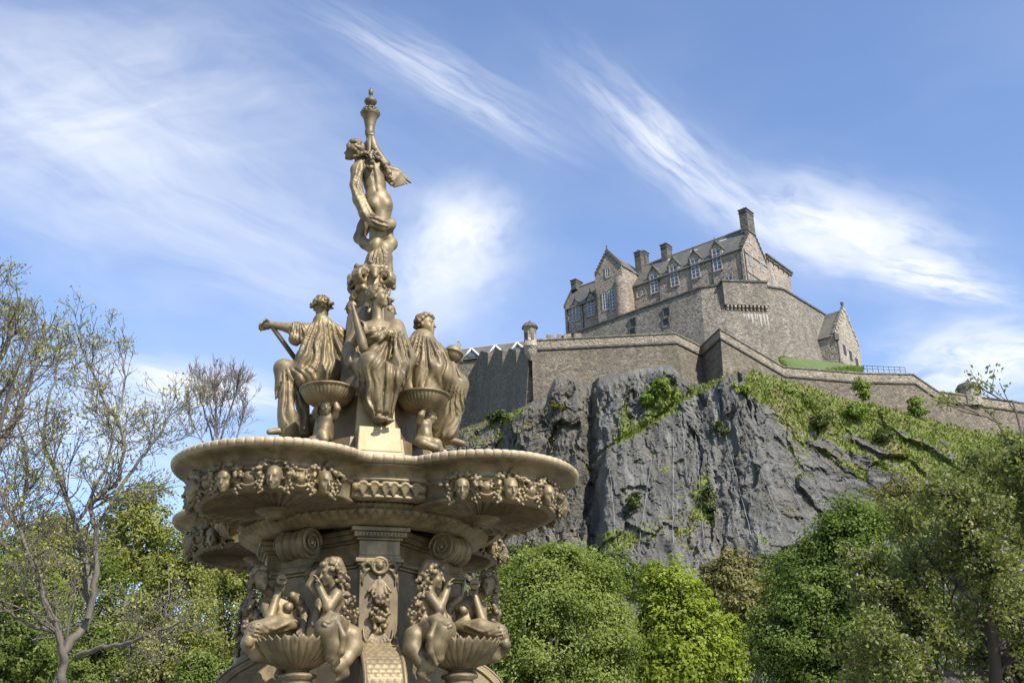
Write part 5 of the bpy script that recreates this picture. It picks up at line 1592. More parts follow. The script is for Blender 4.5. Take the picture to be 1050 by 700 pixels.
def strip(g, pts, z, h, out, back=0.1):
    """moulding along plan points standing out from the wall face; z is per point"""
    pts = [np.asarray(p, float)[:2] for p in pts]; n = len(pts)
    nr = []
    for i in range(n):
        d = nrm(pts[min(i+1, n-1)]-pts[i]) if i < n-1 else nrm(pts[i]-pts[i-1]); e = nrm(pts[i]-pts[i-1]) if i > 0 else d
        q = nrm(d+e); m = np.array([q[1], -q[0]]); c = max(0.35, float(np.array([d[1], -d[0]])@m)); nr.append(m/c)
    O = [np.array([*(pts[i]+nr[i]*out), z[i]]) for i in range(n)]; I = [np.array([*(pts[i]-nr[i]*back), z[i]]) for i in range(n)]
    H = np.array([0, 0, h])
    for i in range(n-1):
        g.face([O[i], O[i+1], O[i+1]+H, O[i]+H]); g.face([O[i]+H, O[i+1]+H, I[i+1]+H, I[i]+H]); g.face([I[i], I[i+1], O[i+1], O[i]])
        g.face([I[i+1], I[i], I[i]+H, I[i+1]+H])
    g.face([I[0], O[0], O[0]+H, I[0]+H]); g.face([O[-1], I[-1], I[-1]+H, O[-1]+H])

def wpart(thing, g, name, mat, parent=None, bevel=0.0):
    o = g.build(name, mat, None, bevel=bevel); par = parent if parent is not None else thing
    o.parent = par; bpy.context.view_layer.update(); o.matrix_parent_inverse = par.matrix_world.inverted(); return o
# upper terrace wall with its machicolated bastion
TZ = 85.92
tp = [atz(560, 352, TZ), atz(718.7, 295.5, TZ), atz(740, 292.5, TZ), atz(783, 294, TZ), atz(803, 297.3, TZ), atz(835, 316.6, TZ), atz(857, 330, TZ), atz(866, 342, TZ)]
tw = tag(empty('terrace_wall', (tp[1][0], tp[1][1], 62)), 'upper stone terrace wall with corbelled bastion in front of the castle building', 'wall', kind='thing')
g = Geo(); run(g, tp, TZ, 60.0, 2.6, 2.0); wpart(tw, g, 'wall', M_TW)
g = Geo(); strip(g, tp, [TZ-.02]*len(tp), .35, .22, .3); wpart(tw, g, 'coping', M_DK)
# box on corbels
b0, b1 = tp[2][:2], tp[3][:2]; bd = nrm(b1-b0); bn = np.array([bd[1], -bd[0]])
zc = at(760, 314, float(b0[1]))[2]
g = Geo(); g.box(V3(b0+bn*1.1-bd*.2, zc), V3(bd)*(np.linalg.norm(b1-b0)+.4), -V3(bn)*2.0, (0, 0, TZ-zc+.25)); bx = wpart(tw, g, 'bastion_box', M_TW)
g = Geo(); g.box(V3(b0+bn*1.3-bd*.4, TZ+.25), V3(bd)*(np.linalg.norm(b1-b0)+.8), -V3(bn)*2.3, (0, 0, .4)); wpart(tw, g, 'coping', M_DK, bx)
nb = 11
for i in range(nb):
    q = (i+.25)/nb; p = b0+bd*np.linalg.norm(b1-b0)*q
    g = Geo()
    for j in range(3): g.box(V3(p+bn*(1.05-.35*j), zc-.45*(j+1)), V3(bd)*.38, -V3(bn)*1.0, (0, 0, .44))
    wpart(tw, g, 'corbel', M_STD, bx)
g = Geo()
rgc = np.random.default_rng(31)
for i in range(9):                                                 # lime streaks bleeding under the corbels
    q = (i+.5+rgc.uniform(-.3, .3))/9*.62+.36; p = b0+bd*np.linalg.norm(b1-b0)*q; hl = rgc.uniform(0.6, 3.0); w_ = rgc.uniform(.10, .34)
    zz = zc-1.5; k0 = (TZ-zz)/26*2.6; k1 = (TZ-zz+hl)/26*2.6
    g.face([V3(p+bn*(k1+.02), zz-hl), V3(p+bd*w_*.4+bn*(k1+.02), zz-hl), V3(p+bd*w_+bn*(k0+.02), zz), V3(p-bd*w_*.6+bn*(k0+.02), zz)])
wpart(tw, g, 'lime_streak', plain('lime_stain', (0.36, 0.34, 0.30), 0.9), bx)
# dark slots in the left part of the terrace wall
tl = nrm(tp[1][:2]-tp[0][:2]); tn = np.array([tl[1], -tl[0]])
for px, py, w_, h_ in ((684.5, 322, 1.2, 2.2), (684.5, 332, 1.2, 1.6), (650, 333, 1.2, 2.2), (650, 341, 1.2, 1.2)):
    P = onplane(px, py, tp[0][:2], tn); off = (TZ-P[2])/26*2.6
    p = P[:2]
    g = Geo()
    for x0, x1, za, zb in ((-w_/2-.25, -w_/2, -h_/2, h_/2), (w_/2, w_/2+.25, -h_/2, h_/2), (-w_/2-.25, w_/2+.25, h_/2, h_/2+.3), (-w_/2-.3, w_/2+.3, -h_/2-.3, -h_/2)):
        g.box(V3(p+tl*x0+tn*(off+.15), P[2]+za), V3(tl)*(x1-x0), -V3(tn)*.4, (0, 0, zb-za))
    wo = wpart(tw, g, 'window', M_DK); g = Geo(); g.box(V3(p-tl*w_/2+tn*(off+.04), P[2]-h_/2), V3(tl)*w_, -V3(tn)*.3, (0, 0, h_)); wpart(tw, g, 'pane', M_IRON, wo)

# right-hand gabled building on the end of the terrace
RB = at(856, 343, 184.5)
rb = tag(empty('gabled_building', (RB[0], RB[1], 64)), 'small steep gabled stone building at the right end of the ramparts', 'building')
R2 = RB[:2]; RE = RB[2]
def R3(u, s, z): q = R2+UF*u+UG*s; return np.array([q[0], q[1], z])
def Rs(px, py): P = onplane(px, py, R2, UF); return float((P[:2]-R2)@UG), P[2]
sR, zRr = Rs(881, 356); sA, zA = Rs(865.2, 316.5)
g = Geo(); sm = sA
g.face([R3(0, 0, 62), R3(0, sR, 62), R3(0, sR, zRr), R3(0, sm, zA), R3(0, 0, RE)])
g.face([R3(12, 0, 62), R3(0, 0, 62), R3(0, 0, RE), R3(12, 0, RE)])
g.face([R3(0, sR, 62), R3(12, sR, 62), R3(12, sR, zRr), R3(0, sR, zRr)])
wpart(rb, g, 'wall', M_STD)
g = Geo()
g.face([R3(0.3, -.3, RE-.2), R3(0.3, sm, zA-.1), R3(12, sm, zA-.1), R3(12, -.3, RE-.2)], [(0, 0), (0, 6), (12, 6), (12, 0)])
g.face([R3(0.3, sm, zA-.1), R3(0.3, sR+.2, zRr-.2), R3(12, sR+.2, zRr-.2), R3(12, sm, zA-.1)], [(0, 6), (0, 0), (12, 0), (12, 6)])
wpart(rb, g, 'roof', M_SLATE)
g = Geo()
for (s0, z0), (s1, z1) in (((0, RE), (sm, zA)), ((sR, zRr), (sm, zA))):
    for i in range(8):
        a, b = s0+(s1-s0)*i/8, s0+(s1-s0)*(i+1)/8; z = z0+(z1-z0)*(i+1)/8
        g.box(R3(-.12, min(a, b), z-.6), V3(UG)*abs(b-a), V3(UF)*.55, (0, 0, .8))
wpart(rb, g, 'crow_steps', M_STD)
g = Geo().lathe([(.001, 1.6), (.35, 1.4), (.3, .9), (.18, .7), (.3, 0)], R3(.2, sm, zA), 8); wpart(rb, g, 'finial', M_DK)
for s_, z_, h_ in ((0.32, RE-2.0, 2.0), (0.55, RE-2.4, 2.0), (0.78, RE-3.2, 2.2), (0.42, RE-8, 2.4), (0.7, RE-8.2, 2.4)):
    g = Geo()
    s = s_*sR
    g.box(R3(-.05, s-.6, z_-h_/2), V3(UG)*1.2, V3(UF)*.3, (0, 0, h_)); wpart(rb, g, 'window', M_IRON)
g = Geo(); g.tube([R3(-.12, .3, 62), R3(-.12, .3, RE-.4)], .2, 6); g.cbox(R3(-.1, .3, RE-.5), .4, .4, .6); wpart(rb, g, 'downpipe', M_IRON)
g = Geo(); g.box(R3(-.1, .5, RE-5.4), V3(UG)*(sR-1), V3(UF)*.3, (0, 0, .35)); wpart(rb, g, 'string_course', M_DK)

# outer curtain wall
CZ_ = 69.87
cpx = [(545, 349.5, None), (596, 347, None), (692, 342.2, None), (719, 355.8, None), (738, 337.8, None), (803, 376.6, 168.5), (880, 383, 171.5), (936, 384.2, 174), (962, 402, 175), (1008, 408, 177), (1075, 417, 180)]
cpts = [atz(x, y, CZ_) if Y is None else at(x, y, Y) for x, y, Y in cpx]
cw = tag(empty('curtain_wall', (cpts[4][0], cpts[4][1], 40)), 'long outer rampart wall stepping along the cliff edge with corner turret', 'wall')
czt = [p[2] for p in cpts]; PH = 1.5
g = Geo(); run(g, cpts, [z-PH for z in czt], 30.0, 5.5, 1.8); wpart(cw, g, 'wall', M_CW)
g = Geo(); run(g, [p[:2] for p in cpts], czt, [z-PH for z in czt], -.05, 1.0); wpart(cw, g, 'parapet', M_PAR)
g = Geo(); strip(g, cpts, [z-PH-.28 for z in czt], .3, .28); wpart(cw, g, 'string_course', M_DK)
g = Geo(); strip(g, cpts, [z+.004 for z in czt], .22, .16, 1.1); wpart(cw, g, 'coping', M_TW)
# gun embrasures: raised merlons on the left stretch
g = Geo()
d = nrm(cpts[1][:2]-cpts[0][:2]); ln = np.linalg.norm(cpts[1][:2]-cpts[0][:2]); dn = np.array([d[1], -d[0]])
for a, b in ((.30, .44), (.50, .60), (.65, .80), (.86, 1.0)):
    g.box(V3(cpts[0][:2]+d*ln*a+dn*.05, CZ_+.2), V3(d)*ln*(b-a), -V3(dn)*.9, (0, 0, .75))
wpart(cw, g, 'merlons', M_PAR)
# sentry turret on the corner
tc = cpts[0][:2]+np.array([-.2, -.2]); tzb = at(543.5, 357, tc[1])[2]; tzt = at(543.5, 337, tc[1])[2]; tza = at(543.5, 328.5, tc[1])[2]
g = Geo().lathe([(.2, tzb-2.2), (.7, tzb-1.4), (1.0, tzb-.7), (1.12, tzb), (1.2, tzb+.05), (1.2, tzb+.3), (1.05, tzb+.35), (1.02, tzt-.1), (1.22, tzt), (1.3, tzt+.12)], (tc[0], tc[1], 0), 20)
tu = wpart(cw, g, 'sentry_turret', M_STD)
hh = tza-tzt
g = Geo().lathe([(1.38, tzt+.1), (1.25, tzt+hh*.3), (.95, tzt+hh*.55), (.45, tzt+hh*.72), (.22, tzt+hh*.75), (.2, tzt+hh*.85), (.12, tzt+hh*.97), (.001, tzt+hh)], (tc[0], tc[1], 0), 20); wpart(cw, g, 'domed_cap', M_DK, tu)
for a in (-2.2, -1.2):
    g = Geo(); p = np.array([tc[0]+1.0*math.cos(a), tc[1]+1.0*math.sin(a), (tzb+tzt)/2+.1]); g.cbox(p, .12, .25, .6, a); wpart(cw, g, 'lookout_slit', M_IRON, tu)

# serrated dark wall running back to the left of the turret
z0 = at(471, 372, 176)[2]
sp_ = [at(466, 371, 189.5), at(487, 371, 189), at(501, 371, 183), at(516, 370, 176), at(530, 369, 169.5), at(542, 366, 162.8)]
sw = tag(empty('serrated_wall', (sp_[0][0], sp_[0][1], 45)), 'dark shaded wall with saw-tooth gables running back beside the corner turret', 'wall', kind='thing')
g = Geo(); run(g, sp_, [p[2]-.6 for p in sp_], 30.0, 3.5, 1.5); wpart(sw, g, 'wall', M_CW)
SZ = min(p[2] for p in sp_[1:])
for i in range(1, len(sp_)-1):
    a, b = sp_[i][:2], sp_[i+1][:2]; m = (a+b)/2; d = nrm(b-a); n_ = np.array([d[1], -d[0]]); z = sp_[i][2]-.6
    zt = z+1.6
    g = Geo()
    fa, fb, fm = V3(a+n_*.12, z), V3(b+n_*.12, z), V3(m+n_*.12, zt)
    dn_ = np.array([0, 0, -5.0]); bk = -V3(n_)*5
    g.face([fa+dn_, fb+dn_, fb, fm, fa]); g.face([fb, fb+bk, fm+bk, fm]); g.face([fa+bk, fa, fm, fm+bk]); g.face([fb+dn_, fb+bk+dn_, fb+bk, fb]); g.face([fa+bk+dn_, fa+dn_, fa, fa+bk]); g.face([fa+dn_, fa+bk+dn_, fb+bk+dn_, fb+dn_])
    wpart(sw, g, 'gable', M_CW)
# slate roofed building with pale skylight gables behind it
q0, q1 = at(466, 371, 204), at(546, 371, 200)
ba = nrm(q1[:2]-q0[:2]); bnn = np.array([ba[1], -ba[0]])
lb = tag(empty('slate_roofed_building', (q0[0], q0[1], 60)), 'low slate roofed building with white skylight gables behind the saw-tooth wall', 'building')
ze = at(505, 366, 202)[2]; zr = at(505, 353.5, 206)[2]; ln = np.linalg.norm(q1[:2]-q0[:2])
g = Geo()
B0 = q0[:2]
g.face([V3(B0+bnn*.5, ze), V3(B0+bnn*.5+ba*ln, ze), V3(B0-bnn*4+ba*ln, zr), V3(B0-bnn*4, zr)], [(0, 0), (ln, 0), (ln, 6), (0, 6)])
g.face([V3(B0-bnn*4, zr), V3(B0-bnn*4+ba*ln, zr), V3(B0-bnn*9+ba*ln, ze-1), V3(B0-bnn*9, ze-1)])
wpart(lb, g, 'roof', M_SLATE)
g = Geo(); g.box(V3(B0, 60), V3(ba)*ln, -V3(bnn)*8, (0, 0, ze-60-.1)); wpart(lb, g, 'wall', M_CW)
g = Geo(); g.box(V3(B0-bnn*3.9, zr-.1), V3(ba)*ln, -V3(bnn)*.3, (0, 0, .25)); wpart(lb, g, 'ridge_flashing', M_LEAD)
for px in (484, 508.5, 531):
    P = onplane(px, 362, B0, bnn); s = float((P[:2]-B0)@ba)
    g = Geo(); w_, h_ = 1.9, 2.1; zb = ze+.2
    pts = [V3(B0+bnn*.3+ba*(s-w_), zb), V3(B0+bnn*.3+ba*(s+w_), zb), V3(B0+bnn*.3+ba*s, zb+h_)]
    bk = -V3(bnn)*3.2
    g.face([pts[1], pts[1]+bk*.2, pts[2]+bk, pts[2]], [(0, 0), (1, 0), (1, 1), (0, 1)]); g.face([pts[0]+bk*.2, pts[0], pts[2], pts[2]+bk])
    g.face([pts[0], pts[1], pts[2]])
    so_ = wpart(lb, g, 'skylight_gable', M_SLATE)
    g = Geo()
    for a, b in ((pts[0], pts[2]), (pts[1], pts[2])):
        g.tube([a+V3(bnn)*.12, b+V3(bnn)*.12], .24, 4)
    wpart(lb, g, 'white_barge', M_WHITE, so_)
    g = Geo(); c_ = V3(B0+bnn*.36+ba*s, zb+.65); g.box(c_-V3(ba)*.7-np.array([0, 0, .45]), V3(ba)*1.4, V3(bnn)*.05, (0, 0, .9)); wpart(lb, g, 'pane', M_GLASS, so_)
chx = at(470.5, 354, 205)
g = Geo(); g.cbox((chx[0], chx[1], chx[2]-.2), .35, .35, 1.0); wpart(lb, g, 'chimney', M_STD)

# watch house on the wall far right
gh = at(994, 404, 177.5)
wh = tag(empty('watch_house', (gh[0], gh[1], gh[2]-2.5)), 'small round stone watch house on the rampart at far right', 'watch house')
g = Geo().lathe([(1.9, -2.5), (1.85, .6), (2.15, .7), (2.2, .95)], gh, 14, smooth=False); wpart(wh, g, 'wall', M_STD)
g = Geo().lathe([(2.3, .9), (1.75, 1.7), (.7, 2.15), (.25, 2.3), (.2, 2.5), (.001, 2.55)], gh, 14, smooth=False); wpart(wh, g, 'roof', M_DK)
# thin railing along the parapet
rl = tag(empty('railing', tuple(at(905, 381, 175.5))), 'thin metal railing above the right part of the rampart', 'railing')
r0, r1 = at(884, 381, 173.5), at(929, 383, 176); g = Geo()
rt = np.array([0, 0, 1.15])
g.tube([r0+rt, r1+rt], .05, 5); g.tube([r0+rt*.5, r1+rt*.5], .04, 5); wpart(rl, g, 'rail', M_IRON)
for i in range(9):
    p = r0+(r1-r0)*i/8; g = Geo().tube([p-np.array([0, 0, .6]), p+rt], .05, 5); wpart(rl, g, 'post', M_IRON)

# =================================================================== GROUND, CRAG
def ground_mat():
    m, t, bs = material('park_grass')
    p = geo_pos(t)
    c = t.mix(t.noise(p, 0.35, 5, 0.6), (0.045, 0.085, 0.018), (0.085, 0.125, 0.03))
    c = t.mix(t.math('MULTIPLY', t.noise(p, 6.0, 3, 0.6), 0.5), c, (0.12, 0.13, 0.05))
    t.put(bs.inputs['Base Color'], c); bs.inputs['Roughness'].default_value = 0.9
    return m
M_GRASS = ground_mat()
g = Geo(); S_ = 2500.0
g.face([(-S_, -S_, 0), (S_, -S_, 0), (S_, S_, 0), (-S_, S_, 0)]); tag(g.build('ground', M_GRASS), kind='structure')
def gravel_mat():
    m, t, bs = material('pale_paving')
    p = geo_pos(t); n = t.noise(p, 9.0, 4, 0.7)
    t.put(bs.inputs['Base Color'], t.mix(n, (0.20, 0.18, 0.15), (0.28, 0.255, 0.215))); bs.inputs['Roughness'].default_value = 0.9
    t.put(bs.inputs['Normal'], t.bump(n, 0.3, 0.02))
    return m
g = Geo(); n = 64
g.face([(FX+15*math.cos(2*PI*k/n), FY+15*math.sin(2*PI*k/n), 0.004) for k in range(n)]); tag(g.build('paving', gravel_mat()), kind='structure')
# round pool: kerb and water
g = Geo().lathe([(4.6, 0.0), (4.6, 0.42), (4.66, 0.50), (5.1, 0.50), (5.16, 0.44), (5.16, 0.0)], (FX, FY, 0.004), 72, smooth=False)
tag(g.build('pool_kerb', M_STD), 'round low stone kerb of the pool that the fountain stands in', 'kerb')
m, t, bs = material('pool_water')
bs.inputs['Base Color'].default_value = (0.10, 0.12, 0.10, 1); bs.inputs['Roughness'].default_value = 0.05
t.put(bs.inputs['Normal'], t.bump(t.noise(geo_pos(t), 5, 3, 0.6), 0.2, 0.05))
g = Geo(); g.face([(FX+4.61*math.cos(2*PI*k/n), FY+4.61*math.sin(2*PI*k/n), 0.34) for k in range(n)]); tag(g.build('water', m), kind='structure')

# crag: top edge surveyed along the foot of the ramparts
TOP = [(340, 492, 172), (380, 478, 170), (430, 460, 169), (475, 438, 168), (500, 430, 165), (520, 424, 161), (545, 411, 157.5), (560, 405, 157), (569, 387, 156.5), (585, 383, 156.5), (598, 393, 157), (620, 391, 157),
       (650, 384, 158), (684, 379, 158.5), (700, 390, 158), (719, 393, 157), (733, 389, 155.5), (750, 388, 156), (770, 393, 158.5), (803, 401, 163), (850, 411, 166), (900, 420, 168.5), (950, 434, 170.5), (1000, 446, 172.5), (1070, 458, 175)]
TP = np.array([at(*q) for q in TOP])
x0_, x1_ = TP[0, 0], TP[-1, 0]
NX, NZ = 560, 330
gx = np.linspace(x0_, x1_, NX)
zt_ = np.interp(gx, TP[:, 0], TP[:, 2]); yt_ = np.interp(gx, TP[:, 0], TP[:, 1])
sv = np.linspace(0, 1, NZ)**0.9
GX = np.repeat(gx[:, None], NZ, 1); GZ = zt_[:, None]*sv[None, :]
dz = zt_[:, None]-GZ
def smst(x, a, b): q = np.clip((x-a)/(b-a), 0, 1); return q*q*(3-2*q)
# lean: steep on the left, easing into the grassy shoulder on the right
slope = 0.30+0.5*smst(gx, 42, 66)+0.25*(1-smst(gx, -8, 4))
GY = yt_[:, None]-slope[:, None]*dz-0.0045*dz*dz*(1-0.5*smst(gx, 40, 60))[:, None]
def topix(X, Y, Z):
    x, y, z = X, Y, Z-CAMZ
    yc = y*math.cos(PITCH)+z*math.sin(PITCH); zc = -y*math.sin(PITCH)+z*math.cos(PITCH)
    u, v = x/yc*FPX, -zc/yc*FPX; c, s = math.cos(ROLL), math.sin(ROLL)
    return 525+c*u-s*v, 350+s*u+c*v
PXg, PYg = topix(GX, GY, GZ)
# main slate mass stands forward of a diagonal ledge; slab and broken crag behind it to the left
line = (PXg-628)*(388-462)-(PYg-462)*(745-628)          # >0 above/left of the ledge line
dist = -line/math.hypot(745-628, 462-388)
fwd = smst(dist, -2, 7)*smst(PXg, 604, 622)*(1-smst(PXg, 800, 880)*0.6)
GY -= 5.0*fwd
slab = smst(PXg, 606, 614)*(1-smst(PXg, 690, 705))*(1-smst(dist, -4, 2))
GY -= 2.6*slab
gul = np.exp(-((PXg-608)/7.0)**2)*smst(PYg, 395, 430)
GY += 2.2*gul
fade = smst(dz, 0.0, 3.0)
# noise relief
rightm = smst(PXg, 690, 780)
ca, sa = math.cos(0.9), math.sin(0.9)
A1 = GX*ca+GZ*sa; A2_ = -GX*sa+GZ*ca                    # axes along / across the slanting strata of the right half
left_n = fbm(GX/2.6, GY/9, GZ/16.0, 4, 0.55, True)
right_n = fbm(A1/2.8, GY/9, A2_/17.0, 4, 0.55, True)
smooth_main = smst(dist, 0, 10)*smst(PXg, 612, 630)
rug = 1.15-0.5*smooth_main
big = fbm(GX/13+3, GY/13, GZ/15, 3, 0.5)
blk = np.floor(fbm(GX/5.0, GY/6, GZ/6.5, 2, 0.5)*3.2)/3.2
crag = fbm(GX/1.3, GY/2, GZ/3.2, 4, 0.6, True)
from mathutils.kdtree import KDTree
def facets(U, Vv, n, seed, tilt=0.45):
    """broken planes: every block of the face has its own slant and set-back"""
    rg = np.random.default_rng(seed); lo = (U.min(), Vv.min()); hi = (U.max(), Vv.max())
    n = int(n*(hi[0]-lo[0])*(hi[1]-lo[1]))
    S = np.stack([rg.uniform(lo[0], hi[0], n), rg.uniform(lo[1], hi[1], n)], 1); a = rg.uniform(-.5, .5, n); gr = rg.normal(0, tilt, (n, 2))
    kd = KDTree(n)
    for i in range(n): kd.insert((S[i, 0], S[i, 1], 0), i)
    kd.balance(); f_ = kd.find
    I = np.fromiter((f_((x, y, 0))[1] for x, y in zip(U.ravel(), Vv.ravel())), np.int32, U.size).reshape(U.shape)
    return a[I]+(U-S[I, 0])*gr[I, 0]+(Vv-S[I, 1])*gr[I, 1]
wx = GX+0.9*fbm(GX/4, GZ/5, GX*0+3, 3, .55); wz = GZ+1.4*fbm(GX/4+20, GZ/5, GX*0, 3, .55)
th = 0.62*rightm; UU = wx*np.cos(th)+wz*np.sin(th); VV = -wx*np.sin(th)+wz*np.cos(th)
f1 = facets(UU/4.2, VV/8.5, 1.0, 3); f2 = facets(UU/1.7+40, VV/3.4, 1.0, 4); f3 = facets(UU/0.7+90, VV/1.3, 1.0, 5)
GY -= fade*(1.2*big+1.5*f1*(0.55+0.45*rug)+(0.55*f2+0.28*f3)*rug+(0.6*left_n*(1-rightm)+0.5*right_n*rightm)*rug*0.8+0.25*crag*rug+0.10*fbm(GX/0.8, GY/0.9, GZ/1.1, 3, .6, True))
nrm_up = np.gradient(GY, axis=1)/np.maximum(np.gradient(GZ, axis=1), 1e-3)        # how far it lies back
GX2 = GX+fade*0.5*fbm(GX/3+9, GY/3, GZ/4, 3)
# vegetation: ledges, gullies and the right-hand shoulder
nz = fbm(GX/4.5+7, GY/5, GZ/4.5, 4, 0.55)
nz2 = fbm(GX/1.2+1, GY/1.5, GZ/1.2, 3, 0.6)
PX2, PY2 = topix(GX2, GY, GZ)
ledge = np.exp(-((dist+1.0)/6.5)**2)*smst(PX2, 618, 650)*(1-smst(PX2, 738, 752))
shoulder_line = (PX2-745)*(520-392)-(PY2-392)*(905-745)
sh_d = shoulder_line/math.hypot(160, 128)
shoulder = smst(sh_d, -6, 14)*smst(PX2, 745, 775)
patch = lambda cx, cy, rx, ry: np.exp(-((PX2-cx)/rx)**2-((PY2-cy)/ry)**2)
veg = 1.1*ledge+0.92*shoulder+1.1*patch(676, 404, 16, 20)+0.9*patch(742, 440, 9, 6)+0.8*patch(640, 430, 8, 22)+0.85*patch(650, 514, 10, 9)+0.8*patch(722, 505, 14, 28)+0.6*patch(705, 540, 25, 18)+0.5*patch(820, 470, 18, 30)+0.7*patch(800, 570, 60, 14)+0.9*patch(640, 555, 25, 12)
veg += 0.55*(1-smst(PX2, 540, 612))*smst(PY2, 415, 440)*smst(-nz*0.6+0.1, -0.2, 0.3)+0.7*patch(505, 425, 30, 12)
veg += 0.45*smst(nrm_up, 0.7, 1.6)
veg = veg+0.40*nz+0.22*nz2
outc = smst(fbm(A1/3.0+4, GY/6, A2_/9.0, 3, 0.55), 0.05, 0.30)*shoulder*smst(PY2, 425, 455)
veg = np.clip(smst(veg-0.8*outc, 0.42, 0.72), 0, 1)
dry = np.clip(0.45+0.5*fbm(GX/3.3-5, GY/4, GZ/3.3, 3, 0.55)+0.4*(1-smst(PX2, 540, 620))+0.55*patch(700, 560, 60, 30)+0.3*patch(800, 470, 25, 50)+0.02*shoulder-0.5*ledge, 0, 1)
GX2[:, -1] = GX[:, -1]; GY[:, -1] = GY[:, -2]+10.0; GZ[:, -1] = GZ[:, -2]+0.1      # the top runs back under the walls
idx = np.arange(NX*NZ).reshape(NX, NZ)
Q = np.stack([idx[:-1, :-1], idx[1:, :-1], idx[1:, 1:], idx[:-1, 1:]], -1).reshape(-1, 4)
RV = np.stack([GX2, GY, GZ], -1)
me = mesh_np('rock', RV.reshape(-1, 3), Q); shade(me, False)
for nm, arr in (('veg', veg), ('dry', dry), ('slabby', np.clip(smooth_main+slab, 0, 1))):
    a = me.attributes.new(nm, 'FLOAT', 'POINT'); a.data.foreach_set('value', arr.ravel().astype(np.float32))
def rock_mat():
    m, t, bs = material('slate_crag')
    p = geo_pos(t)
    pv_ = t.mapv(p, scale=(0.75, 0.3, 0.085)); pd = t.mapv(p, rot=(0, 0.9, 0), scale=(0.12, 0.3, 0.9))
    sx = t.node('ShaderNodeSeparateXYZ'); t.put(sx.inputs[0], p)
    rm = t.smooth(sx.outputs[0], 30, 42)
    st = t.math('ADD', t.math('MULTIPLY', t.noise(pv_, 1.0, 6, 0.65), t.math('SUBTRACT', 1.0, rm)), t.math('MULTIPLY', t.noise(pd, 1.0, 6, 0.65), rm))
    big = t.noise(p, 0.13, 5, 0.6); fine = t.noise(p, 1.4, 5, 0.68)
    slab_ = t.attr('slabby')
    crag_ = t.ramp(st, [(0.25, (0.034, 0.031, 0.028)), (0.45, (0.085, 0.077, 0.066)), (0.62, (0.145, 0.132, 0.112)), (0.8, (0.24, 0.215, 0.175))])
    blue = t.ramp(st, [(0.30, (0.038, 0.037, 0.034)), (0.46, (0.092, 0.090, 0.083)), (0.58, (0.145, 0.141, 0.130)), (0.76, (0.26, 0.25, 0.225))])
    c = t.mix(slab_, crag_, blue)
    c = t.mix(t.math('MULTIPLY', t.smooth(big, 0.46, 0.66), 0.45), c, (0.135, 0.115, 0.085))
    c = t.mix(t.math('MULTIPLY', t.smooth(fine, 0.52, 0.78), 0.5), c, (0.045, 0.045, 0.048))
    lich = t.smooth(t.noise(p, 0.55, 5, 0.7), 0.60, 0.72)
    c = t.mix(t.math('MULTIPLY', lich, 0.45), c, (0.22, 0.20, 0.13))
    veg_ = t.attr('veg'); dry_ = t.attr('dry')
    gn = t.noise(p, 1.1, 5, 0.7)
    gc = t.mix(t.smooth(gn, 0.35, 0.65), (0.10, 0.13, 0.024), (0.175, 0.205, 0.045))
    dc = t.mix(t.smooth(gn, 0.35, 0.65), (0.15, 0.125, 0.055), (0.23, 0.195, 0.095))
    gc = t.mix(t.smooth(dry_, 0.45, 0.8), gc, dc)
    ve = t.smooth(t.math('ADD', veg_, t.math('MULTIPLY', t.math('SUBTRACT', fine, 0.5), 0.9)), 0.4, 0.6)
    c = t.mix(ve, c, gc)
    t.put(bs.inputs['Base Color'], c); bs.inputs['Roughness'].default_value = 0.82
    h = t.math('ADD', t.math('MULTIPLY', st, 2.2), t.math('ADD', fine, t.noise(p, 4.5, 4, 0.7)))
    t.put(bs.inputs['Normal'], t.bump(h, 0.85, 0.35))
    return m
tag(link('rock', me, rock_mat()), kind='structure')
def on_rock(px, py):
    """nearest point of the crag under a sight line"""
    d = (PX2-px)**2+(PY2-py)**2
    i, j = np.unravel_index(np.argmin(d), d.shape)
    return RV[i, j].copy()

# =================================================================== FOLIAGE TOOLS
def leaf_mat(name, cols, trans=0.35, rough=0.55, spread=0.5):
    m = bpy.data.materials.new(name); m.use_nodes = True; t = NT(m.node_tree); bs = t.n['Principled BSDF']; out = t.n['Material Output']
    r = t.attr('rnd'); n = t.noise(geo_pos(t), 0.9, 3, 0.6)
    f = t.math('ADD', t.math('MULTIPLY', r, spread), t.math('MULTIPLY', t.smooth(n, 0.3, 0.7), 1-spread))
    k = len(cols); c = t.ramp(f, [(i/(k-1)*0.9+0.05, q) for i, q in enumerate(cols)])
    t.put(bs.inputs['Base Color'], c); bs.inputs['Roughness'].default_value = rough
    bs.inputs['Specular IOR Level'].default_value = 0.15
    tr = t.node('ShaderNodeBsdfTranslucent'); t.put(tr.inputs['Color'], t.mix(1.0, c, (1.35, 1.35, 0.7), 'MULTIPLY'))
    mx = t.node('ShaderNodeMixShader'); mx.inputs[0].default_value = trans
    t.l.new(bs.outputs[0], mx.inputs[1]); t.l.new(tr.outputs[0], mx.inputs[2]); t.l.new(mx.outputs[0], out.inputs[0])
    return m
def bark_mat(name, c1, c2):
    m, t, bs = material(name); p = geo_pos(t)
    n = t.noise(t.mapv(p, scale=(6, 6, 1.2)), 1.5, 5, 0.65)
    t.put(bs.inputs['Base Color'], t.mix(n, c1, c2)); bs.inputs['Roughness'].default_value = 0.9
    t.put(bs.inputs['Normal'], t.bump(n, 0.6, 0.03)); return m
M_BARK = bark_mat('grey_bark', (0.075, 0.062, 0.050), (0.18, 0.155, 0.125))
M_BARKD = bark_mat('dark_bark', (0.03, 0.024, 0.018), (0.09, 0.072, 0.055))
M_TWIG = bark_mat('purple_twigs', (0.14, 0.115, 0.10), (0.24, 0.205, 0.18))
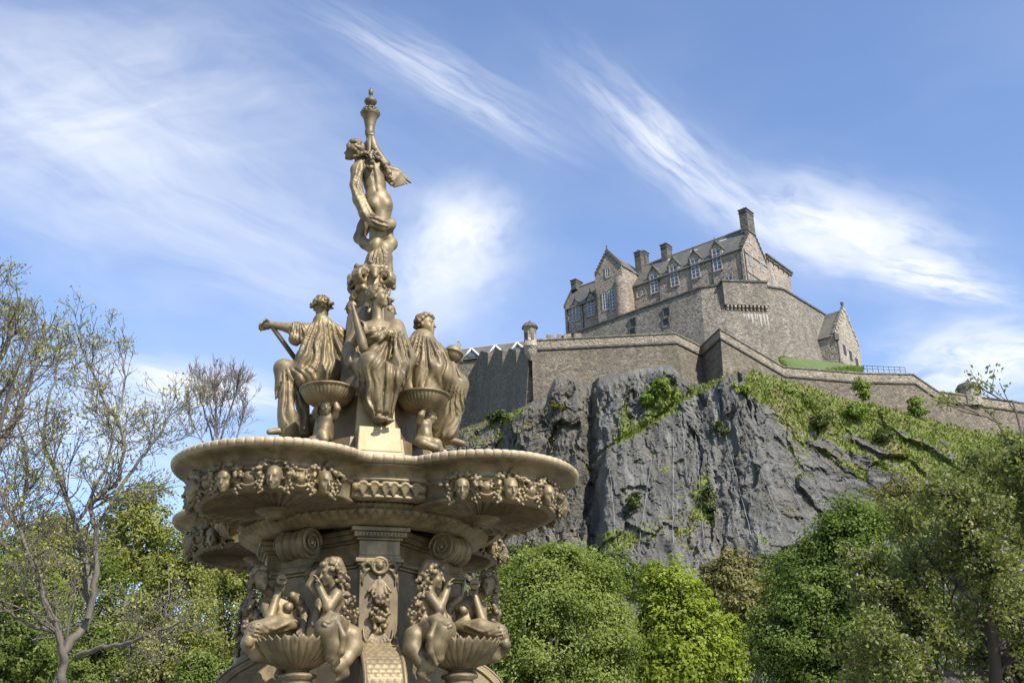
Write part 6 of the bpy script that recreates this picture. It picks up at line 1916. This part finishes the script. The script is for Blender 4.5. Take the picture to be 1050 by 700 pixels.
def leaf_cloud(name, P, D, size, seed, aspect=0.55, face=None):
    """many small folded leaves: positions P, pointing directions D, optional facing normals"""
    rg = np.random.default_rng(seed); N = len(P)
    if face is None:
        D = D/(np.linalg.norm(D, axis=1, keepdims=True)+1e-9)
        W_ = np.cross(D, rg.normal(size=(N, 3))); W_ /= np.linalg.norm(W_, axis=1, keepdims=True)+1e-9
        Nn = np.cross(W_, D)
    else:                                   # blades lie across the outward direction, as leaves do towards the light
        Nn = face/(np.linalg.norm(face, axis=1, keepdims=True)+1e-9)+0.42*rg.normal(size=(N, 3)); Nn /= np.linalg.norm(Nn, axis=1, keepdims=True)
        D = rg.normal(size=(N, 3))+np.array([0, 0, -.5]); D -= Nn*(D*Nn).sum(1, keepdims=True); D /= np.linalg.norm(D, axis=1, keepdims=True)+1e-9
        W_ = np.cross(Nn, D)
    s = size*rg.uniform(0.6, 1.35, N)[:, None]
    V = np.empty((N, 4, 3))
    V[:, 0] = P-D*s*0.5; V[:, 1] = P+W_*s*aspect*0.5+Nn*s*0.10; V[:, 2] = P+D*s*0.5; V[:, 3] = P-W_*s*aspect*0.5+Nn*s*0.10
    me = mesh_np(name, V.reshape(-1, 3), np.arange(N*4).reshape(-1, 4))
    a = me.attributes.new('rnd', 'FLOAT', 'FACE'); a.data.foreach_set('value', rg.uniform(0, 1, N).astype(np.float32))
    return me
def unit(n, rg):
    d = rg.normal(size=(n, 3)); return d/np.linalg.norm(d, axis=1, keepdims=True)
def crown_points(c, rad, n_cl, per, seed, clump=0.22, lobes=7, flat=0.0, lump=0.35, shell=0.55):
    """leaf positions in clumps through an uneven crown; returns leaf points, outward directions and clump centres"""
    rg = np.random.default_rng(seed); c = np.asarray(c, float); rad = np.asarray(rad, float)
    LD = unit(lobes, rg); LA = rg.uniform(0.6, 1.0, lobes)
    d = unit(n_cl, rg); d[:, 2] = np.where(d[:, 2] < -0.85, -d[:, 2], d[:, 2])
    b = (np.maximum(0, d@LD.T)**5*LA).max(1)
    r = (1-lump+lump*b)*rg.uniform(shell, 1.0, n_cl)**0.6
    C = c+d*r[:, None]*rad
    sz = clump*rad.mean()*rg.uniform(0.6, 1.4, n_cl)
    P = np.repeat(C, per, 0); q = unit(n_cl*per, rg)*(rg.uniform(0, 1, n_cl*per)**0.45)[:, None]
    q[:, 2] *= 0.7
    P = P+q*np.repeat(sz, per)[:, None]
    out = q+0.6*np.repeat(d, per, 0)
    return P, out, C
def limb_path(a, b, n, rg, wob=0.06, rise=0.15):
    a, b = np.asarray(a, float), np.asarray(b, float); L_ = np.linalg.norm(b-a); t_ = np.linspace(0, 1, n)
    P = a+(b-a)*t_[:, None]; P[:, 2] += L_*rise*np.sin(t_*PI)*0.6
    for k in range(3): P[1:-1, k] += rg.normal(0, wob*L_*0.35, n-2)
    return P
def leafy_tree(name, label, cat, base, c, rad, n_cl, per, size, seed, lm, bm=None, trunk=0.25, group=None, limbs=22, parent_z=0.0, **kw):
    """tapered trunk, limbs running to the leaf clumps, and a crown of separate leaves"""
    rg = np.random.default_rng(seed+100); bm = bm or M_BARKD
    root = tag(empty(name, tuple(base)), label, cat, group)
    P, D, C = crown_points(c, rad, n_cl, per, seed, **kw)
    off = np.array(base, float)
    face = D+np.array([0, 0, 0.5])
    link('crown', leaf_cloud('crown', P-off, D+0.9*rg.normal(size=D.shape)*np.linalg.norm(D, axis=1, keepdims=True), size, seed+1, face=face), lm, root)
    g = Geo(); c = np.asarray(c, float); fk = off+(c-off)*0.45+np.array([0, 0, -0.1*rad[2]])
    pts = limb_path(off-np.array([0, 0, .1]), fk, 6, rg, 0.03, 0.0); g.tube(pts-off, np.linspace(trunk, trunk*0.72, 6), 10)
    for i in range(limbs):
        e = C[rg.integers(len(C))]
        s0 = fk+(c-fk)*rg.uniform(0, .5)
        pts = limb_path(s0 if i > 4 else fk, e, 6, rg, 0.10, 0.12)
        r0 = trunk*rg.uniform(0.28, 0.55); g.tube(pts-off, np.linspace(r0, 0.02, 6), 6)
        for _ in range(3):
            j = rg.integers(2, 5); e2 = pts[j]+unit(1, rg)[0]*rad.mean()*0.35+np.array([0, 0, .1*rad[2]])
            g.tube(limb_path(pts[j], e2, 4, rg, 0.12, 0.1)-off, np.linspace(r0*.4, 0.01, 4), 4)
    if trunk > 0: g.build('trunk', bm, root)
    return root
def px_crown(px, py, rx, ry, Y, ry_depth=None):
    """crown centre and radii (metres) from its surveyed position"""
    c = at(px, py, Y); s = Y/FPX*1.0
    rz = (at(px, py-ry, Y)[2]-at(px, py+ry, Y)[2])/2
    rxm = (at(px+rx, py, Y)[0]-at(px-rx, py, Y)[0])/2
    return c, np.array([rxm, ry_depth or rxm, rz])

# open branching tree: guided limbs, then three generations of side shoots
def branchy_tree(name, label, cat, limbs, r0, seed, bm, Y0, twig_len=1.0, gens=3, dens=1.0, leaves=None, leaf_size=0.06, per_tip=4, up=0.5, group=None, depth=1.2, ground=True, minr=0.006):
    """limbs: list of (surveyed (x, y) list, start radius, depth drift); leaves = material or None"""
    rg = np.random.default_rng(seed); br = []; tips = []
    def shoot(p, d, ln, r, gen):
        n = 5; pts = [p]; dd = d.copy()
        for i in range(n-1):
            dd = nrm(dd+rg.normal(0, 0.16, 3)+np.array([0, 0, 0.07*up])); pts.append(pts[-1]+dd*ln/(n-1))
        br.append((np.array(pts), np.linspace(r, max(minr, r*0.35), n)))
        if gen <= 0: tips.append((pts[-1], dd)); tips.append((pts[-2], dd)); return
        k = max(2, int(rg.poisson(3.4*dens)))
        for i in range(k):
            q = rg.uniform(0.3, 1.0); j = min(int(q*(n-1)), n-2); b = pts[j]+(pts[j+1]-pts[j])*(q*(n-1)-j)
            ax = nrm(rg.normal(size=3)); nd = nrm(dd*rg.uniform(.5, 1.0)+ax*rg.uniform(.5, .9)+np.array([0, 0, .25*up]))
            shoot(b, nd, ln*rg.uniform(.42, .68), max(minr, r*rg.uniform(.38, .55)), gen-1)
        tips.append((pts[-1], dd))
    first = None
    for (pl, r, dr) in limbs:
        P = np.array([at(x, y, Y0+dr*i/max(1, len(pl)-1)) for i, (x, y) in enumerate(pl)])
        # resample with a little wander
        tt = np.linspace(0, len(P)-1, (len(P)-1)*4+1); R = np.stack([np.interp(tt, np.arange(len(P)), P[:, k]) for k in range(3)], 1)
        for _ in range(2): R[1:-1] = 0.25*R[:-2]+0.5*R[1:-1]+0.25*R[2:]
        R[1:-1] += rg.normal(0, 0.025*twig_len, R[1:-1].shape)
        rr = np.linspace(r, max(r*0.22, minr*2), len(R)); br.append((R, rr))
        if first is None: first = R[0].copy()
        m = int(len(R)*1.35*dens) if r >= 0.03 else 7
        for _ in range(m):
            q = rg.uniform(0.22, 1.0)**0.8; j = min(int(q*(len(R)-1)), len(R)-2)
            ax = nrm(rg.normal(size=3)*np.array([1, depth, 1])); d0 = nrm(R[j+1]-R[j])
            nd = nrm(d0*.7+ax*.8+np.array([0, 0, .3*up]))
            shoot(R[j], nd, twig_len*rg.uniform(.7, 1.4)*(1.25-q*.5), max(minr*1.6, rr[j]*rg.uniform(.3, .5)), gens-1 if r >= 0.03 else 0)
        tips.append((R[-1], R[-1]-R[-2]))
    base = np.array([first[0], first[1], 0.0]) if ground else first
    root = tag(empty(name, tuple(base)), label, cat, group)
    g = Geo()
    if ground and first[2] > 0.1: g.tube([base-base-np.array([0, 0, .05]), first-base], [r0*1.25, r0], 10)
    for P, r in br: g.tube(P-base, list(r), 8 if r[0] > 0.08 else (5 if r[0] > 0.025 else 3), cap=False)
    g.build('trunk', bm, root)
    if leaves:
        T = np.array([p for p, d in tips]); Dd = np.array([d for p, d in tips])
        P = np.repeat(T, per_tip, 0)+rg.normal(0, leaf_size*0.9, (len(T)*per_tip, 3)); D = np.repeat(Dd, per_tip, 0)+rg.normal(0, .8, (len(T)*per_tip, 3))
        link('crown', leaf_cloud('crown', P-base, D, leaf_size, seed+5), leaves, root)
    return root
print('FOLIAGE')

# =================================================================== PLANTS ON THE CRAG
L_GRASS = leaf_mat('crag_grass', [(0.10, 0.135, 0.025), (0.17, 0.205, 0.045), (0.26, 0.265, 0.085)], 0.3)
rg = np.random.default_rng(77)
cand = np.argwhere(veg > 0.6); w_ = np.ones(len(cand))
cand = cand[rg.choice(len(cand), 42000)]
P = RV[cand[:, 0], cand[:, 1]]+rg.normal(0, .18, (len(cand), 3)); D = rg.normal(0, .55, (len(cand), 3))+np.array([0, -.5, 1.0])
go = link('grass', leaf_cloud('grass', P, D, 0.6, 5, 0.42), L_GRASS); tag(go, 'rough grass and low plants on the ledges of the crag', 'grass', kind='stuff')
L_BUSH = leaf_mat('bright_shrub', [(0.10, 0.15, 0.022), (0.16, 0.23, 0.04), (0.24, 0.31, 0.07)], 0.3)
L_GORSE = leaf_mat('dull_shrub', [(0.04, 0.06, 0.015), (0.075, 0.10, 0.03), (0.12, 0.13, 0.045)], 0.25)
L_DRYB = leaf_mat('dry_shrub', [(0.10, 0.085, 0.03), (0.17, 0.15, 0.055), (0.20, 0.20, 0.06)], 0.25)
def bush(px, py, rx, ry, label, lm, seed, per=60, n=26, size=0.42, group='shrubs growing on the crag'):
    b = on_rock(px, py+ry*0.75); Y = b[1]-0.4; c = at(px, py, Y); s = Y/FPX
    rad = np.array([rx*s*1.05, rx*s*0.9, ry*s*1.15])
    return leafy_tree('shrub', label, 'shrub', b, c, rad, n, per, size, seed, lm, M_BARKD, 0.12, group, limbs=6, clump=0.36, lump=0.3, shell=0.2)
bush(884, 404, 11, 20, 'tall bright green shrub against the curtain wall right of the gabled building', L_BUSH, 201)
bush(876, 424, 20, 12, 'broad bright green shrub below the tallest shrub by the rampart', L_BUSH, 202)
bush(941, 418, 12, 14, 'rounded bright green shrub below the downward step of the rampart', L_BUSH, 203)
bush(679, 398, 14, 12, 'green shrub on the slab beneath the shaded angle of the rampart', L_BUSH, 204)
bush(664, 410, 11, 12, 'pale green shrub left of the ledge on the grey slab', L_BUSH, 205)
bush(740, 439, 11, 8, 'small olive tuft shrub high in the middle of the dark rock face', L_GORSE, 206, 50, 16)
bush(650, 514, 10, 11, 'olive shrub low on the left part of the slate face', L_GORSE, 207, 50, 16)
bush(760, 398, 14, 7, 'low green shrub on the crest of the rock beneath the rampart salient', L_BUSH, 208, 50, 18)
bush(842, 432, 16, 9, 'spreading olive shrub on the grassy shoulder below the rampart', L_GORSE, 209, 50, 20)
bush(725, 512, 9, 22, 'trailing olive shrub in the gully low on the rock face', L_GORSE, 210, 50, 20)
bush(905, 447, 16, 9, 'olive shrub among the dark outcrops on the right shoulder', L_GORSE, 211, 50, 20)
bush(570, 416, 9, 6, 'yellowish shrub on the broken crag under the sentry turret', L_DRYB, 212, 40, 14)
bush(510, 428, 18, 6, 'dark green shrub at the foot of the shaded saw-tooth wall', L_GORSE, 213, 50, 18)
# grassy terrace between curtain wall and upper wall
g = Geo()
pa = [at(798, 366, 171), at(835, 369, 174), at(868, 373, 178), at(886, 377, 181), at(884, 384, 173), at(850, 383, 171.5), at(803, 380, 170)]
top_ = [p.copy() for p in pa]
g.face([pa[6], pa[5], pa[4], pa[3], pa[2], pa[1], pa[0]])
g.face([p-np.array([0, 0, 8]) for p in (pa[6], pa[5], pa[4])]+[pa[4], pa[5], pa[6]])
tag(g.build('terrace_bank', M_GRASS), kind='structure')
P = []
for _ in range(6000):
    q = rg.uniform(0, 1); a = pa[0]*(1-q)+pa[3]*q; b = pa[6]*(1-q)+pa[4]*q; P.append(a+(b-a)*rg.uniform(0, 1))
P = np.array(P); tag(link('grass', leaf_cloud('grass', P, rg.normal(0, .5, P.shape)+np.array([0, 0, 1]), 0.7, 6, .4), L_BUSH), 'green grass bank on the terrace behind the curtain wall', 'grass', kind='stuff')
# wire net pinned over the slate face
g = Geo()
from_to = [((668, 470), (655, 560)), ((690, 452), (690, 560)), ((712, 432), (722, 560)), ((735, 412), (770, 552)), ((748, 404), (800, 535)), ((758, 404), (822, 522)), ((770, 408), (842, 512)), ((782, 414), (862, 508)), ((796, 424), (872, 498)), ((640, 400), (632, 450)), ((655, 394), (650, 455)), ((625, 480), (632, 560)), ((700, 440), (705, 500)), ((810, 440), (880, 490))]
for a, b in from_to:
    pts = []
    for q in np.linspace(0, 1, 40):
        p = on_rock(a[0]+(b[0]-a[0])*q, a[1]+(b[1]-a[1])*q); pts.append(p+np.array([0, -.28, .1]))
    pts = np.array(pts)
    for _ in range(1): pts[1:-1] = 0.25*pts[:-2]+0.5*pts[1:-1]+0.25*pts[2:]
    g.tube(pts-np.array([0, .1, 0]), 0.03, 4)
tag(g.build('safety_net', plain('net_wire', (0.27, 0.28, 0.29), 0.6, 0.2)), 'fine pale wire safety net hung down the slate rock face', 'net')

# =================================================================== TREES
L_PALE = leaf_mat('pale_green_leaves', [(0.105, 0.145, 0.028), (0.18, 0.225, 0.048), (0.29, 0.33, 0.11)], 0.4)
L_MAPLE = leaf_mat('yellow_green_leaves', [(0.135, 0.175, 0.020), (0.22, 0.27, 0.034), (0.32, 0.37, 0.075)], 0.45)
L_DARK = leaf_mat('dense_green_leaves', [(0.068, 0.11, 0.020), (0.122, 0.172, 0.034), (0.21, 0.26, 0.07)], 0.36)
L_CHERRY = leaf_mat('bronze_green_leaves', [(0.12, 0.13, 0.042), (0.175, 0.20, 0.064), (0.25, 0.28, 0.10)], 0.4)
L_BLOSSOM = leaf_mat('white_blossom', [(0.30, 0.27, 0.25), (0.38, 0.355, 0.33), (0.46, 0.44, 0.42)], 0.3)
L_SPRING = leaf_mat('young_yellow_leaves', [(0.145, 0.155, 0.036), (0.225, 0.24, 0.06), (0.31, 0.325, 0.10)], 0.42)
L_GREEN = leaf_mat('mid_green_leaves', [(0.085, 0.12, 0.026), (0.145, 0.185, 0.044), (0.225, 0.26, 0.075)], 0.42)
L_BUD = leaf_mat('opening_buds', [(0.22, 0.215, 0.06), (0.31, 0.31, 0.09), (0.38, 0.38, 0.14)], 0.35)

c, r = px_crown(563, 668, 100, 134, 31)
leafy_tree('round_tree', 'pale green round dense tree directly right of the fountain', 'tree', (c[0], c[1], 0), c, r, 520, 240, 0.095, 301, L_PALE, trunk=0.3, clump=0.17, lump=0.22, shell=0.6)
c, r = px_crown(688, 665, 66, 110, 36)
leafy_tree('maple_tree', 'bright yellow-green loose maple right of the pale round tree', 'tree', (c[0], c[1], 0), c, r, 260, 130, 0.15, 302, L_MAPLE, trunk=0.18, clump=0.20, lump=0.45, shell=0.35, limbs=30)
c, r = px_crown(748, 672, 24, 60, 40)
leafy_tree('maple_tree', 'slim yellow-green sapling between the maple and the large dark tree', 'tree', (c[0], c[1], 0), c, r, 50, 70, 0.17, 303, L_MAPLE, trunk=0.1, clump=0.26, lump=0.4, shell=0.3, limbs=12)
c, r = px_crown(872, 652, 112, 164, 27)
leafy_tree('spreading_tree', 'large dense dark green spreading tree at lower right', 'tree', (c[0]+.4, c[1], 0), c, r, 640, 230, 0.088, 304, L_DARK, trunk=0.34, clump=0.13, lump=0.38, shell=0.5, limbs=40)
# blossoming cherry on the right edge
ch_l = [([(1020, 760), (1022, 690), (1015, 630), (1000, 570), (990, 520)], .10, -1.5), ([(1022, 690), (1042, 620), (1050, 540), (1040, 510), (1030, 485)], .08, 1.5),
        ([(1015, 650), (970, 625), (935, 612), (905, 612)], .06, -1), ([(1015, 630), (970, 590), (945, 565), (935, 540)], .055, 1.5), ([(1045, 600), (1085, 540), (1080, 500), (1065, 475)], .07, -1),
        ([(1022, 690), (970, 690), (925, 680), (895, 682)], .055, -1.5), ([(1030, 680), (1075, 650), (1095, 620)], .06, -1),
        ([(1038, 470), (1022, 430), (1000, 425), (982, 412)], .022, 0), ([(1050, 460), (1040, 410), (1028, 412), (1012, 402)], .022, .4)]
cherry = branchy_tree('cherry_tree', 'cherry tree with bronze green leaves and white blossom at the right edge', 'tree', ch_l, .13, 305, M_BARKD, 15.5, 0.50, 3, 1.25, L_CHERRY, 0.07, 9, 0.3)
tips = [ch for ch in cherry.children if ch.name.startswith('crown')][0]
n = len(tips.data.vertices); co = np.empty(n*3, np.float32); tips.data.vertices.foreach_get('co', co); co = co.reshape(-1, 4, 3).mean(1)
pick = co[rg.choice(len(co), 520)]; zlim = pick[:, 2] < 5.2; pick = pick[zlim]
P = np.repeat(pick, 9, 0)+rg.normal(0, .05, (len(pick)*9, 3)); link('blossom', leaf_cloud('blossom', P, rg.normal(size=P.shape), 0.035, 8, .9), L_BLOSSOM, cherry)

# left: open tree in bud, finer tree at the edge, far bare tree
lt = [([(60, 720), (63, 690), (66, 667), (52, 632), (37, 595), (24, 555), (8, 520), (-10, 480)], 0.105, -1.5),
      ([(66, 667), (84, 645), (92, 632), (88, 580), (78, 536), (60, 490), (42, 450), (52, 400), (62, 365)], 0.093, 1.0),
      ([(90, 634), (100, 585), (98, 542), (92, 516), (118, 498), (131, 457), (112, 420), (96, 385), (80, 345)], 0.074, -1.0),
      ([(98, 545), (125, 498), (150, 462), (168, 440), (183, 415)], 0.053, 1.2), ([(80, 672), (105, 664), (131, 660), (160, 648), (182, 640)], 0.062, -2.0),
      ([(60, 650), (30, 640), (0, 620), (-30, 610)], 0.056, -1.0), ([(78, 536), (110, 480), (118, 430), (130, 385), (122, 350)], 0.043, 1.5), ([(37, 595), (20, 540), (30, 470), (15, 420), (28, 385)], 0.050, 1.0)]
branchy_tree('budding_tree', 'gnarled open tree with yellow buds at left of the fountain', 'tree', lt, .12, 306, M_BARK, 23, 0.92, 3, 1.0, L_BUD, 0.07, 1, 0.5)
el = [([(-70, 700), (-60, 600), (-40, 500), (-15, 400), (8, 350), (20, 305)], .16, 0), ([(-50, 560), (-10, 480), (20, 420), (38, 370), (46, 330)], .10, 1), ([(-40, 500), (-30, 400), (-15, 340), (-5, 295)], .09, -1), ([(-55, 600), (-5, 550), (25, 510), (45, 480)], .08, 1.5), ([(-45, 540), (0, 440), (12, 390), (38, 325)], .07, -1)]
branchy_tree('budding_tree', 'fine twiggy tree in bud at the far left edge', 'tree', el, .2, 307, M_BARK, 21, 0.8, 3, 1.0, L_BUD, 0.065, 1, 0.5)
bt = [([(224, 520), (223, 470), (222, 430), (221, 400), (220, 380)], 0.170, 0), ([(223, 470), (212, 430), (204, 405), (199, 386)], 0.085, 2), ([(223, 460), (234, 425), (241, 402), (246, 388)], 0.085, -2), ([(224, 480), (205, 450), (195, 425), (192, 408)], 0.070, 1), ([(224, 480), (242, 450), (250, 425), (252, 405)], 0.070, -1), ([(222, 440), (228, 410), (231, 385)], 0.060, 1), ([(222, 440), (214, 410), (210, 385)], 0.060, -1)]
branchy_tree('bare_tree', 'distant leafless purple-brown tree above the left rim of the basin', 'tree', bt, .14, 308, M_TWIG, 78, 1.3, 3, 1.25, None, 0.1, 2, 1.3, minr=0.014)
# dense growth round the cherry and behind it
c, r = px_crown(1038, 618, 98, 196, 21)
leafy_tree('olive_tree', 'dull olive green tree filling the right edge behind the cherry', 'tree', (c[0], c[1], 0), c, r, 400, 80, 0.085, 340, L_CHERRY, trunk=0.2, clump=0.15, lump=0.45, shell=0.35, limbs=40)
# the leafy belt behind them
belt = [('young yellow-green tree left of the basin, tallest in the leafy belt', 172, 630, 66, 150, 37, L_SPRING, 311, 0.15, 300, .12),
        ('yellow-green tree half hidden behind the fountain pedestal', 242, 650, 56, 130, 42, L_SPRING, 312, 0.15, 260, .13),
        ('darker green bushy tree in the lower left corner', 12, 675, 78, 120, 30, L_GREEN, 313, 0.2, 300, .11),
        ('mid green tree behind the gnarled open tree', 108, 665, 62, 120, 44, L_GREEN, 314, 0.16, 260, .14),
        ('sparse yellowish tree behind the crown of the gnarled open tree', 62, 580, 66, 90, 52, L_SPRING, 315, 0.18, 190, .14),
        ('low green tree between the gnarled tree and the fountain foot', 205, 710, 66, 80, 33, L_GREEN, 316, 0.14, 220, .11)]
for (lab, px, py, rx, ry, Y, lm, sd, tr, ncl, sz) in belt:
    c, r = px_crown(px, py, rx, ry, Y)
    leafy_tree('leafy_tree', lab, 'tree', (c[0], c[1], 0), c, r, ncl, 75, sz, sd, lm, M_BARK, tr, 'trees of the leafy belt at left', limbs=30, clump=0.14, lump=0.5, shell=0.25)
# far trees closing the view at the foot of the crag and behind the belt
far = [('distant yellow-green tree low between the gnarled tree and the bare tree', 140, 560, 60, 60, 75, L_SPRING, 321), ('distant green tree beneath the bare purple-brown tree', 230, 560, 60, 70, 70, L_GREEN, 322), ('distant green tree behind the lower left corner', 30, 590, 70, 70, 68, L_GREEN, 323), ('distant tree behind the fountain pedestal', 320, 600, 70, 60, 80, L_GREEN, 324), ('distant low green growth closing the gap under the gnarled tree', 70, 690, 90, 60, 58, L_GREEN, 326), ('distant low yellowish growth left of the pedestal foot', 190, 690, 90, 60, 62, L_SPRING, 327), ('distant tree seen under the basin right of the pedestal', 420, 600, 70, 55, 85, L_GREEN, 325)]
for (lab, px, py, rx, ry, Y, lm, sd) in far:
    c, r = px_crown(px, py, rx, ry, Y)
    leafy_tree('leafy_tree', lab, 'tree', (c[0], c[1], 0), c, r*np.array([1, 1, 1.25])-0, 190, 70, 0.30, sd, lm, M_BARK, 0.2, 'distant trees at left', limbs=14, clump=0.2, lump=0.4, shell=0.3)
foot = [('dry yellowish thicket at the foot of the rock above the maple', 752, 596, 52, 36, 95, L_DRYB, 331), ('dull green thicket at the foot of the rock behind the round tree', 620, 590, 62, 36, 100, L_GORSE, 332), ('green thicket at the foot of the rock beside the large dark tree', 806, 590, 40, 34, 105, L_GORSE, 333), ('dull green thicket at the foot of the rock behind the basin', 530, 585, 60, 34, 110, L_GORSE, 334), ('brownish thicket on the slope above the large dark tree', 930, 520, 60, 40, 120, L_DRYB, 335), ('olive thicket on the slope behind the cherry', 1020, 500, 70, 60, 125, L_GORSE, 336), ('lower dry thicket filling the gap beside the slim sapling', 770, 650, 50, 60, 80, L_DRYB, 337)]
for (lab, px, py, rx, ry, Y, lm, sd) in foot:
    c, r = px_crown(px, py, rx, ry, Y)
    leafy_tree('thicket', lab, 'bushes', (c[0], c[1], 0), c, r, 120, 70, 0.36, sd, lm, M_BARK, 0.14, 'thickets at the foot of the crag', limbs=22, clump=0.2, lump=0.4, shell=0.2)
